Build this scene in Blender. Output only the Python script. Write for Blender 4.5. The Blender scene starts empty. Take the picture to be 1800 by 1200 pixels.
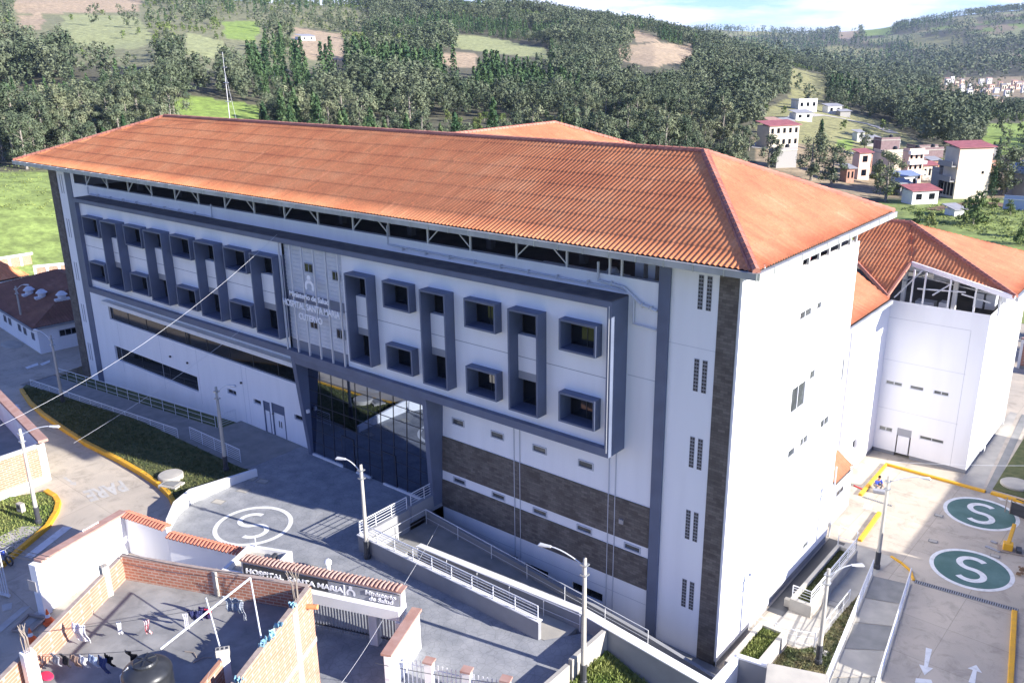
import bpy, bmesh, math, random
import numpy as np
from mathutils import Vector, Matrix
from mathutils.geometry import delaunay_2d_cdt
random.seed(7); rng = np.random.default_rng(7)
SC = bpy.context.scene; COL = SC.collection
rad = math.radians

# ------------------------------------------------------------------ camera
FPX, PITCH, ROLL, YAW = 1554.218, 0.318628751, -0.0136681567, 0.691307247
CAM = np.array([16.278, -35.749, 30.291])
def _rot():
    cz, sz = math.cos(YAW), math.sin(YAW)
    Rz = np.array([[cz, sz, 0], [-sz, cz, 0], [0, 0, 1]])
    cp, sp = math.cos(PITCH), math.sin(PITCH)
    P = np.array([[1, 0, 0], [0, -sp, -cp], [0, cp, -sp]])
    cr, sr = math.cos(ROLL), math.sin(ROLL)
    return np.array([[cr, -sr, 0], [sr, cr, 0], [0, 0, 1]]) @ P @ Rz
RC = _rot()                       # rows: right, down, forward in world space
cam = bpy.data.objects.new('camera', bpy.data.cameras.new('camera'))
COL.objects.link(cam)
M = Matrix.Identity(4)
for i in range(3):
    M[i][0] = RC[0][i]; M[i][1] = -RC[1][i]; M[i][2] = -RC[2][i]; M[i][3] = CAM[i]
cam.matrix_world = M
cam.data.sensor_width = 36; cam.data.lens = FPX / 1800 * 36
cam.data.clip_start = 0.5; cam.data.clip_end = 12000
SC.camera = cam

def ray(px, py):
    return RC.T @ np.array([(px - 900) / FPX, (py - 600) / FPX, 1.0])
def at(px, py, x=None, y=None, z=None):
    """surveyed point: where the sight line meets the plane x=, y= or z="""
    r = ray(px, py)
    i, v = (0, x) if x is not None else (1, y) if y is not None else (2, z)
    return CAM + r * ((v - CAM[i]) / r[i])
def proj(P):
    q = RC @ (np.asarray(P, float) - CAM)
    if q[2] < .1: return (-9999, -9999)
    return (q[0] / q[2] * FPX + 900, q[1] / q[2] * FPX + 600)

# ------------------------------------------------------------------ light
SUN_EL, SUN_AZ = rad(21.5), math.atan2(0.205, 0.979)     # azimuth ccw from +X
sun = bpy.data.objects.new('sun', bpy.data.lights.new('sun', 'SUN'))
COL.objects.link(sun)
sd = Vector((math.cos(SUN_EL) * math.cos(SUN_AZ), math.cos(SUN_EL) * math.sin(SUN_AZ), math.sin(SUN_EL)))
sun.rotation_euler = sd.to_track_quat('Z', 'Y').to_euler()
sun.data.energy = 5.0; sun.data.angle = rad(0.55); sun.data.color = (1.0, 0.95, 0.88)
world = bpy.data.worlds.new('World'); SC.world = world; world.use_nodes = True
wn = world.node_tree.nodes; wl = world.node_tree.links
bg = wn['Background']
sky = wn.new('ShaderNodeTexSky'); sky.sky_type = 'NISHITA'; sky.sun_disc = False
sky.sun_elevation = SUN_EL; sky.sun_rotation = math.pi / 2 - SUN_AZ
sky.altitude = 2600; sky.air_density = 1.1; sky.dust_density = 0.6; sky.ozone_density = 1.4
tc = wn.new('ShaderNodeTexCoord'); mp = wn.new('ShaderNodeMapping'); mp.inputs['Scale'].default_value = (1, 1, 6)
cn = wn.new('ShaderNodeTexNoise'); cn.inputs['Scale'].default_value = 5.5; cn.inputs['Detail'].default_value = 7; cn.inputs['Roughness'].default_value = .56
cr_ = wn.new('ShaderNodeValToRGB'); cr_.color_ramp.elements[0].position = .44; cr_.color_ramp.elements[1].position = .56
mx = wn.new('ShaderNodeMix'); mx.data_type = 'RGBA'
wl.new(tc.outputs['Generated'], mp.inputs['Vector']); wl.new(mp.outputs[0], cn.inputs['Vector'])
wl.new(cn.outputs['Fac'], cr_.inputs['Fac'])
cm = wn.new('ShaderNodeMath'); cm.operation = 'MULTIPLY'; cm.inputs[1].default_value = .85
sx = wn.new('ShaderNodeSeparateXYZ'); wl.new(tc.outputs['Generated'], sx.inputs[0])      # the cloud bank lies low over the hills, blue above
lo_ = wn.new('ShaderNodeMapRange'); lo_.inputs['From Min'].default_value = .10; lo_.inputs['From Max'].default_value = .30; lo_.inputs['To Min'].default_value = 1; lo_.inputs['To Max'].default_value = .12
wl.new(sx.outputs['Z'], lo_.inputs['Value']); cl = wn.new('ShaderNodeMath'); cl.operation = 'MULTIPLY'; wl.new(cr_.outputs['Color'], cl.inputs[0]); wl.new(lo_.outputs[0], cl.inputs[1]); wl.new(cl.outputs[0], cm.inputs[0]); wl.new(cm.outputs[0], mx.inputs['Factor'])
tint = wn.new('ShaderNodeMix'); tint.data_type = 'RGBA'; tint.blend_type = 'MULTIPLY'; tint.inputs['Factor'].default_value = 1; tint.inputs['B'].default_value = (.60, .77, 1.42, 1)
wl.new(sky.outputs[0], tint.inputs['A']); wl.new(tint.outputs['Result'], mx.inputs['A']); mx.inputs['B'].default_value = (6.6, 6.9, 8.2, 1)
wl.new(mx.outputs['Result'], bg.inputs['Color']); bg.inputs['Strength'].default_value = 0.078
SC.view_settings.view_transform = 'Standard'; SC.view_settings.look = 'None'
SC.view_settings.exposure = 1.38; SC.view_settings.gamma = 1; SC.view_settings.use_curve_mapping = False
SC.cycles.max_bounces = 6; SC.cycles.diffuse_bounces = 3; SC.cycles.glossy_bounces = 3
SC.cycles.transparent_max_bounces = 6; SC.cycles.volume_bounces = 0

# ------------------------------------------------------------------ helpers
def tag(o, label=None, cat=None, group=None, kind=None):
    if label: o['label'] = label
    if cat: o['category'] = cat
    if group: o['group'] = group
    if kind: o['kind'] = kind
    return o
def empty(name, loc=(0, 0, 0), rz=0, **k):
    o = bpy.data.objects.new(name, None); COL.objects.link(o)
    o.location = loc; o.rotation_euler = (0, 0, rz); o.empty_display_size = .3
    return tag(o, **k)
def copy_tree(o, parent=None):
    c = o.copy(); COL.objects.link(c); c.parent = parent
    for ch in list(o.children): copy_tree(ch, c)
    return c
class MB:
    def __init__(s): s.v = []; s.f = []
    def poly(s, pts):
        n = len(s.v); s.v += [tuple(map(float, p)) for p in pts]; s.f.append(list(range(n, n + len(pts)))); return s
    def hexa(s, b, t):
        """b, t: 4 bottom and 4 top points, ccw from above"""
        n = len(s.v); s.v += [tuple(map(float, p)) for p in list(b) + list(t)]
        s.f += [[n + 3, n + 2, n + 1, n], [n + 4, n + 5, n + 6, n + 7]]
        for i in range(4):
            j = (i + 1) % 4; s.f.append([n + i, n + j, n + 4 + j, n + 4 + i])
        return s
    def box(s, x0, x1, y0, y1, z0, z1):
        if x0 > x1: x0, x1 = x1, x0
        if y0 > y1: y0, y1 = y1, y0
        return s.hexa([(x0, y0, z0), (x1, y0, z0), (x1, y1, z0), (x0, y1, z0)], [(x0, y0, z1), (x1, y0, z1), (x1, y1, z1), (x0, y1, z1)])
    def beam(s, a, b, w, h=None, up=(0, 0, 1)):
        """bar of rectangular section from a to b"""
        h = h or w; a = Vector(a); b = Vector(b); d = (b - a).normalized(); u = Vector(up)
        if abs(d.dot(u)) > .95: u = Vector((1, 0, 0))
        r = d.cross(u).normalized() * w / 2; u = r.cross(d).normalized() * h / 2
        return s.hexa([a - r - u, a + r - u, b + r - u, b - r - u], [a - r + u, a + r + u, b + r + u, b - r + u])
    def tube(s, pts, r, seg=8, cap=True, radii=None):
        pts = [Vector(p) for p in pts]; rings = []
        for i, p in enumerate(pts):
            d = (pts[min(i + 1, len(pts) - 1)] - pts[max(i - 1, 0)]).normalized()
            u = Vector((0, 0, 1)) if abs(d.z) < .9 else Vector((1, 0, 0))
            a = d.cross(u).normalized(); b = a.cross(d)
            rr = radii[i] if radii else r; n = len(s.v)
            s.v += [tuple(p + (a * math.cos(t) + b * math.sin(t)) * rr) for t in [2 * math.pi * k / seg for k in range(seg)]]
            rings.append(n)
        for n, m in zip(rings, rings[1:]):
            for k in range(seg):
                j = (k + 1) % seg; s.f.append([n + k, n + j, m + j, m + k])
        if cap:
            s.f.append([rings[0] + k for k in range(seg)][::-1]); s.f.append([rings[-1] + k for k in range(seg)])
        return s
    def lathe(s, prof, c=(0, 0, 0), seg=24):
        """prof: (radius, height) list from bottom to top"""
        rings = []
        for r, z in prof:
            n = len(s.v); s.v += [(c[0] + r * math.cos(2 * math.pi * k / seg), c[1] + r * math.sin(2 * math.pi * k / seg), c[2] + z) for k in range(seg)]; rings.append(n)
        for n, m in zip(rings, rings[1:]):
            for k in range(seg):
                j = (k + 1) % seg; s.f.append([n + k, n + j, m + j, m + k])
        s.f.append([rings[0] + k for k in range(seg)][::-1]); s.f.append([rings[-1] + k for k in range(seg)])
        return s
    def prism(s, pts, z0, z1):
        """vertical prism of a ccw plan polygon; z0 / z1 number or function(x, y)"""
        a = sum(pts[i][0] * pts[(i + 1) % len(pts)][1] - pts[(i + 1) % len(pts)][0] * pts[i][1] for i in range(len(pts)))
        if a < 0: pts = pts[::-1]
        f0 = z0 if callable(z0) else (lambda x, y: z0); f1 = z1 if callable(z1) else (lambda x, y: z1)
        n = len(s.v); k = len(pts)
        s.v += [(p[0], p[1], f0(p[0], p[1])) for p in pts] + [(p[0], p[1], f1(p[0], p[1])) for p in pts]
        s.f += [[n + i for i in range(k)][::-1], [n + k + i for i in range(k)]]
        for i in range(k):
            j = (i + 1) % k; s.f.append([n + i, n + j, n + k + j, n + k + i])
        return s
    def build(s, name, mat, parent=None, smooth=False, bevel=0, **k):
        me = bpy.data.meshes.new(name); me.from_pydata(s.v, [], s.f); me.update()
        if mat is not None: me.materials.append(mat)
        if smooth:
            for p in me.polygons: p.use_smooth = True
        o = bpy.data.objects.new(name, me); COL.objects.link(o)
        if parent is not None: o.parent = parent
        if bevel:
            b = o.modifiers.new('bevel', 'BEVEL'); b.width = bevel; b.segments = 1; b.limit_method = 'ANGLE'
        return tag(o, **k)
def numesh(name, V, F, mat, parent=None, smooth=False, **k):
    V = np.asarray(V, np.float32); F = np.asarray(F, np.int32)
    me = bpy.data.meshes.new(name); n = F.shape[1]
    me.vertices.add(len(V)); me.vertices.foreach_set('co', V.ravel())
    me.loops.add(F.size); me.loops.foreach_set('vertex_index', F.ravel())
    me.polygons.add(len(F)); me.polygons.foreach_set('loop_start', np.arange(0, F.size, n, dtype=np.int32))
    me.polygons.foreach_set('loop_total', np.full(len(F), n, np.int32))
    if smooth: me.polygons.foreach_set('use_smooth', np.ones(len(F), bool))
    me.update(calc_edges=True); me.validate()
    if mat is not None: me.materials.append(mat)
    o = bpy.data.objects.new(name, me); COL.objects.link(o)
    if parent is not None: o.parent = parent
    return tag(o, **k)

# ------------------------------------------------------------------ materials
def mat(name, col, rough=.8, metal=0, col2=None, nscale=1.5, ndetail=5, bump=0, bscale=None, stretch=None, ior=1.45, lo=.35, hi=.65, rand=0, spec=None):
    m = bpy.data.materials.new(name); m.use_nodes = True
    nt = m.node_tree; N = nt.nodes; L = nt.links; b = N['Principled BSDF']
    b.inputs['Roughness'].default_value = rough; b.inputs['Metallic'].default_value = metal; b.inputs['IOR'].default_value = ior
    if spec is not None: b.inputs['Specular IOR Level'].default_value = spec
    b.inputs['Base Color'].default_value = (*col, 1)
    t = N.new('ShaderNodeTexCoord'); g = N.new('ShaderNodeMapping')
    if stretch: g.inputs['Scale'].default_value = stretch
    L.new(t.outputs['Object'], g.inputs['Vector'])
    out = None
    if col2:
        n = N.new('ShaderNodeTexNoise'); n.inputs['Scale'].default_value = nscale; n.inputs['Detail'].default_value = ndetail
        L.new(g.outputs[0], n.inputs['Vector'])
        r = N.new('ShaderNodeValToRGB'); r.color_ramp.elements[0].position = lo; r.color_ramp.elements[1].position = hi
        r.color_ramp.elements[0].color = (*col, 1); r.color_ramp.elements[1].color = (*col2, 1)
        L.new(n.outputs['Fac'], r.inputs['Fac']); L.new(r.outputs['Color'], b.inputs['Base Color']); out = r.outputs['Color']
    if rand:
        oi = N.new('ShaderNodeObjectInfo'); h = N.new('ShaderNodeHueSaturation')
        mr = N.new('ShaderNodeMapRange'); mr.inputs['To Min'].default_value = 1 - rand; mr.inputs['To Max'].default_value = 1 + rand
        L.new(oi.outputs['Random'], mr.inputs['Value']); L.new(mr.outputs[0], h.inputs['Value'])
        m2 = N.new('ShaderNodeMath'); m2.operation = 'MULTIPLY_ADD'; m2.inputs[1].default_value = -.07; m2.inputs[2].default_value = .53
        L.new(oi.outputs['Random'], m2.inputs[0]); L.new(m2.outputs[0], h.inputs['Hue'])
        if out is None: h.inputs['Color'].default_value = (*col, 1)
        else: L.new(out, h.inputs['Color'])
        L.new(h.outputs[0], b.inputs['Base Color'])
    if bump:
        n2 = N.new('ShaderNodeTexNoise'); n2.inputs['Scale'].default_value = bscale or nscale * 6; n2.inputs['Detail'].default_value = 4
        L.new(g.outputs[0], n2.inputs['Vector'])
        bp = N.new('ShaderNodeBump'); bp.inputs['Strength'].default_value = bump; bp.inputs['Distance'].default_value = .05
        L.new(n2.outputs['Fac'], bp.inputs['Height']); L.new(bp.outputs[0], b.inputs['Normal'])
    return m
def brickmat(name, c1, c2, mortar, w=.26, h=.11, ms=.018, rough=.9, axis='XZ', rotz=0, bump=.4, bias=0, dirt=None, freq=2):
    m = bpy.data.materials.new(name); m.use_nodes = True
    nt = m.node_tree; N = nt.nodes; L = nt.links; b = N['Principled BSDF']; b.inputs['Roughness'].default_value = rough
    t = N.new('ShaderNodeTexCoord'); g = N.new('ShaderNodeMapping'); g.inputs['Rotation'].default_value = (0, 0, rotz)
    L.new(t.outputs['Object'], g.inputs['Vector'])
    sp = N.new('ShaderNodeSeparateXYZ'); L.new(g.outputs[0], sp.inputs[0])
    ad = N.new('ShaderNodeMath'); ad.operation = 'ADD'
    cb = N.new('ShaderNodeCombineXYZ')
    if axis == 'XZ':
        L.new(sp.outputs['X'], ad.inputs[0]); L.new(sp.outputs['Y'], ad.inputs[1]); L.new(ad.outputs[0], cb.inputs['X']); L.new(sp.outputs['Z'], cb.inputs['Y'])
    else:
        L.new(sp.outputs['X'], cb.inputs['X']); L.new(sp.outputs['Y'], cb.inputs['Y'])
    k = N.new('ShaderNodeTexBrick'); k.inputs['Color1'].default_value = (*c1, 1); k.inputs['Color2'].default_value = (*c2, 1); k.inputs['Mortar'].default_value = (*mortar, 1)
    k.inputs['Scale'].default_value = 1; k.inputs['Brick Width'].default_value = w; k.inputs['Row Height'].default_value = h
    k.inputs['Mortar Size'].default_value = ms; k.inputs['Mortar Smooth'].default_value = .2; k.inputs['Bias'].default_value = bias
    k.offset_frequency = freq
    L.new(cb.outputs[0], k.inputs['Vector'])
    n = N.new('ShaderNodeTexNoise'); n.inputs['Scale'].default_value = 1.3; n.inputs['Detail'].default_value = 6
    L.new(t.outputs['Object'], n.inputs['Vector'])
    mxx = N.new('ShaderNodeMix'); mxx.data_type = 'RGBA'; mxx.blend_type = 'MULTIPLY'
    r = N.new('ShaderNodeValToRGB'); r.color_ramp.elements[0].position = .3; r.color_ramp.elements[1].position = .7
    r.color_ramp.elements[0].color = (*(dirt or (.6, .58, .55)), 1); r.color_ramp.elements[1].color = (1, 1, 1, 1)
    L.new(n.outputs['Fac'], r.inputs['Fac']); mxx.inputs['Factor'].default_value = .8
    L.new(k.outputs['Color'], mxx.inputs['A']); L.new(r.outputs['Color'], mxx.inputs['B']); L.new(mxx.outputs['Result'], b.inputs['Base Color'])
    bp = N.new('ShaderNodeBump'); bp.inputs['Strength'].default_value = bump; bp.inputs['Distance'].default_value = .02; bp.invert = True
    L.new(k.outputs['Fac'], bp.inputs['Height']); L.new(bp.outputs[0], b.inputs['Normal'])
    return m
def tilemat(name, c1, c2, c3, U=(1, 0), V=(0, 1), row=1.2):
    """clay tile: colour varies tile by tile along the corrugations, faded and stained patches"""
    m = bpy.data.materials.new(name); m.use_nodes = True
    nt = m.node_tree; N = nt.nodes; L = nt.links; b = N['Principled BSDF']; b.inputs['Roughness'].default_value = .75
    t = N.new('ShaderNodeTexCoord')
    def dot(v):
        d = N.new('ShaderNodeVectorMath'); d.operation = 'DOT_PRODUCT'; d.inputs[1].default_value = (*v, 0); L.new(t.outputs['Object'], d.inputs[0]); return d.outputs['Value']
    cb = N.new('ShaderNodeCombineXYZ'); L.new(dot(U), cb.inputs['X']); L.new(dot(V), cb.inputs['Y'])
    g = N.new('ShaderNodeMapping'); g.inputs['Scale'].default_value = (1 / 1.08, 1 / row, 1); L.new(cb.outputs[0], g.inputs['Vector'])
    sn = N.new('ShaderNodeVectorMath'); sn.operation = 'FLOOR'; L.new(g.outputs[0], sn.inputs[0])
    wnn = N.new('ShaderNodeTexWhiteNoise'); wnn.noise_dimensions = '2D'; L.new(sn.outputs[0], wnn.inputs['Vector'])
    n = N.new('ShaderNodeTexNoise'); n.inputs['Scale'].default_value = .32; n.inputs['Detail'].default_value = 7; n.inputs['Roughness'].default_value = .62
    L.new(t.outputs['Object'], n.inputs['Vector'])
    md = N.new('ShaderNodeMath'); md.operation = 'MULTIPLY_ADD'; md.inputs[1].default_value = .09; L.new(wnn.outputs['Value'], md.inputs[0])
    n3 = N.new('ShaderNodeMath'); n3.operation = 'SUBTRACT'; n3.inputs[1].default_value = .045; L.new(n.outputs['Fac'], n3.inputs[0]); L.new(n3.outputs[0], md.inputs[2])
    r = N.new('ShaderNodeValToRGB'); e = r.color_ramp.elements; e[0].position = .34; e[1].position = .68; e[0].color = (*c1, 1); e[1].color = (*c3, 1)
    e2 = e.new(.5); e2.color = (*c2, 1)
    L.new(md.outputs[0], r.inputs['Fac'])
    g4 = N.new('ShaderNodeMapping'); g4.inputs['Scale'].default_value = (1 / .27, 1 / row, 1); L.new(cb.outputs[0], g4.inputs['Vector']); s4 = N.new('ShaderNodeVectorMath'); s4.operation = 'FLOOR'; L.new(g4.outputs[0], s4.inputs[0])
    w4 = N.new('ShaderNodeTexWhiteNoise'); w4.noise_dimensions = '2D'; L.new(s4.outputs[0], w4.inputs['Vector']); odd = N.new('ShaderNodeValToRGB'); oe = odd.color_ramp.elements; odd.color_ramp.interpolation = 'CONSTANT'; oe[0].color = (.88, .86, .85, 1); oe[0].position = 0; oe[1].position = .05; oe[1].color = (.96, .96, .96, 1)
    o3 = oe.new(.35); o3.color = (1, 1, 1, 1); o4 = oe.new(.80); o4.color = (1.07, 1.06, 1.04, 1); o5 = oe.new(.975); o5.color = (1.12, 1.16, 1.22, 1); L.new(w4.outputs['Value'], odd.inputs['Fac'])
    mo = N.new('ShaderNodeMix'); mo.data_type = 'RGBA'; mo.blend_type = 'MULTIPLY'; mo.inputs['Factor'].default_value = 1; L.new(r.outputs['Color'], mo.inputs['A']); L.new(odd.outputs['Color'], mo.inputs['B'])
    f = N.new('ShaderNodeTexNoise'); f.inputs['Scale'].default_value = 9; f.inputs['Detail'].default_value = 3; L.new(t.outputs['Object'], f.inputs['Vector'])
    fr = N.new('ShaderNodeMapRange'); fr.inputs['From Min'].default_value = .3; fr.inputs['From Max'].default_value = .7; fr.inputs['To Min'].default_value = .82; fr.inputs['To Max'].default_value = 1.12
    L.new(f.outputs['Fac'], fr.inputs['Value'])
    h = N.new('ShaderNodeHueSaturation'); L.new(mo.outputs['Result'], h.inputs['Color']); L.new(fr.outputs[0], h.inputs['Value']); L.new(h.outputs[0], b.inputs['Base Color'])
    return m
MT = {}
MT['white'] = mat('white_paint', (.81, .81, .82), .7, col2=(.74, .74, .75), nscale=1.1, ndetail=8, stretch=(1, 1, .12), lo=.42, hi=.85, bump=.05, bscale=6)
MT['white2'] = mat('white_plaster', (.78, .77, .75), .8, col2=(.66, .65, .62), nscale=.9, ndetail=8, lo=.45, hi=.8, bump=.1, bscale=10)
MT['navy'] = mat('slate_blue_paint', (.12, .145, .215), .55, col2=(.10, .12, .18), nscale=.8)
MT['captop'] = mat('weathered_cap', (.085, .08, .085), .8, col2=(.13, .12, .12), nscale=1.5, ndetail=7)
MT['siding'] = mat('grey_siding', (.62, .64, .68), .45, col2=(.55, .57, .61), nscale=1.2, spec=.4)
MT['greytrim'] = mat('grey_trim', (.30, .31, .34), .6)
MT['seam'] = mat('pale_joint', (.50, .51, .54), .7)
MT['groove'] = mat('joint', (.22, .23, .27), .8)
MT['galv'] = mat('galvanised_metal', (.55, .57, .58), .38, metal=.75, col2=(.42, .44, .46), nscale=1.6)
MT['gutter'] = mat('gutter_metal', (.46, .47, .47), .5, metal=.35, col2=(.34, .35, .35), nscale=.9)
MT['steel'] = mat('painted_steel', (.62, .63, .65), .45, metal=.2)
MT['rail'] = mat('rail_paint', (.68, .69, .71), .4, metal=.15)
MT['dark'] = mat('dark_metal', (.045, .047, .055), .5)
MT['black'] = mat('black_plastic', (.018, .02, .024), .38, col2=(.035, .037, .042), nscale=2)
MT['glass'] = mat('window_glass', (.006, .008, .012), .04, ior=1.55)
MT['glass2'] = mat('reflection_grey_glass', (.09, .10, .105), .12, col2=(.05, .055, .06), nscale=1.2, ior=1.7)  # grey of outside reflections put into the pane colour
MT['mirror'] = mat('reflective_glazing', (.22, .26, .34), .012, metal=1)
MT['blind'] = mat('roller_blind', (.38, .36, .35), .8)
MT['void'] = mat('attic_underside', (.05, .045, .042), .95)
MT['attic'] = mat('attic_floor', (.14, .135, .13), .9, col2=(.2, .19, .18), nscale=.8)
MT['concrete'] = mat('concrete', (.55, .475, .375), .9, col2=(.43, .38, .31), nscale=.3, ndetail=8, bump=.12, bscale=14)
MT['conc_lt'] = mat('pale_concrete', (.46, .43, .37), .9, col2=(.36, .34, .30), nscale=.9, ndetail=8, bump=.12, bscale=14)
MT['conc_dk'] = mat('dark_concrete', (.21, .21, .20), .85, col2=(.27, .265, .25), nscale=1.2, ndetail=8, bump=.1, bscale=14)  # darker grey concrete of the walkway, ramp floors and frames
MT['greywall'] = mat('grey_plaster', (.27, .275, .29), .85, col2=(.23, .235, .25), nscale=.8)
MT['yellow'] = mat('kerb_yellow', (.72, .38, .02), .65, col2=(.58, .31, .04), nscale=2.5, ndetail=8, lo=.4, hi=.75)
MT['paint'] = mat('road_paint', (.74, .74, .72), .8, col2=(.55, .55, .53), nscale=3, ndetail=9, lo=.5, hi=.75)
MT['paintw'] = mat('worn_road_paint', (.56, .55, .52), .85, col2=(.40, .39, .36), nscale=2.5, ndetail=9, lo=.4, hi=.7)
MT['paintf'] = mat('faded_road_paint', (.50, .485, .45), .9, col2=(.43, .41, .375), nscale=1.6, ndetail=9, lo=.42, hi=.62)
MT['copred'] = mat('red_clay_coping', (.52, .19, .12), .8, col2=(.42, .14, .09), nscale=3)
MT['mortar'] = mat('rough_mortar_cap', (.40, .32, .27), .95, col2=(.31, .24, .20), nscale=5, ndetail=8)
MT['yardfloor'] = mat('stained_screed', (.33, .325, .31), .9, col2=(.22, .22, .215), nscale=.7, ndetail=10, lo=.38, hi=.62, bump=.1)
MT['green'] = mat('green_pad_paint', (.055, .13, .115), .7, col2=(.10, .19, .175), nscale=.7, ndetail=9, lo=.42, hi=.72)
MT['grass'] = mat('lawn', (.085, .13, .03), .95, col2=(.15, .175, .05), nscale=1.6, ndetail=9, bump=.8, bscale=16)
MT['grassdk'] = mat('dark_lawn', (.06, .08, .025), .95, col2=(.115, .12, .045), nscale=2.2, ndetail=9, bump=.8, bscale=16)
MT['blade'] = mat('grass_blades', (.13, .19, .035), .8, col2=(.22, .24, .07), nscale=.8, ndetail=6)
MT['drygrass'] = mat('dry_patchy_lawn', (.20, .17, .085), .95, col2=(.09, .11, .04), nscale=1.3, ndetail=10, bump=.8, bscale=16, lo=.4, hi=.6)
MT['soil'] = mat('bare_soil', (.24, .15, .09), .95, col2=(.17, .11, .07), nscale=2, ndetail=8, bump=.5)
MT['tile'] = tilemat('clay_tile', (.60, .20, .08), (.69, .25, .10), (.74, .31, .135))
MT['tile_y_dim'] = tilemat('clay_tile_side_sundimmed', (.31, .088, .037), (.365, .115, .05), (.41, .15, .075), U=(0, 1), V=(1, 0))  # same clay tile; colour darkened to offset direct sun on the side slopes
MT['ridge'] = mat('ridge_tile', (.36, .14, .10), .8, col2=(.46, .20, .14), nscale=1.4)
MT['coping'] = mat('worn_clay_coping', (.42, .27, .23), .85, col2=(.35, .20, .16), nscale=2, ndetail=7)
MT['brown_tile'] = tilemat('dark_brown_tile', (.16, .075, .05), (.20, .09, .06), (.24, .12, .08))
MT['redroof'] = mat('red_sheet_roof', (.36, .12, .12), .6, col2=(.27, .09, .09), nscale=1)
MT['brick'] = brickmat('clay_brick', (.46, .20, .13), (.39, .16, .10), (.52, .42, .35), w=.42, h=.155, ms=.022, rotz=-.25, dirt=(.72, .68, .62))
MT['brick_lt'] = brickmat('dusty_brick', (.43, .225, .15), (.38, .19, .125), (.50, .38, .31), w=.42, h=.155, ms=.02, dirt=(.85, .8, .74))
MT['stone'] = brickmat('stone_cladding', (.115, .10, .088), (.19, .168, .148), (.08, .072, .064), w=.38, h=.14, ms=.006, bump=.25, dirt=(.55, .52, .5))
MT['stamp'] = mat('stamped_concrete', (.215, .225, .24), .8, col2=(.33, .335, .345), nscale=1.1, ndetail=10, lo=.3, hi=.7)
def stampify(m):
    N, L = m.node_tree.nodes, m.node_tree.links; b = N['Principled BSDF']; t = N.new('ShaderNodeTexCoord'); v = N.new('ShaderNodeTexVoronoi'); v.feature = 'DISTANCE_TO_EDGE'; v.inputs['Scale'].default_value = 3.2
    n = N.new('ShaderNodeTexNoise'); n.inputs['Scale'].default_value = 2.5; mxn = N.new('ShaderNodeMix'); mxn.data_type = 'VECTOR'; mxn.inputs['Factor'].default_value = .12
    L.new(t.outputs['Object'], n.inputs['Vector']); L.new(t.outputs['Object'], mxn.inputs['A']); L.new(n.outputs['Color'], mxn.inputs['B']); L.new(mxn.outputs['Result'], v.inputs['Vector'])
    r = N.new('ShaderNodeMapRange'); r.inputs['From Max'].default_value = .06; r.inputs['To Min'].default_value = .78; L.new(v.outputs['Distance'], r.inputs['Value'])
    src = b.inputs['Base Color'].links[0].from_socket; mu = N.new('ShaderNodeMix'); mu.data_type = 'RGBA'; mu.blend_type = 'MULTIPLY'; mu.inputs['Factor'].default_value = 1
    L.new(src, mu.inputs['A']); L.new(r.outputs[0], mu.inputs['B']); L.new(mu.outputs['Result'], b.inputs['Base Color'])
    bp = N.new('ShaderNodeBump'); bp.inputs['Strength'].default_value = .5; bp.inputs['Distance'].default_value = .02; L.new(r.outputs[0], bp.inputs['Height']); L.new(bp.outputs[0], b.inputs['Normal'])
stampify(MT['stamp'])
def slabify(m, w, h, rot=0, lo=.72, stain=True):
    """saw-cut joints, tyre scuffs and oil stains on cast concrete"""
    N, L = m.node_tree.nodes, m.node_tree.links; b = N['Principled BSDF']; t = N.new('ShaderNodeTexCoord'); g = N.new('ShaderNodeMapping'); g.inputs['Rotation'].default_value = (0, 0, rot); L.new(t.outputs['Object'], g.inputs['Vector'])
    k = N.new('ShaderNodeTexBrick'); k.offset = 0; k.inputs['Scale'].default_value = 1; k.inputs['Brick Width'].default_value = w; k.inputs['Row Height'].default_value = h; k.inputs['Mortar Size'].default_value = .022; k.inputs['Mortar Smooth'].default_value = .3
    k.inputs['Color1'].default_value = (1, 1, 1, 1); k.inputs['Color2'].default_value = (.9, .9, .91, 1); k.inputs['Mortar'].default_value = (lo, lo, lo, 1); L.new(g.outputs[0], k.inputs['Vector'])
    n = N.new('ShaderNodeTexNoise'); n.inputs['Scale'].default_value = .9; n.inputs['Detail'].default_value = 12; n.inputs['Roughness'].default_value = .72; n.inputs['Distortion'].default_value = .6; L.new(t.outputs['Object'], n.inputs['Vector'])
    r = N.new('ShaderNodeMapRange'); r.inputs['From Min'].default_value = .36; r.inputs['From Max'].default_value = .5; r.inputs['To Min'].default_value = .78; L.new(n.outputs['Fac'], r.inputs['Value'])
    src = b.inputs['Base Color'].links[0].from_socket
    for c in (k.outputs['Color'], r.outputs[0]):
        mu = N.new('ShaderNodeMix'); mu.data_type = 'RGBA'; mu.blend_type = 'MULTIPLY'; mu.inputs['Factor'].default_value = 1; L.new(src, mu.inputs['A']); L.new(c, mu.inputs['B']); src = mu.outputs['Result']
    L.new(src, b.inputs['Base Color'])
slabify(MT['concrete'], 4.1, 3.6, .02); slabify(MT['yardfloor'], 30, 30, 0)
MT['plumrail'] = MT['rail']
MT['red'] = mat('red_paint', (.6, .04, .04), .6)
MT['orangeplastic'] = mat('orange_plastic', (.85, .16, .04), .5)
MT['blue'] = mat('blue_cloth', (.03, .07, .42), .8)
MT['skin'] = mat('skin', (.42, .22, .14), .6)
MT['hair'] = mat('hair', (.015, .012, .01), .7)
MT['rust'] = mat('rusty_rebar', (.30, .25, .21), .7)
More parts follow.
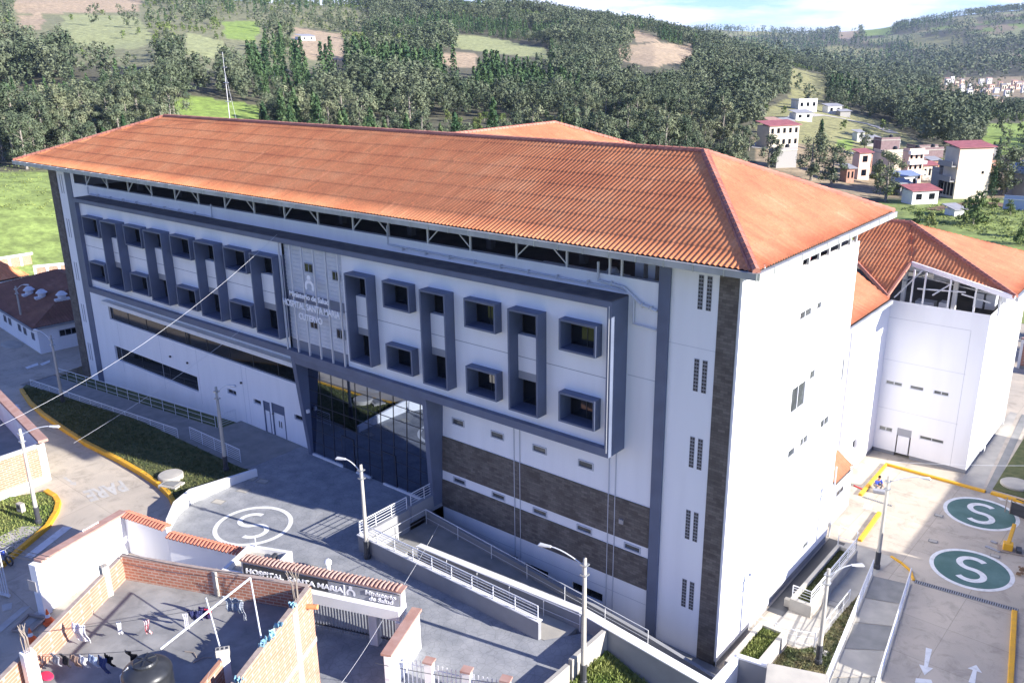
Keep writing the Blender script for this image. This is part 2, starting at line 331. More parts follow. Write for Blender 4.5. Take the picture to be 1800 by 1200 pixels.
# ------------------------------------------------------------------ terrain (hills behind, valley, far slope)
TPX = [-150, 0, 300, 600, 900, 1150, 1250, 1400, 1550, 1700, 1800, 1950]
TROW = {  # horizontal distance: image height of the ground at each column (surveyed), None row = given height
 180: [330, 330, 330, 330, 335, 345, 352, 362, 372, 378, 384, 390],
 250: [250, 252, 222, 244, 240, 232, 262, 275, 303, 318, 322, 326],
 400: [150, 150, 112, 132, 152, 150, 178, 190, 218, 240, 248, 255],
 600: [60, 60, 52, 72, 82, 92, 112, 150, 186, 201, 206, 210],
 800: [10, 10, 12, 26, 42, 64, 92, 128, 160, 172, 176, 180],
 1000: [-12, -10, -4, 12, 28, 62, 87, 119, 146, 156, 158, 160],
 1400: [10, 10, 12, 30, 46, 72, 84, 110, 128, 128, 124, 120],
 2200: [60, 60, 60, 60, 62, 76, 72, 84, 80, 66, 60, 50],
 3200: [70, 70, 70, 70, 70, 62, 52, 56, 44, 18, 8, -6],
 4200: [85, 85, 85, 85, 85, 85, 80, 80, 70, 55, 50, 45]}
TD = [0, 90, 130] + sorted(TROW)
TA = []
_tab = []
for D in TD:
    az, zz = [], []
    for i, px in enumerate(TPX):
        py = TROW[D][i] if D in TROW else 250
        r = ray(px, py); h = math.hypot(r[0], r[1])
        az.append(math.atan2(r[0], r[1])); zz.append(CAM[2] + r[2] / h * D if D in TROW else (-.9 if D < 100 else -.5))
    TA.append(az); _tab.append(zz)
TA = np.array(TA); _tab = np.array(_tab)
def vnoise(x, y, s, seed=0):
    """smooth value noise on numpy arrays"""
    x = np.asarray(x, float) / s + 100.3 * seed; y = np.asarray(y, float) / s + 57.1 * seed
    xi = np.floor(x).astype(int); yi = np.floor(y).astype(int); fx = x - xi; fy = y - yi
    fx = fx * fx * (3 - 2 * fx); fy = fy * fy * (3 - 2 * fy)
    def h(a, b):
        n = (a * 374761393 + b * 668265263 + seed * 1274126177) & 0x7fffffff
        n = ((n ^ (n >> 13)) * 1274126177) & 0x7fffffff
        return (n ^ (n >> 16)) % 10007 / 10007
    return (h(xi, yi) * (1 - fx) + h(xi + 1, yi) * fx) * (1 - fy) + (h(xi, yi + 1) * (1 - fx) + h(xi + 1, yi + 1) * fx) * fy
def fbm(x, y, s, seed=0, o=4):
    return sum(vnoise(x, y, s / 2 ** k, seed + k) * .5 ** k for k in range(o)) / (2 - .5 ** (o - 1)) * 1.0
def terrain(x, y):
    x = np.atleast_1d(np.asarray(x, float)); y = np.atleast_1d(np.asarray(y, float))
    dx = x - CAM[0]; dy = y - CAM[1]; D = np.hypot(dx, dy); A = np.arctan2(dx, dy)
    zr = np.array([np.interp(A, TA[i], _tab[i]) for i in range(len(TD))])
    td = np.array(TD, float); i = np.clip(np.searchsorted(td, D) - 1, 0, len(TD) - 2)
    t = np.clip((D - td[i]) / (td[i + 1] - td[i]), 0, 1); j = np.arange(len(D))
    m = lambda k: zr[np.clip(k, 0, len(TD) - 1), j]
    p0, p1, p2, p3 = m(i - 1), m(i), m(i + 1), m(i + 2)
    h = td[i + 1] - td[i]
    d1 = np.where(i > 0, (p2 - p0) / (td[i + 1] - td[np.maximum(i - 1, 0)]), 0) * h
    d2 = np.where(i + 2 < len(TD), (p3 - p1) / (td[np.minimum(i + 2, len(TD) - 1)] - td[i]), 0) * h
    z = (2 * t ** 3 - 3 * t ** 2 + 1) * p1 + (t ** 3 - 2 * t ** 2 + t) * d1 + (-2 * t ** 3 + 3 * t ** 2) * p2 + (t ** 3 - t ** 2) * d2
    n = (fbm(x, y, 260, 3) - .5) * np.clip((D - 170) / 500, 0, 1) ** 1.0 * 14 + (fbm(x, y, 60, 9) - .5) * np.clip((D - 150) / 300, 0, 1) * 3
    n += (fbm(x, y, 700, 5, 5) - .5) * np.clip((D - 1300) / 1500, 0, 1) * 60
    back = np.clip((np.abs(np.arctan2(np.sin(A + .6913), np.cos(A + .6913))) - .95) / .5, 0, 1)
    z = z * (1 - back) + back * np.where(D > 150, np.clip((D - 150) * .05, 0, 60) - .9, -.9)
    return z + n
def tz(x, y): return float(terrain(x, y)[0])
def hit(px, py, d0=120, d1=4300):
    """where the sight line meets the terrain"""
    r = ray(px, py); h = math.hypot(r[0], r[1])
    D = np.linspace(d0, d1, 1600); P = CAM[None] + r[None] / h * D[:, None]
    s = np.nonzero(P[:, 2] < terrain(P[:, 0], P[:, 1]))[0]
    k = s[0] if len(s) else len(D) - 1
    return P[k], D[k]
# land cover drawn as surveyed outlines: (image outline, colour, tree density)
TAN, PALE, LIME, OLV, DRY, FOR = (.40, .30, .19), (.30, .32, .14), (.22, .31, .055), (.26, .25, .10), (.30, .23, .14), (.10, .095, .055)
PATCH = [
 ([(-20, -10), (640, -10), (650, 50), (560, 125), (420, 135), (300, 120), (100, 110), (-20, 80)], (.20, .20, .10), .4),
 ([(20, -10), (95, -10), (250, -5), (245, 20), (110, 25), (30, 22)], TAN, 0), ([(28, 27), (78, 27), (72, 56), (40, 52)], TAN, 0),
 ([(112, 30), (240, 28), (272, 72), (240, 88), (130, 82), (105, 55)], PALE, .03), ([(388, 38), (452, 36), (452, 72), (398, 68)], LIME, 0),
 ([(328, 58), (392, 74), (380, 105), (328, 96)], PALE, 0), ([(268, 190), (300, 175), (350, 170), (455, 185), (458, 215), (268, 215)], LIME, .02),
 ([(512, 50), (602, 60), (612, 110), (545, 106), (518, 80)], TAN, 0), ([(800, 62), (860, 66), (960, 86), (965, 106), (880, 97), (798, 82)], PALE, 0),
 ([(760, 98), (800, 92), (835, 95), (835, 118), (790, 118)], TAN, .02), ([(1080, 86), (1140, 76), (1218, 78), (1218, 106), (1150, 118), (1088, 106)], TAN, .02),
 ([(1108, 55), (1160, 66), (1160, 76), (1120, 74)], TAN, 0), ([(1386, 116), (1458, 136), (1448, 178), (1386, 170)], OLV, .02),
 ([(1378, 172), (1450, 185), (1510, 200), (1560, 218), (1640, 262), (1660, 285), (1520, 290), (1480, 270), (1440, 262), (1400, 250), (1330, 240), (1330, 215)], OLV, .04),
 ([(1470, 245), (1500, 245), (1500, 280), (1470, 275)], LIME, 0), ([(1736, 218), (1900, 212), (1900, 275), (1720, 268)], LIME, .05),
 ([(1320, 240), (1480, 262), (1560, 285), (1900, 290), (1900, 350), (1500, 345), (1330, 300)], DRY, .05),
 ([(1540, 352), (1640, 352), (1900, 345), (1900, 470), (1560, 430)], (.22, .28, .07), .05),
 ([(1650, 138), (1900, 132), (1900, 172), (1650, 168)], DRY, .06),
 ([(-80, 300), (112, 304), (116, 520), (-80, 520)], (.225, .295, .075), 0),
 ([(1515, 47), (1572, 47), (1558, 65), (1520, 62)], LIME, 0), ([(1480, 50), (1512, 52), (1494, 70), (1474, 66)], TAN, 0),
 ([(1600, 62), (1690, 66), (1700, 92), (1630, 92), (1592, 80)], OLV, .15), ([(1450, 82), (1560, 86), (1552, 100), (1450, 106)], OLV, .15),
 ([(1300, 52), (1375, 56), (1375, 64), (1300, 62)], OLV, .1), ([(1670, 30), (1720, 28), (1715, 48), (1680, 46)], OLV, .1)]
def inpoly(px, py, P):
    c = np.zeros(len(px), bool)
    for i in range(len(P)):
        x1, y1 = P[i]; x2, y2 = P[(i + 1) % len(P)]
        if y1 == y2: continue
        k = (y1 > py) != (y2 > py)
        c ^= k & (px < (x2 - x1) * (py - y1) / (y2 - y1) + x1)
    return c
def projn(P):
    q = (P - CAM) @ RC.T; z = np.where(q[:, 2] < 1, 1e-3, q[:, 2])
    px = q[:, 0] / z * FPX + 900; py = q[:, 1] / z * FPX + 600
    return np.where(q[:, 2] < 1, -1e6, px), np.where(q[:, 2] < 1, -1e6, py)
def cover(P):
    """land colour and tree density at ground points"""
    px, py = projn(P); D = np.hypot(P[:, 0] - CAM[0], P[:, 1] - CAM[1])
    jx = (fbm(P[:, 0], P[:, 1], 30, 21) - .5) * 16; jy = (fbm(P[:, 0], P[:, 1], 30, 22) - .5) * 9
    col = np.tile(np.array(FOR), (len(P), 1)); den = np.ones(len(P))
    # mosaic of small fields on everything farther than the near woods
    u = vnoise(P[:, 0], P[:, 1], 130, 31); w = vnoise(P[:, 0], P[:, 1], 90, 41)
    far = np.clip((D - 1300) / 400, 0, 1); open_ = (u * far > .52)
    pal = np.array([OLV, PALE, DRY, LIME])[(w * 3.99).astype(int)]
    col[open_] = pal[open_] * .8; den[open_] = .12
    for poly, c, d in PATCH:
        k = inpoly(px + jx, py + jy, poly)
        col[k] = c; den[k] = d
    near = D < 185
    k = near & (den == 1); col[k] = (.24, .29, .08); den[k] = .02
    return col, den
# polar ground sheet reaching past the far ridge
NA, ND = 620, 300
aa = np.concatenate([np.linspace(-YAW - .72, -YAW + .75, NA - 60), np.linspace(-YAW + .75, -YAW - .72 + 2 * math.pi, 61)[1:]])
dd = np.concatenate([[1], np.geomspace(25, 6500, ND - 1)])
AA, DD = np.meshgrid(aa, dd); X = CAM[0] + np.sin(AA) * DD; Y = CAM[1] + np.cos(AA) * DD
Z = terrain(X.ravel(), Y.ravel()); V_TER = V = np.stack([X.ravel(), Y.ravel(), Z], 1)
i, j = np.meshgrid(np.arange(ND - 1), np.arange(NA - 1), indexing='ij'); a = (i * NA + j).ravel()
F = np.stack([a + NA, a + NA + 1, a + 1, a], 1)
gm = bpy.data.materials.new('hill_ground'); gm.use_nodes = True
gn, gl = gm.node_tree.nodes, gm.node_tree.links; gb = gn['Principled BSDF']; gb.inputs['Roughness'].default_value = .95
va = gn.new('ShaderNodeVertexColor'); va.layer_name = 'landcover'
no = gn.new('ShaderNodeTexNoise'); no.inputs['Scale'].default_value = .35; no.inputs['Detail'].default_value = 9; gt = gn.new('ShaderNodeTexCoord'); gl.new(gt.outputs['Object'], no.inputs['Vector'])
rp = gn.new('ShaderNodeMapRange'); rp.inputs['From Min'].default_value = .3; rp.inputs['From Max'].default_value = .7; rp.inputs['To Min'].default_value = .62; rp.inputs['To Max'].default_value = 1.3; gl.new(no.outputs['Fac'], rp.inputs['Value'])
no2 = gn.new('ShaderNodeTexNoise'); no2.inputs['Scale'].default_value = 1.1; no2.inputs['Detail'].default_value = 12; no2.inputs['Roughness'].default_value = .75; gl.new(gt.outputs['Object'], no2.inputs['Vector'])
rp2 = gn.new('ShaderNodeMapRange'); rp2.inputs['From Min'].default_value = .38; rp2.inputs['From Max'].default_value = .6; rp2.inputs['To Min'].default_value = .68; rp2.inputs['To Max'].default_value = 1.18; gl.new(no2.outputs['Fac'], rp2.inputs['Value'])
mm = gn.new('ShaderNodeMath'); mm.operation = 'MULTIPLY'; gl.new(rp.outputs[0], mm.inputs[0]); gl.new(rp2.outputs[0], mm.inputs[1])
hs = gn.new('ShaderNodeHueSaturation'); gl.new(va.outputs['Color'], hs.inputs['Color']); gl.new(mm.outputs[0], hs.inputs['Value']); gl.new(hs.outputs[0], gb.inputs['Base Color'])
ter = numesh('terrain', V, F, gm, smooth=True, kind='structure')
lc = ter.data.color_attributes.new('landcover', 'FLOAT_COLOR', 'POINT')
cc, _ = cover(V); lc.data.foreach_set('color', np.concatenate([cc, np.ones((len(cc), 1))], 1).astype(np.float32).ravel())

# ------------------------------------------------------------------ near ground
def lerp(a, b, t): return a + (b - a) * min(1, max(0, t))
def G(x, y):
    """street level in front of and left of the hospital"""
    z = lerp(2.9, .65, (-47 - x) / 25)
    if y < -14: z -= .09 * min(10, -14 - y)
    return z
def PZ(x, y):
    """entrance plaza"""
    return 2.9 - (.09 * min(10, -14 - y) if y < -14 else 0)
def drape(name, pts, zf, off, m, skirt=0, step=2.0, parent=None, **k):
    """ground-hugging sheet of a plan outline, with an optional vertical edge below it"""
    pts = [tuple(p[:2]) for p in pts]
    a = sum(pts[i][0] * pts[(i + 1) % len(pts)][1] - pts[(i + 1) % len(pts)][0] * pts[i][1] for i in range(len(pts)))
    if a < 0: pts = pts[::-1]
    out = []
    for i, p in enumerate(pts):
        q = pts[(i + 1) % len(pts)]; n = max(1, int(math.hypot(q[0] - p[0], q[1] - p[1]) / step))
        out += [(p[0] + (q[0] - p[0]) * t / n, p[1] + (q[1] - p[1]) * t / n) for t in range(n)]
    xs = np.array([p[0] for p in out]); ys = np.array([p[1] for p in out])
    gx, gy = np.meshgrid(np.arange(xs.min() + step / 2, xs.max(), step), np.arange(ys.min() + step / 2, ys.max(), step))
    gx = gx.ravel(); gy = gy.ravel(); ins = inpoly(gx, gy, pts) if len(gx) else np.zeros(0, bool)
    vs = [Vector(p) for p in out] + [Vector((a, b)) for a, b, c in zip(gx, gy, ins) if c]
    ne = len(out)
    r = delaunay_2d_cdt(vs, [(i, (i + 1) % ne) for i in range(ne)], [], 1, 1e-5)
    mb = MB(); mb.v = [(v.x, v.y, zf(v.x, v.y) + off) for v in r[0]]; mb.f = [list(f) for f in r[2]]
    if skirt:
        for i in range(ne):
            p, q = out[i], out[(i + 1) % ne]
            mb.poly([(p[0], p[1], zf(*p) + off - skirt), (q[0], q[1], zf(*q) + off - skirt), (q[0], q[1], zf(*q) + off), (p[0], p[1], zf(*p) + off)])
    return mb.build(name, m, parent, **k)
flat0 = lambda x, y: 0.0
def P0(px, py, z=0): q = at(px, py, z=z); return (q[0], q[1])
def PG(px, py, zf=G, up=0):
    z = 2.5
    for _ in range(8): q = at(px, py, z=z + up); z = zf(q[0], q[1])
    return (q[0], q[1])
BZ = lambda x, y: lerp(2.6, .12, (x + 3.6) / 7)
RWB = [PG(*q, PZ) for q in ((452, 836), (415, 849), (337, 883), (311, 905), (297, 930), (299, 950))]
PLZ = [tuple(p) for p in RWB] + [(-21, -15.5), (-3.6, -15.5), (-3.6, -5.0), (-4.6, -5.0), (-5.9, -6.85), (-19.15, -6.85), (-19.15, .5), (-33.6, .5), (-33.6, -4.5)]
# general street slab (left / front) and yard slab (right)
drape('street', [(-112, -34), (-3.6, -34), (-3.6, -6.75), (-19.15, -6.75), (-19.15, .5), (-33.5, .5), (-33.5, -5.15), (-69.5, -5.15), (-70, .5), (-74, 12), (-70, 30), (-112, 30)], G, -.03, MT['concrete'], skirt=2.5, step=1.6, kind='structure')
drape('plaza', PLZ, PZ, .02, MT['stamp'], skirt=1.5, step=1.5, kind='structure')
drape('yard', [(-4.7, -1.6), (2.2, -1.6), (2.2, -4.2), (4, -10), (17, -10), (17, 75), (-75, 75), (-75, 14), (-.5, 14), (-4.7, .5)], flat0, 0, MT['concrete'], skirt=1.5, step=6, kind='structure')
drape('bank', [(-3.5, -5.0), (-3.5, -70), (60, -70), (60, -9.8), (3.8, -9.8), (1.9, -5.0)], BZ, -.02, MT['grass'], skirt=1, step=2, kind='structure')
# yard paving joints
# ------------------------------------------------------------------ building helpers
class Wall:
    """a facade frame: origin O (x, y), direction U along it, outward normal n"""
    def __init__(s, O, U, n): s.O = O; s.U = U; s.n = n
    def p(s, u, z, d=0): return (s.O[0] + s.U[0] * u + s.n[0] * d, s.O[1] + s.U[1] * u + s.n[1] * d, z)
    def slab(s, mb, u0, u1, z0, z1, d0, d1):
        P = [s.p(u0, 0, d1), s.p(u1, 0, d1), s.p(u1, 0, d0), s.p(u0, 0, d0)]
        mb.prism([q[:2] for q in P], z0, z1); return mb
    def panel(s, mb, u0, u1, z0, z1, holes=(), depth=.18, d=0, thick=.25):
        us = sorted({u0, u1, *[h[0] for h in holes], *[h[1] for h in holes]}); zs = sorted({z0, z1, *[h[2] for h in holes], *[h[3] for h in holes]})
        for a, b in zip(us, us[1:]):
            for c, e in zip(zs, zs[1:]):
                m, n = (a + b) / 2, (c + e) / 2
                if any(h[0] < m < h[1] and h[2] < n < h[3] for h in holes): continue
                mb.poly([s.p(a, c, d), s.p(b, c, d), s.p(b, e, d), s.p(a, e, d)])
        for h in holes:
            a, b, c, e = h; D = d - depth
            mb.poly([s.p(a, c, d), s.p(a, c, D), s.p(b, c, D), s.p(b, c, d)]); mb.poly([s.p(a, e, d), s.p(b, e, d), s.p(b, e, D), s.p(a, e, D)])
            mb.poly([s.p(a, c, d), s.p(a, e, d), s.p(a, e, D), s.p(a, c, D)]); mb.poly([s.p(b, c, d), s.p(b, c, D), s.p(b, e, D), s.p(b, e, d)])
        return mb
    def window(s, par, u0, u1, z0, z1, d=0, recess=.14, mull=1, fw=.06, fm='steel', gm='glass', sill=False, hm=0, proud=0):
        """window > pane, frame sits in the recess"""
        f = MB(); D = d - recess
        for (a, b, c, e) in ((u0, u1, z0, z0 + fw), (u0, u1, z1 - fw, z1), (u0, u0 + fw, z0 + fw, z1 - fw), (u1 - fw, u1, z0 + fw, z1 - fw)): s.slab(f, a, b, c, e, D - .03, D + .03 + proud)
        for k in range(1, mull): m = u0 + (u1 - u0) * k / mull; s.slab(f, m - fw / 2, m + fw / 2, z0 + fw, z1 - fw, D - .03, D + .028)
        for k in range(1, hm + 1): m = z0 + (z1 - z0) * k / (hm + 1); s.slab(f, u0 + fw, u1 - fw, m - fw / 2, m + fw / 2, D - .03, D + .024)
        w = f.build('window', MT[fm], par)
        g = MB(); g.poly([s.p(u0, z0, D), s.p(u1, z0, D), s.p(u1, z1, D), s.p(u0, z1, D)]); g.build('pane', MT[gm], w)
        if sill: q = MB(); s.slab(q, u0 - .08, u1 + .08, z0 - .08, z0, d - .1, d + .06); q.build('sill', MT['white2'], w)
        return w
def tile_slope(name, par, O, U, V, slope, poly, per=.27, amp=.04, row=1.2, m=None, thick=.12, z_under=True, lift=.035):
    """corrugated clay-tile roof slope over a convex plan outline given in (u, v); every course laps over the one below"""
    us = [p[0] for p in poly]; step = per / 6
    cols = np.arange(min(us) + 1e-3, max(us) - 1e-3, step); n = len(poly); rngs = []
    for u in cols:
        vs = []
        for i in range(n):
            (a, b), (c, d) = poly[i], poly[(i + 1) % n]
            if (a - u) * (c - u) < 0: vs.append(b + (d - b) * (u - a) / (c - a))
        rngs.append((min(vs), max(vs)) if len(vs) > 1 else (0, 0))
    rngs = np.array(rngs); k = int(np.ceil(rngs[:, 1].max() / row)) + 1; k0 = int(np.floor(rngs[:, 0].min() / row))
    ph = (cols / per) % 1.0
    wave = np.where(ph < .62, np.sin(ph / .62 * np.pi), -.25 * np.sin((ph - .62) / .38 * np.pi)) * amp
    rows = []
    for r in range(k0, k):
        for e, t in ((r * row, lift), ((r + 1) * row, 0)):
            v = np.clip(e, rngs[:, 0], rngs[:, 1])
            frac = np.clip((v - r * row) / row, 0, 1)
            z = v * slope + wave + lift * (1 - frac)
            rows.append(np.stack([O[0] + U[0] * cols + V[0] * v, O[1] + U[1] * cols + V[1] * v, O[2] + z], 1))
    R = len(rows); N = len(cols); P = np.concatenate(rows)
    i, j = np.meshgrid(np.arange(R - 1), np.arange(N - 1), indexing='ij'); a = (i * N + j).ravel()
    F = np.stack([a, a + 1, a + N + 1, a + N], 1)
    def dist(x, y): return np.abs(P[x] - P[y]).sum(1)
    ok = (dist(F[:, 0], F[:, 3]) + dist(F[:, 1], F[:, 2])) > .012
    F = F[ok]
    o = numesh(name, P, F, m or MT['tile'], par)
    if z_under:
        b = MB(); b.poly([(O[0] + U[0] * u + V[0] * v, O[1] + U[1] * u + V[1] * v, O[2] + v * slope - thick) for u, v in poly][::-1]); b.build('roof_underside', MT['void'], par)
    return o
def ridge_cap(mb, a, b, r=.2):
    """half-round capping tiles laid along a hip or ridge"""
    a = Vector(a); b = Vector(b); L = (b - a).length; n = max(1, int(L / .45)); d = (b - a) / n
    for k in range(n):
        p = a + d * k - d * .06; q = a + d * (k + 1); mb.tube([p, q], r, seg=7, radii=[r * 1.08, r * .9])
    return mb
def railing(label, pts, h=1.0, bars=4, sp=1.6, r=.028, group=None, n=None, base=None):
    """tube railing: top rail, thinner bars, posts"""
    t = empty('railing', pts[0], label=label, cat='railing', group=group); o = Vector(pts[0])
    L = [Vector(p) - o for p in pts]; up = Vector((0, 0, h))
    MB().tube([p + up for p in L], r * 1.25, 6).build('top_rail', MT['rail'], t)
    for k in range(bars): MB().tube([p + up * ((k + .6) / (bars + .4)) for p in L], r * .6, 5).build('rail_bar', MT['rail'], t)
    for a, b in zip(L, L[1:]):
        m = max(1, round((b - a).length / sp))
        for k in range(m + (b == L[-1])): q = a + (b - a) * k / m; MB().tube([q, q + up], r, 6).build('post', MT['rail'], t)
    return t
def textobj(txt, size, ext, m, par, name='lettering', bold=.02, loc=(0, 0, 0), M3=None, spacing=1.0, width=None, align='LEFT', flat=False):
    c = bpy.data.curves.new('t', 'FONT'); c.body = txt; c.size = size; c.extrude = 0 if flat else ext; c.offset = bold * size; c.space_character = spacing; c.align_x = align
    o = bpy.data.objects.new('t', c); COL.objects.link(o); bpy.context.view_layer.update()
    me = bpy.data.meshes.new_from_object(o.evaluated_get(bpy.context.evaluated_depsgraph_get())); bpy.data.objects.remove(o); bpy.data.curves.remove(c)
    me.materials.clear(); me.materials.append(m)
    xs = [v.co.x for v in me.vertices]
    if width and xs:
        k = width / (max(xs) - min(xs)); x0 = min(xs) if align == 'LEFT' else 0
        for v in me.vertices: v.co.x = (v.co.x - x0) * k
    w = bpy.data.objects.new(name, me); COL.objects.link(w)
    Mx = Matrix.Identity(4)
    if M3 is not None:
        for a in range(3):
            for b in range(3): Mx[a][b] = M3[b][a]
    Mx.translation = loc; w.parent = par; w.matrix_local = Mx
    return w

# ------------------------------------------------------------------ the hospital, main block
H = empty('hospital_building', label='long white five-storey hospital block with slate blue window boxes and a glass entrance', cat='hospital')
FR = Wall((0, 0), (1, 0), (0, -1)); RT = Wall((0, 0), (0, 1), (1, 0))
ZT = 20.75; EX0, EX1, EY0, EY1, EZ = -70.8, 1.2, -1.4, 16.6, 21.28; RY, RX0, RX1 = 7.6, -59.7, -6.2; SL = 3.72 / 9
def part(mb, name, m, par=None, **k): return mb.build(name, MT[m] if isinstance(m, str) else m, par or H, **k)
# front wall: tower strips at both ends
w = MB(); FR.panel(w, -3.55, -1.1, 0, ZT); part(w, 'front_wall', 'white'); w = MB(); FR.panel(w, -.14, 0, 0, ZT); part(w, 'corner_strip', 'white')
w = MB(); FR.panel(w, -1.1, -.14, -.4, ZT, d=.03); part(w, 'stone_strip', 'stone')
w = MB(); FR.slab(w, -4.15, -3.55, .0, ZT, -.1, .14); part(w, 'pilaster', 'navy'); w = MB(); FR.slab(w, -64.35, -63.3, .6, ZT, -.1, .06); part(w, 'pilaster', 'navy')
w = MB(); FR.panel(w, -65.95, -64.35, .6, ZT); part(w, 'front_wall', 'white')
w = MB(); FR.panel(w, -67.4, -65.95, .3, ZT, d=.06); w.box(-67.4, -67.3, -.05, 15.5, .3, ZT); part(w, 'stone_strip', 'stone')
# ventilation slots
for z in (20.43, 16.38, 12.38, 8.4, 4.42):
    for x in (-2.15, -1.72):
        v = MB(); s = MB(); n = 9
        FR.slab(v, x, x + .26, z - 1.64, z, -.02, .012)
        for k in range(n): a = z - 1.64 * (k + .08) / n; FR.slab(s, x + .02, x + .118, a - .148, a - .02, 0, .02); FR.slab(s, x + .142, x + .24, a - .148, a - .02, 0, .02)
        q = part(v, 'vent_slot', 'greytrim'); part(s, 'vent_opening', 'dark', q)
for z in (20.3, 16.3, 12.3, 8.3, 4.5):
    for x in (-65.45, -65.05): s = MB(); FR.slab(s, x, x + .1, z - 1.7, z, 0, .02); part(s, 'vent_slot', 'greytrim')
# front wall right of the entrance: white, two stone bands, recessed white base
small = [(x, x + 1.0, 8.78, 9.22) for x in (-18.1, -15.0, -11.9, -8.75)]; band = [(x, x + 1.03, 4.86, 5.24) for x in (-18.17, -15.02, -11.9, -8.8, -5.7)]
base = [(-14.4, -13.1, .95, 1.4), (-12.6, -10.8, .8, 1.3), (-9.1, -7.0, .85, 1.4)]
w = MB(); FR.panel(w, -19.2, -4.15, 7.75, 10.7, small); FR.panel(w, -19.2, -4.15, 4.75, 5.4, band); FR.panel(w, -19.2, -4.15, -.6, 2.85, base); FR.panel(w, -5.87, -4.15, 10.7, 19.65); FR.panel(w, -19.2, -5.87, 18.85, 19.65)
part(w, 'front_wall', 'white')
w = MB(); FR.panel(w, -19.2, -4.22, 5.4, 7.75, d=.05); FR.panel(w, -19.2, -4.22, 2.85, 4.75, d=.05); part(w, 'stone_band', 'stone')
for a in small + band: FR.window(H, *a, mull=1, recess=.03, proud=.05, fw=.06, fm='seam', gm='glass2')
for a in base: FR.window(H, *a, mull=2, fm='dark')
w = MB()
for q_ in [(x - .02, x + .02, -.4, 10.6, -.01, .056) for x in (-13.24, -12.82, -6.75, -6.33)] + [(-19.2, -4.2, 1.9, 1.93, -.01, .006), (-5.8, -4.15, 14.72, 14.76, -.01, .006), (-3.55, -1.1, 16.9, 16.92, -.01, .006)] + [(x - .015, x + .015, 3, 7.7, -.01, .006) for x in (-59, -52, -46.4, -40.2, -39.6)]:
    w = MB(); FR.slab(w, *q_); part(w, 'wall_joint', 'seam')
q = MB(); FR.slab(q, -6.0, -5.75, 6.3, 6.55, .05, .14); part(q, 'junction_box', 'blind')
# front wall left of the entrance
strip1 = (-60.2, -32.6, 7.78, 9.15); strip2 = (-60.2, -46.7, 3.95, 5.28)
lw = (-42.45, -41.25, 4.9, 5.32); dw1 = (-39.0, -38.05, 4.92, 5.3); dw2 = (-34.0, -33.0, 4.9, 5.32); d1 = (-37.75, -36.95, 2.9, 5.45); d2 = (-36.7, -35.15, 2.9, 5.55)
w = MB(); FR.panel(w, -63.3, -31.5, 0.3, 10.7, [strip1, strip2, lw, dw1, dw2, d1, d2]); FR.panel(w, -63.3, -60.35, 10.7, 19.65); FR.panel(w, -60.35, -19.2, 18.85, 19.65)
part(w, 'front_wall', 'white')
FR.window(H, *strip1, mull=9, recess=.2, fm='dark', fw=.04); FR.window(H, *strip2, mull=3, recess=.2, fm='dark', fw=.05)
FR.window(H, *lw, mull=2, fm='greytrim'); FR.window(H, *dw1, fm='greytrim'); FR.window(H, *dw2, fm='greytrim')
for a, n in ((d1, 1), (d2, 2)):
    f = MB(); FR.slab(f, a[0], a[0] + .09, 2.9, a[3], -.12, .02); FR.slab(f, a[1] - .09, a[1], 2.9, a[3], -.12, .02); FR.slab(f, a[0] + .09, a[1] - .09, a[3] - .75, a[3], -.12, -.02)
    dr = part(f, 'door_frame', 'navy'); q = MB(); FR.slab(q, a[0] + .09, a[1] - .09, 2.92, a[3] - .76, -.1, -.05); lf = part(q, 'door_leaf', 'white', dr)
    if n == 2:
        for x in (-36.05, -35.8): q = MB(); FR.slab(q, x, x + .1, 3.7, 4.2, -.05, -.035); part(q, 'door_glazing', 'dark', dr)
q = MB(); q.tube([(-36.5, -.02, 4.72), (-36.5, -.16, 4.72)], .05, 8); part(q, 'sensor', 'dark')
w = MB(); FR.slab(w, -60.2, -32.2, 9.28, 9.62, -.1, .55); part(w, 'ledge', 'white2')
for x in (-50.5, -47.9, -40.4): q = MB(); FR.slab(q, x, x + .14, 6.2, 6.35, 0, .12); part(q, 'wall_light', 'dark')
# the big slate frame box with its white panel
BX0, BX1 = -60.35, -5.87
w = MB(); FR.slab(w, BX0, BX1, 18.5, 18.82, 0, 1.5); FR.slab(w, BX0, BX1, 10.65, 11.1, 0, 1.5)
FR.slab(w, BX0, BX0 + .4, 11.1, 18.5, 0, 1.5); FR.slab(w, BX1 - .25, BX1, 11.1, 18.5, 0, 1.5); part(w, 'frame_box', 'navy')
w = MB(); FR.slab(w, BX0 + .03, BX1 - .03, 18.82, 18.86, .0, 1.46); part(w, 'frame_cap', 'captop')
w = MB(); w.tube([(BX1 - .12, -1.52, 18.6), (BX1 - .12, -1.52, 10.9)], .02, 6); part(w, 'cable_conduit', 'steel')
SQ = [(x, 2.25) for x in (-21.8, -15.3, -8.86)] + [(x, 2.65) for x in (-58.75, -51.9, -45.05, -38.1)]
TL = [(x, 2.0, 1) for x in (-24.95, -18.52, -12.04)] + [(x, 2.6, 0) for x in (-55.25, -48.5, -41.5, -34.7)]
holes = [(x + .03, x + wd - .03, z0, z1) for x, wd in SQ for z0, z1 in ((15.92, 17.48), (12.02, 13.58))]
holes += [(x + .03, x + wd - .03, z0, z1) for x, wd, _ in TL for z0, z1 in ((15.98, 17.5), (11.9, 13.95))]
w = MB(); FR.panel(w, BX0 + .4, -32.0, 11.1, 18.5, [h for h in holes if h[1] < -32], d=1.15, depth=.45, thick=.1); part(w, 'front_panel', 'white'); w = MB(); FR.panel(w, -26.0, BX1 - .25, 11.1, 18.5, [h for h in holes if h[0] > -26], d=1.15, depth=.45, thick=.1)
part(w, 'front_panel', 'white')
q = MB()
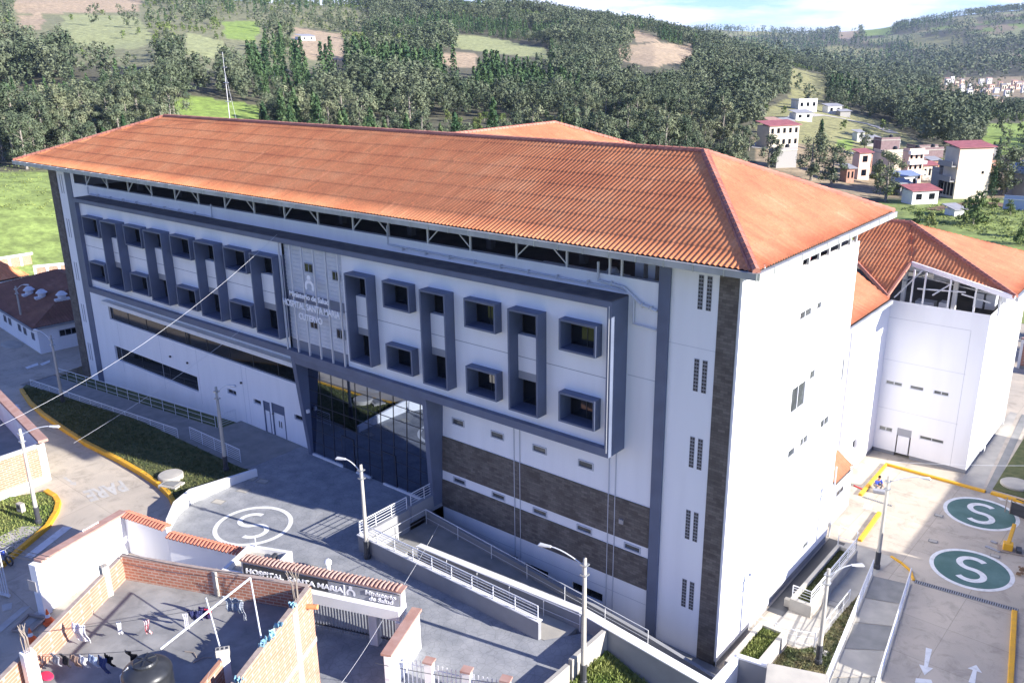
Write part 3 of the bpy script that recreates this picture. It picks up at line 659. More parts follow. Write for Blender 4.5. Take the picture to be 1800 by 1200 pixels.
for a, b in ((BX0 + .4, -32), (-26, BX1 - .25)): FR.slab(q, a, b, 14.74, 14.77, 1.14, 1.156)
part(q, 'panel_joint', 'groove')
def hood(x, wd, z0, z1, dep, panes):
    f = MB(); t = .11
    FR.slab(f, x, x + wd, z1 - t, z1, .7, dep); FR.slab(f, x, x + wd, z0, z0 + t, .7, dep)
    FR.slab(f, x, x + t, z0 + t, z1 - t, .7, dep); FR.slab(f, x + wd - t, x + wd, z0 + t, z1 - t, .7, dep)
    o = part(f, 'window_hood', 'navy')
    for a, b, bl in panes:
        win = FR.window(o, x + t, x + wd - t, a, b, d=.87, recess=.12, mull=2, fw=.03, fm='dark')
        if bl: q = MB(); FR.slab(q, x + t, x + wd - t, b - .36, b, .74, .8); part(q, 'lintel', 'blind', win)
for x, wd in SQ:
    hood(x, wd, 15.88, 17.52, 1.7, [(15.99, 17.41, 1)]); hood(x, wd, 11.98, 13.62, 1.7, [(12.09, 13.51, 1)])
for x, wd, _ in TL:
    hood(x, wd, 11.87, 17.54, 1.9, [(15.98, 17.43, 1), (11.98, 13.5, 0)])
    q = MB(); FR.slab(q, x + .11, x + wd - .11, 13.5, 13.96, .7, 1.14); part(q, 'spandrel', 'greytrim')
# centre panel: grey siding behind thin mullions, with the hospital's name
w = MB(); FR.slab(w, -32.0, -26.0, 11.1, 18.5, .0, .95)
for k in range(27): z = 11.1 + 7.4 * (k + .5) / 27; FR.slab(w, -32.0, -26.0, z, z + .2, .95, .98)
part(w, 'siding_panel', 'siding')
w = MB(); FR.slab(w, -32.0, -26.0, 14.55, 15.2, .95, 1.0); FR.slab(w, -32.0, -26.0, 11.1, 11.75, .95, 1.0); part(w, 'siding_band', 'groove')
for k in range(6): x = -31.97 + k * 1.188; w = MB(); FR.slab(w, x - .035, x + .035, 11.1, 18.5, 1.34, 1.46); part(w, 'mullion', 'steel')
for a in ((-29.85, -29.0, 16.75, 17.35), (-27.1, -26.4, 16.6, 17.2), (-29.75, -29.0, 12.95, 13.5), (-27.1, -26.35, 12.75, 13.4)): FR.window(H, *a, d=1.02, recess=-.02, mull=2, fm='greytrim', fw=.05)
E3 = [Vector((1, 0, 0)), Vector((0, 0, 1)), Vector((0, -1, 0))]
LW = mat('white_letters', (.85, .85, .87), .5)
textobj('Ministerio de Salud', .5, .02, LW, H, loc=(-31.1, -1.5, 15.05), M3=E3, width=4.0)
textobj('HOSPITAL SANTA MARIA', .62, .02, LW, H, loc=(-31.9, -1.5, 14.32), M3=E3, width=5.8)
textobj('CUTERVO', .6, .02, LW, H, loc=(-30.3, -1.5, 13.6), M3=E3, width=2.4)
def emblem(mb, P, R, th=.02):
    """small head disc above an open arc of arms; P maps (u, v) to 3-D"""
    def ring(r0, r1, c, a0, a1, n=18):
        for k in range(n):
            t0 = a0 + (a1 - a0) * k / n; t1 = a0 + (a1 - a0) * (k + 1) / n
            mb.poly([P(c[0] + r0 * math.cos(t0), c[1] + r0 * math.sin(t0)), P(c[0] + r1 * math.cos(t0), c[1] + r1 * math.sin(t0)), P(c[0] + r1 * math.cos(t1), c[1] + r1 * math.sin(t1)), P(c[0] + r0 * math.cos(t1), c[1] + r0 * math.sin(t1))])
    ring(0.001, R * .3, (0, R * .95), 0, 2 * math.pi); ring(R * .42, R * .75, (0, 0), rad(-35), rad(215)); return mb
w = emblem(MB(), lambda u, v: (-28.95 + u, -1.49, 15.95 + v), .62); part(w, 'emblem', LW)
# top edge of the front wall, attic opening, posts and braces
w = MB(); FR.slab(w, -62.7, -4.15, 19.6, 19.72, -.3, .05); part(w, 'parapet_cap', 'white')
w = MB(); FR.panel(w, -63.3, -62.7, 19.65, ZT); part(w, 'front_wall', 'white')
PX = [-60.4, -56.8, -53.4, -49.8, -46.4, -43.2, -39.8, -36.3, -32.9, -29.4, -26.0, -22.8, -19.5, -16.2, -12.9, -9.6, -7.0, -6.3]
for k, x in enumerate(PX):
    w = MB(); w.box(x - .05, x + .05, -.04, .06, 19.72, 21.1); part(w, 'roof_post', 'steel')
    if k % 2 == 0 and x < -8:
        w = MB(); w.beam((x, .03, 19.85), (x + 1.3, .03, 21.0), .06); part(w, 'brace', 'steel')
    elif x < -8: w = MB(); w.beam((x, .03, 19.85), (x - 1.4, .03, 21.0), .06); part(w, 'brace', 'steel')
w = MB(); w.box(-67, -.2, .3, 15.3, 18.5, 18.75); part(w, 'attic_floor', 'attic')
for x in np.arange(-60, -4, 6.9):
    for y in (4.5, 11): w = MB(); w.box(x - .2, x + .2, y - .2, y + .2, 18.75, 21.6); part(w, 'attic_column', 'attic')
w = MB(); w.box(-6.9, -6.4, 2.2, 2.8, 18.75, 20.3); w.box(-5.6, -5.2, 1.3, 1.8, 18.75, 21.0); w.lathe([(.35, 0), (.35, .8), (.2, 1.0)], (-7.6, 1.2, 18.75), 12); w.tube([(-12, 1.2, 19.4), (-6.6, 1.2, 19.4)], .12, 6); part(w, 'attic_equipment', 'steel')
# drain pipes with brackets along the parapet
def pipe(pts, r=.055, br=()):
    o = part(MB().tube(pts, r, 7), 'drain_pipe', 'siding')
    for b in br: q = MB(); q.box(b[0] - .03, b[0] + .03, b[1] - .02, b[1] + .22, b[2] - .1, b[2] + .12); part(q, 'bracket', 'steel', o)
pipe([(-60.2, -.1, 19.6), (-60.2, -.1, 19.0), (-41.5, -.1, 18.97), (-41.5, -.1, 19.9)], br=[(x, -.2, 19.0) for x in np.arange(-58.5, -42, 2.1)])
pipe([(-22.8, -.1, 20.4), (-22.8, -.1, 19.25), (-6.5, -.12, 19.1), (-5.5, -.12, 18.9), (-5.5, -.12, 17.5), (-4.2, -.12, 17.4)], br=[(x, -.2, 19.15) for x in np.arange(-21.5, -7, 1.9)])
pipe([(-7.6, -.12, 20.3), (-7.6, -.12, 19.35), (-6.1, -.12, 19.25), (-5.1, -.12, 18.55), (-4.2, -.12, 18.35)], .07, br=[(-6.8, -.2, 19.3), (-5.0, -.2, 18.5), (-4.5, -.2, 18.42)])
# entrance portal: leaning slate frame round tall reflective glazing
w = MB()
w.hexa([(-31.95, -.5, 2.6), (-31.6, -.5, 2.6), (-31.6, .1, 2.6), (-31.95, .1, 2.6)], [(-31.75, -1.45, 10.62), (-31.35, -1.45, 10.62), (-31.35, .1, 10.62), (-31.75, .1, 10.62)])
w.hexa([(-19.65, -.6, 1.2), (-19.3, -.6, 1.2), (-19.3, .1, 1.2), (-19.65, .1, 1.2)], [(-19.15, -1.45, 10.62), (-18.8, -1.45, 10.62), (-18.8, .1, 10.62), (-19.15, .1, 10.62)])
w.hexa([(-31.35, -1.38, 10.15), (-19.15, -1.38, 10.15), (-19.15, .1, 10.15), (-31.35, .1, 10.15)], [(-31.35, -1.45, 10.62), (-19.15, -1.45, 10.62), (-19.15, .1, 10.62), (-31.35, .1, 10.62)])
pt = part(w, 'entrance_portal', 'navy')
GY = -.38
w = MB(); w.poly([(-31.65, GY, 2.95), (-19.5, GY, 2.95), (-19.0, GY, 10.2), (-31.35, GY, 10.2)]); part(w, 'glazing', 'mirror', pt)
w = MB()
for k in range(1, 10): t = k / 10; w.beam((-31.6 + 12.0 * t, GY - .03, 3), (-31.35 + 12.2 * t, GY - .03, 10.15), .02, .03)
for z in (3.95, 4.95, 5.95, 6.95, 7.95, 8.95): w.box(-31.5, -19.4, GY - .035, GY - .004, z - .01, z + .01)
part(w, 'glazing_bars', 'dark', pt)
w = MB(); w.box(-31.6, -28.3, GY - .12, GY + .1, 2.88, 3.05); w.box(-26.9, -25.5, GY - .12, GY + .1, 2.88, 3.05); w.box(-24.2, -19.6, GY - .12, GY + .1, 2.88, 3.05); part(w, 'threshold', 'white2', pt)
for x in (-28.3, -24.2):
    w = MB(); y0 = GY - .05; w.box(x, x + .04, y0, y0 + .03, 2.9, 5.3); w.box(x + 1.22, x + 1.26, y0, y0 + .03, 2.9, 5.3); w.box(x, x + 1.26, y0, y0 + .03, 5.3, 5.34); dr = part(w, 'door_frame', 'dark', pt)
    w = MB(); w.box(x + .04, x + 1.22, y0 + .01, y0 + .02, 2.95, 5.3); part(w, 'door_leaf', 'mirror', dr)
q = MB(); q.box(-31.45, -31.3, -.8, -.6, 6.3, 6.55); part(q, 'camera_housing', 'white')
# right-hand face
rw = [(7.45, 9.1, 16.7, 17.2), (9.75, 10.5, 16.75, 17.2), (9.7, 10.55, 12.72, 13.3), (7.3, 9.3, 11.5, 13.0), (14.9, 15.35, 11.1, 12.6), (12.2, 13.6, 8.9, 9.5), (9.2, 10.4, 8.85, 9.4), (7.55, 8.6, 8.75, 9.3), (11.35, 12.3, 1.2, 1.7)]
w = MB(); RT.panel(w, 0, 6.25, .3, ZT, thick=.3); RT.panel(w, 6.25, 15.5, .5, 19.55, rw, d=-.12, depth=.12); w.box(-.4, 0, 6.2, 6.35, .3, ZT); part(w, 'side_wall', 'white')
w = MB(); RT.panel(w, 6.35, 7.15, 19.55, ZT, d=-.12); part(w, 'side_wall', 'white')
for a in rw: RT.window(H, *a, d=-.12, recess=.08, mull=2 if a[1] - a[0] > 1.2 else 1, fw=.07, fm='seam', gm='glass2')
w = MB(); RT.slab(w, .0, 6.25, -.6, .3, -.3, -.04); RT.slab(w, 6.25, 15.5, -.8, .5, -.3, -.18); part(w, 'plinth', 'greywall')
w = MB(); w.box(-66.9, -.2, 15.3, 15.5, 0, 19.6); w.box(-67.2, -67.0, 0, 15.5, 0, ZT); part(w, 'back_wall', 'white')
w = MB(); RT.slab(w, 7.15, 15.5, 19.5, 19.6, -.4, .02 - .12); part(w, 'parapet_cap', 'white2')
for y in (8.2, 9.6, 11.0, 12.6, 14.2, 15.2): w = MB(); w.box(-.3, -.18, y - .06, y + .06, 19.6, 21.2); part(w, 'roof_post', 'steel')
w = MB(); w.box(-3.0, -.8, 8.6, 8.9, 20.0, 20.25); w.tube([(-1.0, 10.3, 19.2), (-1.0, 10.3, 20.35)], .09, 8); part(w, 'attic_equipment', 'red')
# roof
tile_slope('roof_tiles', H, (EX0, EY0, EZ), (1, 0), (0, 1), SL, [(0, 0), (EX1 - EX0, 0), (RX1 - EX0, RY - EY0), (RX0 - EX0, RY - EY0)])
tile_slope('roof_tiles', H, (EX1, EY0, EZ), (0, 1), (-1, 0), 3.72 / (EX1 - RX1), [(0, 0), (EY1 - EY0, 0), (RY - EY0, EX1 - RX1)], m=MT['tile_y_dim'], amp=.06)
tile_slope('roof_tiles', H, (EX0, EY1, EZ), (0, -1), (1, 0), 3.72 / (RX0 - EX0), [(0, 0), (EY1 - EY0, 0), (EY1 - RY, RX0 - EX0)], m=MT['tile_y_dim'], amp=.06)
tile_slope('roof_tiles', H, (EX1, EY1, EZ), (-1, 0), (0, -1), SL, [(0, 0), (EX1 - EX0, 0), (EX1 - RX0, EY1 - RY), (EX1 - RX1, EY1 - RY)])
w = MB(); RZ = EZ + 3.72
ridge_cap(w, (RX0, RY, RZ + .03), (RX1, RY, RZ + .03), .17); ridge_cap(w, (EX1, EY0, EZ + .05), (RX1, RY, RZ + .05), .17)
ridge_cap(w, (EX0, EY0, EZ + .05), (RX0, RY, RZ + .05), .15); ridge_cap(w, (EX0, EY1, EZ + .05), (RX0, RY, RZ + .05), .15); ridge_cap(w, (EX1, EY1, EZ + .05), (RX1, RY, RZ + .05), .15); part(w, 'ridge_tiles', 'ridge')
w = MB(); w.hexa([(EX1 - .35, EY0, EZ - .02), (EX1 + .02, EY0 + .32, EZ - .02), (RX1 + .15, RY + .3, RZ - .02), (RX1 - .22, RY - .02, RZ - .02)], [(EX1 - .3, EY0, EZ + .12), (EX1 + .02, EY0 + .3, EZ + .12), (RX1 + .15, RY + .25, RZ + .14), (RX1 - .2, RY, RZ + .14)]); part(w, 'hip_flashing', 'ridge')
for a, b in (((EX0, EY0 - .1), (EX1 + .1, EY0 - .1)), ((EX1 + .1, EY0 - .1), (EX1 + .1, EY1 + .1)), ((EX0 - .1, EY1 + .1), (EX0 - .1, EY0 - .1)), ((EX1 + .1, EY1 + .1), (EX0 - .1, EY1 + .1))):
    w = MB(); w.beam((*a, EZ - .16), (*b, EZ - .16), .2, .3); gt_ = part(w, 'gutter', 'gutter')
    L = math.hypot(b[0] - a[0], b[1] - a[1]); n = int(L / 1.45); hor = a[1] == b[1]
    if b[1] == EY1 + .1 and hor or a[0] == EX0 - .1: continue
    for k in range(n + 1):
        t = k / n; x = a[0] + (b[0] - a[0]) * t; y = a[1] + (b[1] - a[1]) * t; e_ = .02 if hor else .118; f_ = .118 if hor else .02
        part(MB().box(x - e_, x + e_, y - f_, y + f_, EZ - .33, EZ), 'gutter_strap', 'galv', gt_)
w = MB(); w.box(EX0 + .1, EX1 - .1, -.35, -.25, EZ - .25, EZ + .1); w.box(EX1 - .5, EX1 - .4, -1.2, EY1 - .2, EZ - .12, EZ + .1); part(w, 'eave_beam', 'steel')
# lightning mast on the ridge
lm = empty('lightning_mast', (-49.6, RY, RZ), label='tall thin white lattice mast on the ridge of the big orange roof', cat='mast')
MB().tube([(0, 0, 0), (-.0, 0, 4.4)], .04, 6, radii=[.035, .022]).build('mast_pole', MT['steel'], lm)
MB().tube([(-.0, 0, 4.4), (-.0, 0, 5.4)], .015, 5).build('finial', MT['steel'], lm)
for k in range(1): MB().tube([(0, 0, 4.0 - k), (1.0 * math.cos(k * 2.1), 1.6 * math.sin(k * 2.1), -.4 if k else -.2)], .012, 4).build('guy_wire', MT['steel'], lm)
for z in (1.5, 3.0, 4.2): MB().box(-.35, .35, -.02, .02, z, z + .04).build('cross_arm', MT['steel'], lm)
# ------------------------------------------------------------------ rear wing to the right, linked to the main block
RW = empty('rear_wing', (0, 0, 0), label='lower white rear wing behind the main block, tiled roof cut back over open attic trusses', cat='hospital wing')
def rp(mb, n, m, par=None): return mb.build(n, MT[m] if isinstance(m, str) else m, par or RW)
FW = Wall((0, 31.1), (1, 0), (0, -1)); RWL = Wall((4.4, 31.1), (0, 1), (1, 0)); CW = Wall((-2.35, 15.5), (0, 1), (1, 0))
fw = [(-1.99, -.77, 5.66, 5.98), (-.22, .76, 5.66, 5.98), (1.46, 2.51, 5.66, 5.98), (-2.05, -1.05, 1.83, 2.2), (.94, 2.65, 1.88, 2.18), (-.7, .35, 0.02, 2.35)]
w = MB(); FW.panel(w, -2.35, 4.4, .3, 12.25, [(a, b, max(c, .31), d) for a, b, c, d in fw], depth=.12); rp(w, 'front_wall', 'white')
for k, a in enumerate(fw[:5]): FW.window(RW, *a, recess=.06, mull=2 if k != 1 else 1, fw=.05, fm='steel', gm='glass2')
w = MB(); FW.slab(w, -.7, .35, 1.75, 2.35, -.1, -.02); d = rp(w, 'door_frame', 'greytrim'); w = MB(); FW.slab(w, -.6, .25, .3, 1.74, -.1, .03); rp(w, 'door_leaf', 'white', d)
w = MB(); FW.slab(w, -2.3, -.75, 0, .3, -.2, -.03); FW.slab(w, .4, 4.37, 0, .3, -.2, -.03); rp(w, 'plinth', 'greywall')
for q_ in ((-2.3, 3.4, 3.7, 3.725, -.01, .006), (-2.3, 3.4, 7.6, 7.625, -.01, .006), (3.3, 3.33, .3, 10.9, -.01, .007), (-2.3, 3.3, 10.9, 10.93, -.01, .006)): w = MB(); FW.slab(w, *q_); rp(w, 'wall_joint', 'seam')
w = MB(); RWL.panel(w, 0, 4.2, .3, 12.25, thick=.3); RWL.panel(w, 4.2, 11.8, .3, 13.9, d=.12); RWL.panel(w, 4.2, 4.5, .3, 13.9, d=.3); w.box(4.0, 4.55, 42.7, 42.9, 0, 13.6); w.box(4.2, 4.52, 35.2, 35.3, .3, 13.9); rp(w, 'side_wall', 'white')
w = MB(); RWL.slab(w, 0, 11.8, -.3, .3, -.3, .02); rp(w, 'plinth', 'greywall')
# connecting link wall
w = MB(); CW.panel(w, 0, 15.6, .3, 12.25, [(10.5, 11.2, 1.9, 2.6), (6.4, 7.2, 1.2, 1.9)], depth=.1); w.box(-2.4, -1.9, 22.9, 24.3, .3, 13.3); w.box(-2.4, -2.1, 26.5, 27, .3, 13.0); rp(w, 'side_wall', 'white')
CW.window(RW, 10.5, 11.2, 1.9, 2.6, recess=.07); CW.window(RW, 6.4, 7.2, 1.2, 1.9, recess=.07)
w = MB(); CW.slab(w, 0, 15.6, -.3, .3, -.3, -.02); rp(w, 'plinth', 'greywall')
for y in np.arange(16, 30, 2.0): w = MB(); w.box(-2.5, -2.38, y - .05, y + .05, 12.25, 13.3); rp(w, 'roof_post', 'steel')
w = MB(); w.box(-45, -2.4, 15.8, 45, 11.2, 11.4); w.box(-2.4, 4.1, 31.4, 42.6, 11.2, 11.4); rp(w, 'attic_floor', 'attic')
w = MB(); w.box(-45, -2.4, 44.8, 45, 0, 13.3); w.box(-2.4, 4.4, 42.7, 42.9, 0, 13.3); rp(w, 'back_wall', 'white')
# front slope plane of the wing: through eave point, rising to +Y
s3 = (16.98 - 14.0) / 7.1
def onslope(px, py):
    r = ray(px, py); t = (14.0 + s3 * (CAM[1] - 30) - CAM[2]) / (r[2] - s3 * r[1]); return CAM + r * t
ec = onslope(1785, 523); rt_ = onslope(1603, 462); rb = onslope(1561, 521); vl = onslope(1500, 455); re_ = onslope(1600, 392); rl = onslope(1500, 381)
U0 = -30.0
tile_slope('roof_tiles', RW, (U0, 30, 14.0), (1, 0), (0, 1), s3, [(vl[0] - U0, vl[1] - 30), (rb[0] - U0, rb[1] - 30), (rt_[0] - U0, rt_[1] - 30 + .01), (re_[0] - U0, re_[1] - 30), (rl[0] - U0, rl[1] - 30)], row=1.4)
tile_slope('roof_tiles', RW, (U0, 30, 14.0), (1, 0), (0, 1), s3, [(rt_[0] - U0, rt_[1] - 30), (ec[0] - U0, ec[1] - 30), (re_[0] - U0, re_[1] - 30)], row=1.4)
hx = ec[0] - re_[0]; ry = re_[1]
tile_slope('roof_tiles', RW, (ec[0], ec[1], ec[2]), (0, 1), (-1, 0), (re_[2] - ec[2]) / hx, [(0, 0), (2 * (ry - ec[1]), 0), (ry - ec[1], hx)], m=MT['tile_y_dim'], amp=.06)
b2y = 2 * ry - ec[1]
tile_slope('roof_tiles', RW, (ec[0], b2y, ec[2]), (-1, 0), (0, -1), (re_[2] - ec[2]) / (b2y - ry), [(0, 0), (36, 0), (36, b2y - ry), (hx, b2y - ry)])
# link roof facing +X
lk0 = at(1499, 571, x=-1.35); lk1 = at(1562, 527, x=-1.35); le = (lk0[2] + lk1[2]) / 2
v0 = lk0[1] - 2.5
tile_slope('roof_tiles', RW, (-1.35, v0, le), (0, 1), (-1, 0), .40, [(0, 0), (lk1[1] - v0 + .3, 0), (lk1[1] - v0 + 2.5, 4.0), (lk1[1] - v0 + 5.5, 7.6), (0, 7.6)], m=MT['tile_y_dim'], amp=.06)
w = MB(); w.beam((-1.2, v0, le - .14), (-1.2, lk1[1] + .3, le - .14), .16, .26); rp(w, 'gutter', 'gutter')
w = MB(); w.beam((ec[0] + .1, ec[1], ec[2] - .12), (ec[0] + .1, b2y, ec[2] - .12), .18, .28); rp(w, 'gutter', 'gutter')
w = MB(); w.beam((rt_[0], rt_[1] - .05, rt_[2] - .05), (ec[0], ec[1] - .05, ec[2] - .05), .14, .34); rp(w, 'fascia', 'white')
w = MB(); w.beam((rt_[0] - .05, rt_[1], rt_[2] + .02), (rb[0] - .05, rb[1], rb[2] + .02), .16, .18); ridge_cap(w, rb, vl, .14); rp(w, 'verge', 'ridge')
w = MB(); ridge_cap(w, ec + np.array([0, 0, .06]), re_ + np.array([0, 0, .06]), .18); ridge_cap(w, re_ + np.array([0, 0, .03]), rl + np.array([0, 0, .03]), .18); rp(w, 'ridge_tiles', 'ridge')
# exposed trusses in the cut-away attic
tr = np.array(rt_) - [0, 0, .5]; te = np.array(ec) - [.6, 0, .55]
for t in (.08, .2, .45, .7, .93):
    q = tr + (te - tr) * t; q[1] = 31.2; w = MB(); w.box(q[0] - .06, q[0] + .06, 31.14, 31.26, 12.25, q[2] + .35); rp(w, 'roof_post', 'steel')
for a, b in (((-2.2, 31.3, 12.4), (-.6, 31.6, 14.6)), ((-.7, 31.4, 13.3), (2.5, 31.6, 13.5)), ((.4, 31.3, 13.0), (1.4, 31.6, 13.9)), ((2.3, 31.3, 13.4), (4.2, 31.6, 13.0)), ((-1.2, 34, 13.6), (4.1, 34, 13.0)), ((-1.4, 36.5, 14), (3.8, 36.5, 13.3)), ((-2.2, 33, 13.3), (1.0, 38, 14.6))):
    w = MB(); w.beam(a, b, .1); rp(w, 'truss_member', 'steel')
w = MB(); w.box(1.3, 1.6, 33.2, 33.5, 11.4, 15.2); rp(w, 'attic_column', 'white2'); w = MB(); w.box(-2.3, -2.0, 33.2, 33.5, 11.4, 14.6); rp(w, 'attic_column', 'white2')
for x in (2.55, 3.35): w = MB(); w.box(x, x + .65, 34.2, 35.2, 11.8, 12.9); w.tube([(x + .32, 34.18, 12.35), (x + .32, 34.24, 12.35)], .28, 12); rp(w, 'air_conditioner', 'siding')
w = MB(); w.box(-1.0, .3, 32.5, 33.4, 11.4, 12.1); w.box(.7, 1.2, 32.2, 33.1, 11.4, 12.3); rp(w, 'attic_equipment', 'steel')
# ------------------------------------------------------------------ cross wing roof rising behind the main ridge
CWG = empty('cross_wing', label='orange hipped roof of the cross wing peeking above the main ridge', cat='hospital wing')
ax, ay, az_ = -31.3, 28.0, 24.15
tile_slope('roof_tiles', CWG, (ax + 9, 8, az_ - 3.75), (0, 1), (-1, 0), .4167, [(0, 0), (ay + 9 - 8, 0), (ay - 8, 9), (0, 9)], m=MT['tile_y_dim'], amp=.06)
tile_slope('roof_tiles', CWG, (ax - 9, ay + 9, az_ - 3.75), (0, -1), (1, 0), .4167, [(0, 0), (ay + 9 - 8, 0), (ay + 9 - 8, 9), (9, 9)], m=MT['tile_y_dim'], amp=.06)
tile_slope('roof_tiles', CWG, (ax + 9, ay + 9, az_ - 3.75), (-1, 0), (0, -1), .4167, [(0, 0), (18, 0), (9, 9)])
w = MB(); ridge_cap(w, (ax, 8, az_ + .03), (ax, ay, az_ + .03), .17); ridge_cap(w, (ax, ay, az_ + .03), (ax + 9, ay + 9, az_ - 3.7), .17); ridge_cap(w, (ax, ay, az_ + .03), (ax - 9, ay + 9, az_ - 3.7), .17); w.build('ridge_tiles', MT['ridge'], CWG)
w = MB(); w.box(ax - 7.8, ax + 7.8, 15.6, ay + 7.8, 0, 20.2); w.build('wall', MT['white'], CWG)
for y in (18, 22, 26, 30):
    for z in (5, 9, 13, 17): FWq = Wall((ax + 7.8, 0), (0, 1), (1, 0)); FWq.window(CWG, y, y + 1.6, z, z + 1.3, recess=-.03)
# ------------------------------------------------------------------ side porch by the foot of the right-hand face
kq = empty('porch', label='small white porch with steep orange tiled roof against the foot of the right-hand wall', cat='porch')
ky0, ky1, kx = 17.4, 20.5, -.65
w = MB(); w.box(-2.3, kx, ky0, ky1, .3, 3.2); w.box(kx - .35, kx + .12, ky1 - .3, ky1, .3, 3.3); w.build('wall', MT['white'], kq); w = MB(); w.box(-2.28, kx + .03, ky0 - .02, ky1 + .02, -.1, .3); w.build('plinth', MT['greywall'], kq)
Wall((kx, 0), (0, 1), (1, 0)).window(kq, 18.0, 19.3, 1.9, 2.35, recess=-.03, mull=2, fm='greytrim')
tile_slope('roof_tiles', kq, (-.5, ky0 - .1, 3.2), (0, 1), (-1, 0), .75, [(0, 0), (ky1 - ky0 + .2, 0), (ky1 - ky0 + .2, 1.8), (0, 1.8)], m=MT['tile_y_dim'], amp=.06)
w = MB(); w.tube([(-.2, 16.2, 0), (-.2, 16.2, 5.0)], .05, 7); w.build('downpipe', MT['steel'], kq)

# ------------------------------------------------------------------ yard on the right: markings, kerbs, lawns, drains
def ring_pts(c, r0, r1, zf, off, n=64, a0=0, a1=2 * math.pi):
    mb = MB()
    for k in range(n):
        t0 = a0 + (a1 - a0) * k / n; t1 = a0 + (a1 - a0) * (k + 1) / n
        P = [(c[0] + r * math.cos(t), c[1] + r * math.sin(t)) for r, t in ((r0, t0), (r1, t0), (r1, t1), (r0, t1))]
        mb.poly([(x, y, zf(x, y) + off) for x, y in P])
    return mb
def S_mark(c, size, up, zf, off, w=.16, flip=1):
    """a capital S painted with even strokes; up = plan angle of its top"""
    mb = MB(); u = (math.cos(up), math.sin(up)); r = (u[1] * flip, -u[0] * flip)
    pts = []
    R = size * .26
    for k in range(25): t = rad(35 + (270 - 35) * k / 24); pts.append((R * 1.08 * math.cos(t), R + R * math.sin(t)))
    for k in range(1, 25): t = rad(90 - (235) * k / 24); pts.append((R * 1.08 * math.cos(t), -R + R * math.sin(t)))
    L = []; Rr = []
    for i, p in enumerate(pts):
        a = pts[max(i - 1, 0)]; b = pts[min(i + 1, len(pts) - 1)]; d = (b[0] - a[0], b[1] - a[1]); l = math.hypot(*d) or 1; nx, ny = -d[1] / l * w * size / 2 * .9, d[0] / l * w * size / 2 * .9
        L.append((p[0] + nx, p[1] + ny)); Rr.append((p[0] - nx, p[1] - ny))
    T = lambda q: (c[0] + r[0] * q[0] + u[0] * q[1], c[1] + r[1] * q[0] + u[1] * q[1])
    for i in range(len(pts) - 1):
        P = [T(L[i]), T(L[i + 1]), T(Rr[i + 1]), T(Rr[i])]; mb.poly([(x, y, zf(x, y) + off) for x, y in P])
    return mb
for c, lab in (((7.95, 17.75), 'near'), ((6.75, 25.45), 'far')):
    R = 2.33
    g = tag(ring_pts(c, .001, R - .25, flat0, .008).build('assembly_point_marking', MT['green']), 'round green painted pad with a white S, ' + ('the nearer one beside the ramp rails' if lab == 'near' else 'the farther one by the barrier arm'), 'ground marking', 'green safe-zone circles')
    ring_pts(c, R - .25, R, flat0, .008).build('white_ring', MT['paint'], g); S_mark(c, 2.6, rad(97), flat0, .014).build('letter', MT['paint'], g)
pc = (-26.5, -9.08)
g = ring_pts(pc, 2.1, 2.38, PZ, .035).build('assembly_point_marking', MT['paint']); tag(g, 'white painted ring with a white S on the grey entrance plaza', 'ground marking')
S_mark(pc, 2.7, rad(148), PZ, .035, w=.13).build('letter', MT['paint'], g)
def kerb(pts, zf, label, w=.28, h=.14, m='yellow', group=None, name='kerb'):
    o = MB(); pts = [tuple(p[:2]) for p in pts]; n = len(pts); L, R = [], []
    for i, p in enumerate(pts):
        a = pts[max(i - 1, 0)]; b = pts[min(i + 1, n - 1)]; d = (b[0] - a[0], b[1] - a[1]); l = math.hypot(*d)
        nx, ny = -d[1] / l * w / 2, d[0] / l * w / 2; L.append((p[0] + nx, p[1] + ny)); R.append((p[0] - nx, p[1] - ny))
    for i in range(n - 1):
        q = [R[i], R[i + 1], L[i + 1], L[i]]; o.hexa([(x, y, zf(x, y) - .2) for x, y in q], [(x, y, zf(x, y) + h) for x, y in q])
    return o.build(name, MT[m], bevel=.03, label=label, cat='kerb', group=group)
kerb([P0(1512, 871), P0(1558, 817), P0(1732, 865)], flat0, 'yellow painted kerb turning a right angle in front of the rear wing', h=.16)
kerb([P0(1800, 884), P0(1742, 867), ], flat0, 'yellow kerb along the front of the lawn behind the far green circle', w=.34, h=.18)
kerb([P0(1546, 902), P0(1511, 951)], flat0, 'short straight yellow kerb beside the lamp post by the corner porch', h=.15)
kerb([P0(1783, 1075), P0(1775, 1215)], flat0, 'yellow kerb on the right edge of the driveway with two white arrows', h=.15)
kerb([P0(1566, 978), P0(1585, 990), P0(1600, 1003), P0(1606, 1020)], flat0, 'short curved yellow kerb at the head of the right-hand ramp', w=.16, h=.1)
drape('lawn', [P0(1745, 860), P0(1830, 884), (14, 29), (14, 50), (6.3, 50), P0(1800, 770)], flat0, .05, MT['grassdk'], skirt=.1, kind='structure')
drape('apron', [(4.45, 29.3), (6.0, 29.3), (5.0, 46), (4.45, 46)], flat0, .012, MT['conc_lt'], kind='structure')
for c, r, lab in ((P0(1785, 853), 1.0, 'large pale round concrete manhole cover on the lawn behind the yellow kerb'),):
    o = MB().lathe([(r, 0), (r, .12), (r - .05, .16)], (0, 0, 0), 32).build('manhole_cover', MT['conc_lt']); o.location = (c[0], c[1], .04); tag(o, lab, 'manhole')
g = drape('drain_channel', [(6.2, 28.9), (6.75, 28.9), (5.9, 46), (5.35, 46)], flat0, .016, MT['conc_dk']); tag(g, 'open concrete drain channel beside the lawn by the rear wing', 'drain')
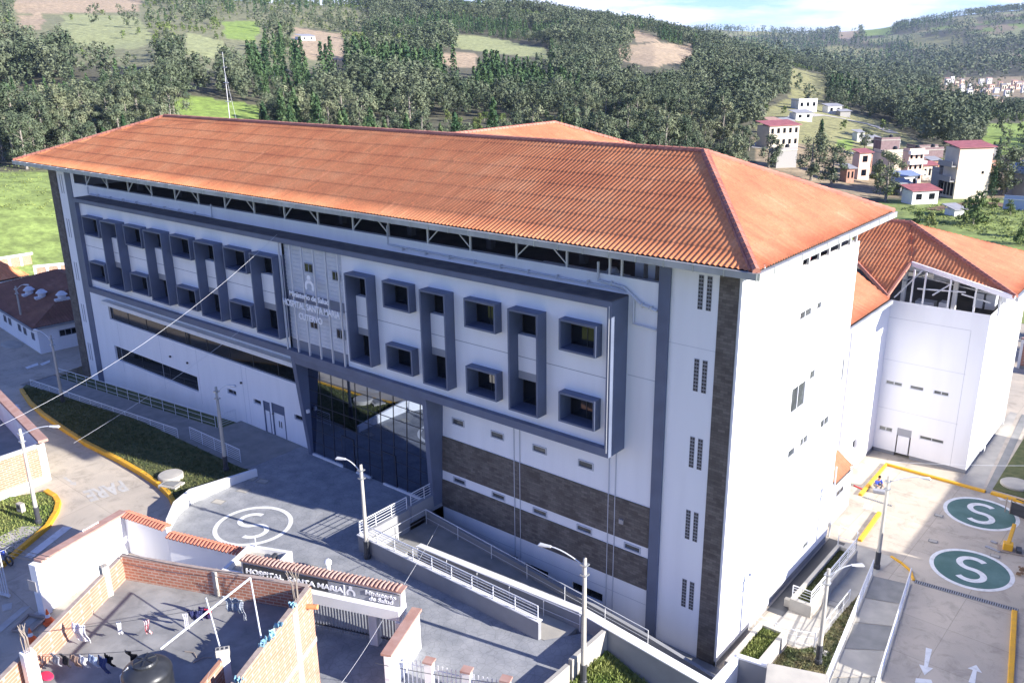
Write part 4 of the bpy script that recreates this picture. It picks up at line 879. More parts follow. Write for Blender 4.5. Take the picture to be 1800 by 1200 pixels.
def gully(a, b, w, lab, zf=flat0):
    a = Vector((*a, zf(*a) + .01)); b = Vector((*b, zf(*b) + .01)); o = empty('drain_grate', a, label=lab, cat='drain grate'); d = b - a; L = d.length; d.normalize(); r = Vector((-d.y, d.x, 0)) * w / 2
    q = MB(); q.poly([-r, r, r + d * L, -r + d * L]); q.build('trough', MT['dark'], o); q = MB(); n = int(L / .12)
    for k in range(n): c = d * (k + .5) * L / n; q.beam(c - r * .95 + Vector((0, 0, .01)), c + r * .95 + Vector((0, 0, .01)), .05, .012)
    q.build('grate', MT['greytrim'], o); q = MB(); q.beam(-r, -r + d * L, .05, .03); q.beam(r, r + d * L, .05, .03); q.build('frame', MT['conc_dk'], o)
gully(P0(1607, 1021), P0(1790, 1073), .34, 'long dark drain grate across the driveway in front of the nearer green circle')
gully(P0(1517, 873), P0(1568, 889), .14, 'short narrow drain grate beside the angled yellow kerb')
def cover_(px, py, z, s, lab, zf=flat0, rz=.1):
    c = P0(px, py, z); o = empty('access_cover', (c[0], c[1], zf(*c) + .02), rz, label=lab, cat='access cover')
    MB().box(-s, s, -s * .7, s * .7, 0, .012).build('frame', MT['conc_dk'], o); MB().box(-s * .8, s * .8, -s * .52, s * .52, .012, .02).build('lid', MT['conc_lt'], o)
cover_(1650, 906, 0, .28, 'small square access cover left of the far green circle'); cover_(1640, 951, 0, .28, 'small square access cover between the two green circles on their left')
cover_(1749, 977, 0, .28, 'small square access cover above the nearer green circle by the barrier'); cover_(1467, 1062, 0, .4, 'square access cover on the path beside the raised planter')
for px, py, s, lab in ((1745, 965, .45, 'long dark steel plate lying by the barrier'), (1747, 953, .2, 'small dark brick lying by the barrier')):
    c = P0(px, py); o = MB().box(-s, s, -.12, .12, 0, .06).build('steel_plate', MT['greytrim'], bevel=.02); o.location = (*c, .01); o.rotation_euler.z = -.2; tag(o, lab, 'plate')
# zebra beside the lawn, arrows
def poly_mark(pxs, z, lab, m='paint', name='road_marking', zf=flat0, off=.012, cat='road marking', group=None):
    P = [P0(a, b, z) for a, b in pxs]; o = drape(name, P, zf, off, MT[m], step=.8); return tag(o, lab, cat, group)
for k in range(4):
    a = 1752 + k * 15; poly_mark([(a, 873 + k * 3), (a + 9, 875 + k * 3), (a + 17, 880 + k * 3), (a + 7, 879 + k * 3)], 0, 'white hatch bar painted beside the lawn kerb', group='hatch bars by the lawn kerb')
def arrow(c, ang, L, lab, zf=flat0, m='paint', w=.16):
    u = (math.cos(ang), math.sin(ang)); r = (-u[1], u[0]); T = lambda a, b: (c[0] + u[0] * a + r[0] * b, c[1] + u[1] * a + r[1] * b)
    o = MB(); zz = lambda q: (q[0], q[1], zf(*q) + .012); h = L * .32
    o.poly([zz(T(-L / 2, -w / 2)), zz(T(L / 2 - h, -w * .3)), zz(T(L / 2 - h, w * .3)), zz(T(-L / 2, w / 2))]); o.poly([zz(T(L / 2 - h, -w * 1.1)), zz(T(L / 2, 0)), zz(T(L / 2 - h, w * 1.1))])
    return o.build('road_arrow', MT[m], label=lab, cat='road marking')
a, b = P0(1633, 1139), P0(1625, 1186); arrow(((a[0] + b[0]) / 2, (a[1] + b[1]) / 2), math.atan2(b[1] - a[1], b[0] - a[0]), math.dist(a, b), 'white arrow pointing towards the viewer, left one on the driveway', w=.3)
a, b = P0(1708, 1200), P0(1716, 1168); arrow(((a[0] + b[0]) / 2, (a[1] + b[1]) / 2), math.atan2(b[1] - a[1], b[0] - a[0]), math.dist(a, b), 'white arrow pointing away from the viewer, right one on the driveway', w=.3)
poly_mark([(1610, 1191), (1637, 1194), (1640, 1202), (1608, 1199)], 0, 'white stop bar at the foot of the left driveway arrow')
poly_mark([(1520, 885), (1534, 888), (1532, 896), (1516, 893)], 0, 'faded white patch beside the angled yellow kerb', m='paintw')
# barrier with yellow arm
bc = P0(1776, 968); bar = empty('barrier_gate', (*bc, 0), rad(12), label='yellow drop-arm barrier on a rusty base beside the green circles', cat='barrier')
MB().box(-.75, .75, -.4, .4, 0, .1).build('base', MT['rust'], bar, bevel=.02); MB().box(-.45, .1, -.25, .25, .1, .55).build('housing', MT['yellow'], bar, bevel=.03)
MB().beam((-.2, -.1, .45), (.15, 2.2, .75), .22).build('arm', MT['yellow'], bar, bevel=.02)
MB().box(.3, .6, -.3, .3, .1, .28).build('counterweight', MT['dark'], bar)
# stacked dark formwork at the right edge
sc_ = P0(1782, 905); st = empty('steel_rack', (*sc_, 0), rad(-14), label='dark steel mesh rack at the right edge over the far green circle', cat='rack')
for z in (.05, .45, .85): w = MB(); w.box(-.3, 2.0, -.05, .0, z, z + .05); w.box(-.3, 2.0, .7, .75, z, z + .05); w.build('rail_bar', MT['dark'], st)
w = MB(); w.box(-.3, 2.0, 0, .7, .3, .36); w.build('shelf', MT['dark'], st); w = MB(); w.box(-.3, 2.0, -.02, .0, .1, .85); w.build('mesh_panel', MT['dark'], st)
for x in (-.6, -.3, 2.0): w = MB(); w.box(x, x + .05, -.05, .0, 0, 1.1); w.build('post', MT['rust'], st)
# rubble heap at the right edge
rb_ = P0(1797, 1005); o = MB()
for k in range(26): a = random.uniform(0, 6.3); r = random.uniform(0, .7); x, y = r * math.cos(a), r * math.sin(a); s = random.uniform(.06, .16); z = max(0, .35 - r * .4); o.hexa([(x - s, y - s * .6, z), (x + s, y - s * .5, z), (x + s * .8, y + s * .6, z), (x - s * .9, y + s * .5, z)], [(x - s * .8, y - s * .5, z + s), (x + s * .7, y - s * .5, z + s * 1.1), (x + s * .7, y + s * .5, z + s), (x - s * .7, y + s * .5, z + s * .9)])
o = o.build('rubble_heap', MT['soil'], label='small heap of reddish rubble at the right edge below the barrier', cat='rubble'); o.location = (rb_[0] + .3, rb_[1], 0)
# perimeter wall behind the rear wing
pw = empty('perimeter_wall', (2.5, 58.5, 0), label='white-framed brick perimeter wall seen right of the rear wing', cat='wall')
for k in range(14):
    x = k * 2.9; MB().box(x + .25, x + 2.9, .05, .2, .3, 2.6).build('brick_panel', MT['brick'], pw); MB().box(x, x + .25, 0, .26, 0, 2.75).build('pillar', MT['white2'], pw)
MB().box(0, 40.8, 0, .26, 2.75, 2.95).build('coping', MT['white2'], pw); MB().box(0, 40.8, -.05, .32, 2.95, 3.1).build('tile_coping', MT['coping'], pw)
MB().box(.25, 40.8, -.05, .25, 0, .3).build('plinth', MT['conc_dk'], pw)
# ------------------------------------------------------------------ right foreground: planters, ramps, rails
def planter(label, x0, x1, y0, y1, z0, z1, t=.22, m='conc_lt', soil='grassdk', fill=.25):
    o = empty('planter', (x0, y0, z0), label=label, cat='planter'); w, d, h = x1 - x0, y1 - y0, z1 - z0; q = MB()
    q.box(0, w, 0, t, 0, h); q.box(0, w, d - t, d, 0, h); q.box(0, t, t, d - t, 0, h); q.box(w - t, w, t, d - t, 0, h); q.build('trough_wall', MT[m], o)
    q = MB(); q.box(t, w - t, t, d - t, 0, h - fill); q.build('planting_bed', MT[soil], o); return o
planter('long raised concrete planter of dark grass with railings beside the right-hand wall', .95, 2.2, 7.0, 14.4, 0, .75)
railing('grey railing along the outer edge and end of the long raised planter', [(1.05, 7.1, .75), (2.1, 7.1, .75), (2.1, 14.3, .75)], h=.85, bars=4, sp=1.5)
railing('light railing from the planter end to the porch corner', [(2.1, 14.3, .75), (1.0, 14.3, .75)], h=1.3, bars=1, sp=1.2)
planter('low pale planter of bright grass at the foot of the right-hand wall', .55, 2.1, -.2, 4.0, 0, .8, t=.26, soil='grass')
w = MB(); w.hexa([(-.0, 6.2, 0), (.95, 6.2, 0), (.95, 16, 0), (-.1, 16, 0)], [(-.0, 6.2, .015), (.95, 6.2, .015), (.95, 16, .015), (-.1, 16, .015)]); o = w.build('dark_wall_strip', MT['dark'], kind='structure')  # flat sheet; the deep well's shade is put into its dark colour
bq = P0(1400, 1070); o = MB().box(-.7, .7, -.14, .14, 0, .5).build('concrete_block', MT['conc_lt'], bevel=.03, label='short cream concrete block standing in front of the raised planter', cat='block'); o.location = (*bq, 0); o.rotation_euler.z = .05
drape('path', [(.9, 6.9), (2.3, 6.9), (2.3, 14.6), (.9, 14.6), (.9, 16.2), (4.0, 16.2), (3.6, 13.3), (3.4, 4.9), (2.7, 4.1), (.0, 4.1)], flat0, .012, MT['conc_lt'], kind='structure')
drape('lawn', [(2.15, .0), (2.2, 3.9), (2.75, 4.0), (3.4, 4.8), (3.4, 8.0), (3.6, 12), (4.9, .3), (5.3, -2.2), (2.2, -2.2)], flat0, .025, MT['drygrass'], kind='structure')
cover_(1443, 1145, 0, .35, 'square concrete cover in the patchy grass left of the near lamp')
railing('thin railing between the patchy grass and the path by the planter', [(3.42, 9.6, 0), (3.38, 4.6, 0)], h=1.0, bars=1, sp=1.0, r=.02)
railing('thin railing across the end of the path behind the low planter', [(.2, 4.15, 0), (2.5, 4.15, 0), (3.35, 4.6, 0)], h=.95, bars=2, sp=1.3, r=.02)
RA = [tuple(at(*q, z=1.0)[:2]) for q in ((1536, 985), (1445, 1205))]; RB = [tuple(at(*q, z=1.0)[:2]) for q in ((1602, 1000), (1540, 1198))]
def ext(a, b, t): return (a[0] + (b[0] - a[0]) * t, a[1] + (b[1] - a[1]) * t)
RA[1] = ext(RA[0], RA[1], 1.25); RB[1] = ext(RB[0], RB[1], 1.25)
railing('white railing on the left side of the sloping path to the green circles', [(*RA[0], .06), (*RA[1], .06)], h=1.0, bars=5, sp=1.4)
railing('white railing between the sloping path and the driveway', [(*RB[0], .06), (*RB[1], .06)], h=1.0, bars=5, sp=1.4)
w = MB(); w.beam((*RA[0], .02), (*RA[1], .02), .18, .1); w.beam((*RB[0], .02), (*RB[1], .02), .18, .1); w.build('rail_kerb', MT['conc_lt'], kind='structure')
for k in range(6):
    a, b, c, d = ext(RA[0], RA[1], k / 6 + .004), ext(RB[0], RB[1], k / 6 + .004), ext(RB[0], RB[1], (k + 1) / 6), ext(RA[0], RA[1], (k + 1) / 6)
    drape('path_slab', [a, b, c, d], flat0, .02 + .001 * k, MT['conc_lt' if k % 2 else 'conc_dk'], kind='structure')
# low walls at the lower right corner
gw = empty('boundary_wall', (0, 0, 0), label='pale boundary wall with a slate board in front of the low planter', cat='wall')
A = at(1296, 1153, z=1.9); B = at(1425, 1198, z=1.9); A2 = at(1250, 1203, z=1.9)
def wallseg(par, a, b, z0, z1, t=.2, m='white2', name='wall_panel'):
    a = Vector((a[0], a[1], 0)); b = Vector((b[0], b[1], 0)); d = (b - a).normalized(); r = Vector((-d.y, d.x, 0)) * t / 2
    return MB().prism([tuple((a - r)[:2]), tuple((b - r)[:2]), tuple((b + r)[:2]), tuple((a + r)[:2])], z0, z1).build(name, MT[m], par)
wallseg(gw, A, (B[0] + 2, B[1] + (B[1] - A[1]) * .9), 0, 1.9, .16, 'greywall'); wallseg(gw, A, (B[0] + 2, B[1] + (B[1] - A[1]) * .9), 1.9, 2.0, .3, 'white2', 'coping'); wallseg(gw, A, A2, 0, 1.95, .24, 'white')
drape('forecourt', [tuple(A[:2]), tuple(A2[:2]), (3.5, -9), (12, -9), (9, -2), (5.8, -1.2)], flat0, .5, MT['conc_lt'], skirt=.5, kind='structure')
rf_ = empty('booth', (*at(1375, 1193, z=1.6)[:2], .5), rad(20), label='small pale booth roof at the bottom edge below the low planter', cat='booth')
MB().box(-.6, 1.9, -2.2, .2, 0, 1.5).build('wall', MT['white2'], rf_); MB().box(-.75, 2.05, -2.35, .35, 1.5, 1.62).build('roof', MT['conc_lt'], rf_, bevel=.02)

# ------------------------------------------------------------------ the double ramp in front of the basement
ramp = empty('ramp', (-20.3, -6.25, 0), label='grey walled access ramp folding back beside the stone-banded facade', cat='ramp')
def rw_(mb, n, m): return mb.build(n, MT[m], ramp)
O = ramp.location
def L_(p): return (p[0] - O.x, p[1] - O.y, p[2])
def hx(x0, x1, y0, y1, zb0, zb1, zt0, zt1):
    return ([L_((x0, y0, zb0)), L_((x1, y0, zb1)), L_((x1, y1, zb1)), L_((x0, y1, zb0))], [L_((x0, y0, zt0)), L_((x1, y0, zt1)), L_((x1, y1, zt1)), L_((x0, y1, zt0))])
w = MB(); w.hexa(*hx(-19.2, -6.1, -7.0, -6.78, 0, 0, 3.95, 3.95)); rw_(w, 'outer_wall', 'greywall')
w = MB(); w.hexa(*hx(-19.26, -6.05, -7.05, -6.73, 3.95, 3.95, 3.99, 3.99)); rw_(w, 'wall_coping', 'white2')
w = MB(); w.hexa(*hx(-19.4, -19.1, -6.78, -3.0, 0, 0, 3.9, 3.9)); rw_(w, 'terrace_wall', 'greywall'); w = MB(); w.hexa(*hx(-19.5, -19.2, -2.7, .1, 0, 0, 3.9, 3.9)); rw_(w, 'terrace_wall', 'greywall')
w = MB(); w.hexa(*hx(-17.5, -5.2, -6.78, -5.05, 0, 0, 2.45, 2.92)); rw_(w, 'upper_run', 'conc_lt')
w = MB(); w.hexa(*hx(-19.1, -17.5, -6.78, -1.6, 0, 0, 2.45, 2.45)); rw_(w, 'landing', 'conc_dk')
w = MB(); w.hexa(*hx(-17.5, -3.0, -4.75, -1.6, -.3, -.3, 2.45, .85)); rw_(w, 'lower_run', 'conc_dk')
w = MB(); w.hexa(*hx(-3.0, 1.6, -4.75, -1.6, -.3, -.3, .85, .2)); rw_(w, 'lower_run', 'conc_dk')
w = MB(); w.hexa(*hx(-16.4, -5.0, -5.05, -4.75, 0, 0, 3.3, 3.9)); rw_(w, 'middle_wall', 'greywall')
w = MB(); w.hexa(*hx(-16.45, -5.0, -5.12, -4.68, 3.3, 3.9, 3.35, 3.95)); rw_(w, 'wall_coping', 'white2')
w = MB(); w.hexa(*hx(-5.0, 2.8, -5.05, -4.75, 0, 0, 3.9, 3.0)); rw_(w, 'middle_wall', 'greywall')
w = MB(); w.hexa(*hx(-5.0, 2.8, -5.16, -4.64, 3.9, 3.0, 3.96, 3.06)); rw_(w, 'wall_coping', 'white2')
w = MB(); w.hexa(*hx(-19.1, -3.0, -1.6, -1.38, -.5, -.5, 3.15, 1.3)); w2 = MB(); w2.hexa(*hx(-3.0, 1.2, -1.6, -1.38, -.5, -.5, 1.3, .62)); rw_(w, 'inner_kerb', 'greywall'); rw_(w2, 'inner_kerb', 'greywall')
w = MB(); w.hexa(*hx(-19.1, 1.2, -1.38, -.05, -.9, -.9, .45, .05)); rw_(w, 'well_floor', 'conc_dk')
railing('white railing on the outer wall of the folded ramp', [(-19.1, -6.9, 3.97), (-6.2, -6.9, 3.97)], h=.8, bars=4, sp=1.5)
railing('white railing on the terrace edge above the ramp landing', [(-19.25, -6.8, 3.9), (-19.25, -3.05, 3.9)], h=.8, bars=4, sp=1.5)
railing('short white railing beside the right leg of the entrance portal', [(-19.35, -2.6, 3.9), (-19.35, -.3, 3.9)], h=.8, bars=4, sp=1.3)
railing('double handrail on the inner side of the ramp nearest the basement windows', [(-18.9, -6.6, 2.45), (-18.9, -1.8, 2.45), (-3.0, -1.8, .9)], h=1.0, bars=1, sp=2.6, r=.022)
railing('double handrail on the middle wall side of the upper ramp run', [(-16.2, -5.2, 2.52), (-4.9, -5.2, 2.92)], h=.95, bars=1, sp=2.4, r=.022)
railing('pair of pale handrails running down past the corner tower', [(-3.6, -4.4, 1.1), (1.4, -4.4, .4)], h=1.4, bars=1, sp=2.0, r=.03)
# parapet at the right-hand end of the plaza
pp = empty('parapet_wall', (-3.5, -5.05, 2.9), label='low cream parapet closing the right-hand end of the plaza', cat='wall')
MB().box(-.12, .12, -2.9, -.0, -1.5, .75).build('wall_panel', MT['conc_lt'], pp, bevel=.02); MB().box(-.12, .12, -11, -3.1, -1.5, .62).build('wall_panel', MT['conc_lt'], pp, bevel=.02)
# ------------------------------------------------------------------ plaza edges and the planted island on the left
def rwall(label, pts, zb, zt, t=.22, m='white2', name='retaining_wall'):
    o = MB(); n = len(pts); L, R = [], []
    for i, p in enumerate(pts):
        a = pts[max(i - 1, 0)]; b = pts[min(i + 1, n - 1)]; d = (b[0] - a[0], b[1] - a[1]); l = math.hypot(*d); L.append((p[0] - d[1] / l * t / 2, p[1] + d[0] / l * t / 2)); R.append((p[0] + d[1] / l * t / 2, p[1] - d[0] / l * t / 2))
    for i in range(n - 1):
        q = [R[i], R[i + 1], L[i + 1], L[i]]; zz = [zt[i], zt[i + 1], zt[i + 1], zt[i]]
        o.hexa([(x, y, zb) for x, y in q], [(q[k][0], q[k][1], zz[k]) for k in range(4)])
    return o.build(name, MT[m], bevel=.02, label=label, cat='wall')
rwall('white retaining wall stepping round the left side of the plaza', RWB, 1.0, [3.45, 3.5, 3.85, 3.85, 3.6, 3.4])
IZ = lambda x, y: lerp(3.12, .95, (-47 - x) / 24)
isl = [PG(*q, G, .3) for q in ((37, 682), (52, 704), (75, 725), (110, 749), (150, 775), (210, 805), (250, 828), (278, 847), (298, 866), (307, 884), (305, 900), (296, 920))]
RW2 = [(p[0] - .15, p[1]) for p in RWB]
drape('lawn', isl + RW2[::-1][2:] + [(-34, -5.1), (-68, -5.1)], IZ, .0, MT['grassdk'], skirt=1.6, kind='structure')
kerb(isl, G, 'long curved yellow kerb round the planted island left of the plaza', w=.3, h=.3)
# sloping walkway with rails up to the side doors
WZ = lambda x, y: lerp(2.9, .75, (-41 - x) / 28)
drape('walkway', [(-70, -5.2), (-34, -5.2), (-33.4, -4.6), (-33.4, 0), (-41, 0), (-41, -1.9), (-70, -1.9)], WZ, .03, MT['conc_dk'], skirt=1.2, kind='structure')
drape('verge', [(-72, -1.8), (-41, -1.8), (-41, 0), (-72, 0)], lambda x, y: WZ(x, y) - .25, 0, MT['grassdk'], skirt=.8, kind='structure')
wr = lambda y, xs: [(x, y, WZ(x, y) + .03) for x in xs]
railing('grey railing on the outer edge of the sloping walkway', wr(-5.1, (-67, -41.5)), h=1.0, bars=6, sp=2.0, r=.022)
railing('grey railing on the wall side of the sloping walkway', wr(-1.95, (-68.5, -41.5)), h=1.0, bars=2, sp=2.0, r=.022)
railing('short grey railing round the corner of the side door landing', [(-41.2, -.3, 2.93), (-41.2, -1.9, 2.93)], h=1.0, bars=5, sp=1.4, r=.022)
railing('grey railing along the front of the side door landing', [(-41, -4.4, 2.93), (-34.6, -4.4, 2.93)], h=1.0, bars=6, sp=1.6, r=.022)
# manholes on the island
def manhole(px, py, z, r, h, lab):
    c = PG(px, py, IZ, .2); o = MB().lathe([(r, 0), (r, h - .05), (r - .05, h), (r * .45, h + .03)], (0, 0, 0), 32).build('manhole_cover', MT['conc_lt'], label=lab, cat='manhole'); o.location = (*c, IZ(*c) - .05); return o
manhole(300, 835, 2.5, .82, .36, 'thick round concrete manhole cover on the grass by the yellow kerb')
c = PG(301, 848, IZ, .2); o = empty('access_cover', (c[0], c[1], 3.0), .35, label='square concrete access cover next to the round manhole on the grass', cat='access cover')
MB().box(-.7, .7, -.5, .5, 0, .25).build('frame', MT['conc_lt'], o, bevel=.02); MB().box(-.45, .5, -.3, .3, .25, .3).build('lid', MT['conc_dk'], o)
for px, py, lab in ((441, 841, 'square access cover in the plaza shade beside the white wall'), (384, 882, 'square access cover at the lit left edge of the plaza'), (462, 846, 'small dark access cover farther into the plaza shade'), (428, 862, 'narrow access cover at the plaza shadow edge')):
    cover_(px, py, 2.9, .42, lab, PZ, .3)
cover_(541, 998, 2.9, .5, 'square access cover on the plaza behind the name wall', PZ, .3)
# road markings: PARE, arrows, zebra
PM = [Vector((-math.cos(rad(20)), -math.sin(rad(20)), 0)), Vector((math.sin(rad(20)), -math.cos(rad(20)), 0)), Vector((0, 0, 1))]
pe = empty('road_marking', (0, 0, 0), label='faded white word PARE painted on the sunlit concrete road', cat='road marking')
tp = [np.array([*PG(*q), 0]) for q in ((213, 844), (144, 861))]
u = Vector((tp[1][0] - tp[0][0], tp[1][1] - tp[0][1], 0)); Lp = u.length; u.normalize(); v = Vector((-u.y, u.x, 0)) 
q0_, q1_ = PG(208, 843), PG(229, 858); hh_ = math.dist(q0_, q1_); v = Vector((q1_[0] - q0_[0], q1_[1] - q0_[1], 0)).normalized()
ttx = textobj('PARE', hh_ / .73, 0, MT['paintf'], pe, loc=(tp[0][0], tp[0][1], 2.2), M3=[u, v, Vector((0, 0, 1))], width=Lp, flat=True, bold=.04)
for vt in ttx.data.vertices:
    q = ttx.matrix_local @ vt.co; vt.co.z = G(q.x, q.y) - .016 - 2.2
a, b = PG(113, 838), PG(134, 852); arrow(((a[0] + b[0]) / 2, (a[1] + b[1]) / 2), math.atan2(b[1] - a[1], b[0] - a[0]), math.dist(a, b), 'faded white arrow beside the word PARE on the road', lambda x, y: G(x, y) - .034, 'paintf', .22)
a, b = PG(38, 722), PG(22, 707); arrow(((a[0] + b[0]) / 2, (a[1] + b[1]) / 2), math.atan2(b[1] - a[1], b[0] - a[0]), 2.2, 'white arrow on the shaded road left of the planted island', lambda x, y: G(x, y) - .02, 'paint', .25)
for q, lab in ((((44, 646), (66, 638), (68, 642), (48, 649)), 'white dash on the shaded road before the brown-roofed house, left one'), (((70, 640), (88, 633), (88, 637), (74, 643)), 'white dash on the shaded road before the brown-roofed house, right one')): poly_mark(q, .6, lab, 'paint', zf=lambda x, y: G(x, y) - .02)
for i, q in enumerate((((112, 928), (128, 930), (56, 978), (42, 974)), ((148, 934), (160, 936), (90, 985), (78, 982)))):
    poly_mark(q, 2.55, ('wide' if i == 0 else 'narrow') + ' white crossing bar beside the tall white wall', 'paint', zf=lambda x, y: G(x, y) - .02)
for i, q in enumerate((((3, 1062), (22, 1059), (20, 1070), (4, 1073)), ((38, 1068), (55, 1066), (0, 1108), (-20, 1110)), ((66, 1075), (82, 1076), (50, 1100), (36, 1098)))):
    poly_mark(q, 2.2, 'faded crossing bar on the pale street by the brick house, ' + ('small upper one', 'long middle one', 'short right one')[i], 'paintf', zf=lambda x, y: G(x, y) - .02)

# ------------------------------------------------------------------ left houses
lh = empty('white_house', (0, 0, 0), label='low white house with a dark brown tiled hip roof left of the hospital', cat='house')
LZ = .35
cA = at(57, 578, z=3.6); cB = at(140, 561, z=3.6); cC = at(-60, 535, z=3.6)
hu = Vector((cB[0] - cA[0], cB[1] - cA[1], 0)).normalized(); hv = Vector((-hu.y, hu.x, 0))
lh.location = (cA[0], cA[1], LZ); lh.rotation_euler.z = math.atan2(hu.y, hu.x)
W_, D_ = 15, 22; pz = 3.25
w = MB(); w.box(.5, W_ - .5, .5, D_ - .5, 0, pz); w.build('wall', MT['white'], lh)
for nm, O_, U_, V_, P_ in (('a', (0, 0), (1, 0), (0, 1), [(0, 0), (W_, 0), (W_ / 2, W_ / 2)]), ('b', (0, D_), (0, -1), (1, 0), [(0, 0), (D_, 0), (D_ - W_ / 2, W_ / 2), (W_ / 2, W_ / 2)]), ('c', (W_, 0), (0, 1), (-1, 0), [(0, 0), (D_, 0), (D_ - W_ / 2, W_ / 2), (W_ / 2, W_ / 2)]), ('d', (W_, D_), (-1, 0), (0, -1), [(0, 0), (W_, 0), (W_ / 2, W_ / 2)])):
    tile_slope('roof_tiles', lh, (*O_, pz), U_, V_, .34, P_, per=.3, amp=.05, row=1.3, m=MT['brown_tile'])
w = MB(); w.beam((0, -.05, pz - .1), (W_, -.05, pz - .1), .12, .2); w.beam((-.05, 0, pz - .1), (-.05, D_, pz - .1), .12, .2); w.build('gutter', MT['greywall'], lh)
hw = Wall((0, .5), (1, 0), (0, -1)); hl = Wall((.5, 0), (0, 1), (-1, 0))
hw.window(lh, 2.6, 4.4, 1.7, 2.4, recess=-.03, mull=3, fm='greytrim')
for y in (1.6, 4.2, 6.0, 9.3, 11): hl.window(lh, y, y + .9, 1.5, 2.3, recess=-.03, mull=2, fm='greytrim')
for x, y in ((4.6, 4.2), (3.6, 7.6), (3.2, 10.6), (7.6, 5.0)):
    q = MB(); z = pz + .34 * min(x, y, W_ - x); q.lathe([(.42, -.2), (.42, .25), (.62, .3), (.3, .62), (.1, .7)], (x, y, z + .25), 12); q.box(x - .75, x + .75, y - .35, y + .35, z - .1, z + .12); q.build('roof_vent', MT['siding'], lh)
IL = lambda x, y: .5
hp = [at(*q, z=.45) for q in ((0, 632), (80, 624), (139, 614))]
kerb([(hp[0][0] - 8, hp[0][1] - 1.2), hp[0], hp[1], hp[2], (hp[2][0] + 3, hp[2][1] + 2.5)], lambda x, y: .3, 'yellow kerb in front of the brown-roofed white house', w=.25, h=.3)
drape('lawn', [(hp[0][0] - 8, hp[0][1] - 1.2), tuple(hp[0][:2]), tuple(hp[1][:2]), tuple(hp[2][:2]), (-79, 6), (-95, 4)], lambda x, y: .42, .04, MT['grassdk'], skirt=.3, kind='structure')
o = MB().lathe([(1.6, 0), (1.5, .16), (1.1, .3), (.4, .34)], (0, 0, 0), 14).build('sand_heap', MT['conc_lt'], label='pale heap of sand on the dark lawn before the brown-roofed house', cat='heap'); c = P0(22, 607, .5); o.location = (*c, .42); o.scale = (1.3, .7, 1)
# sunlit house and walls behind
oh = empty('orange_roof_house', (0, 0, 0), label='sunlit white house with an orange tiled roof at the left edge', cat='house')
oA = at(48, 484, z=3.9); oB = at(-40, 502, z=3.9); hu = Vector((oA[0] - oB[0], oA[1] - oB[1], 0)); Lw = hu.length; hu.normalize()
oh.location = (oB[0], oB[1], .3); oh.rotation_euler.z = math.atan2(hu.y, hu.x)
w = MB(); w.box(.0, Lw, .4, 6, 0, 3.6); w.build('wall', MT['white'], oh); tile_slope('roof_tiles', oh, (-.3, 0, 3.6), (1, 0), (0, 1), .42, [(0, 0), (Lw + .6, 0), (Lw - 1.0, 4), (0, 4)], per=.3)
tile_slope('roof_tiles', oh, (Lw + .3, 8, 3.6), (-1, 0), (0, -1), .42, [(0, 0), (Lw + .6, 0), (Lw + .6, 4), (1.6, 4)], per=.3)
Wall((0, .4), (1, 0), (0, -1)).window(oh, Lw - 3, Lw - 1.8, 1.4, 2.2, recess=-.03)
def panelwall(label, a, b, z0, h, n, m='brick_lt'):
    a = Vector((a[0], a[1], 0)); b = Vector((b[0], b[1], 0)); L = (b - a).length; d = (b - a) / L
    o = empty('perimeter_wall', (a.x, a.y, z0), math.atan2(d.y, d.x), label=label, cat='wall'); s = L / n
    for k in range(n): MB().box(k * s + .3, (k + 1) * s, -.06, .06, .5, h - .3).build('brick_panel', MT[m], o); MB().box(k * s, k * s + .3, -.14, .14, 0, h - .3).build('pillar', MT['white2'], o)
    MB().box(0, L + .3, -.16, .16, h - .3, h).build('coping', MT['white2'], o); MB().box(0, L, -.12, .12, 0, .5).build('plinth', MT['white2'], o); return o
a, b = at(-30, 458, z=3.2), at(53, 445, z=3.2); panelwall('white-framed brick wall along the edge of the green field, upper left stretch', a, b, .3, 3.0, 4)
a, b = at(56, 470, z=3.2), at(120, 474, z=3.2); panelwall('white-framed brick wall stretch between the orange roof and the hospital corner', at(58, 468, z=3.2), at(122, 462, z=3.2), .3, 3.0, 3)
a, b = at(48, 500, z=2.6), at(118, 486, z=2.6); rwall('bright white inner wall behind the brown roof', [tuple(a[:2]), tuple(b[:2])], 0, [3.2, 3.2])
# roofed brick building at the left edge
bh = empty('brick_building', (0, 0, 0), label='brick and white building with an orange roof edge at the left border beside the road', cat='building')
q0 = at(72, 776, z=5.7); q1 = at(-20, 680, z=5.7); bz = 2.3
base_c = (q0[0], q0[1]); d1 = Vector((q1[0] - q0[0], q1[1] - q0[1], 0)).normalized(); q2 = at(0, 803, z=5.6); d2 = Vector((q2[0] - q0[0], q2[1] - q0[1], 0)).normalized()
bh.location = (q0[0], q0[1], bz)
P4 = [Vector((0, 0, 0)), d1 * 16, d1 * 16 + d2 * 9, d2 * 9]
def seg(a, b, z0, z1, t, m, nm='wall'):
    d = (b - a).normalized(); r = Vector((-d.y, d.x, 0)) * t / 2; return MB().prism([tuple((p)[:2]) for p in (a - r, b - r, b + r, a + r)], z0, z1).build(nm, MT[m], bh)
seg(P4[0], P4[3], .0, 1.0, .26, 'white2'); seg(P4[0], P4[3], 1.0, 3.1, .2, 'brick_lt', 'brick_wall'); seg(P4[0] - d2 * .12, d2 * .35, 0, 3.3, .3, 'white2', 'corner_post'); seg(P4[0], P4[3], 3.1, 3.3, .26, 'white2', 'ring_beam')
seg(P4[0], P4[1], 0, 3.3, .22, 'white2'); seg(P4[0] - d2 * .15, P4[1] - d2 * .15, 3.3, 3.5, .62, 'coping', 'roof_edge')
seg(P4[1], P4[2], 0, 3.3, .2, 'brick'); seg(P4[3], P4[2], 0, 3.3, .2, 'brick')
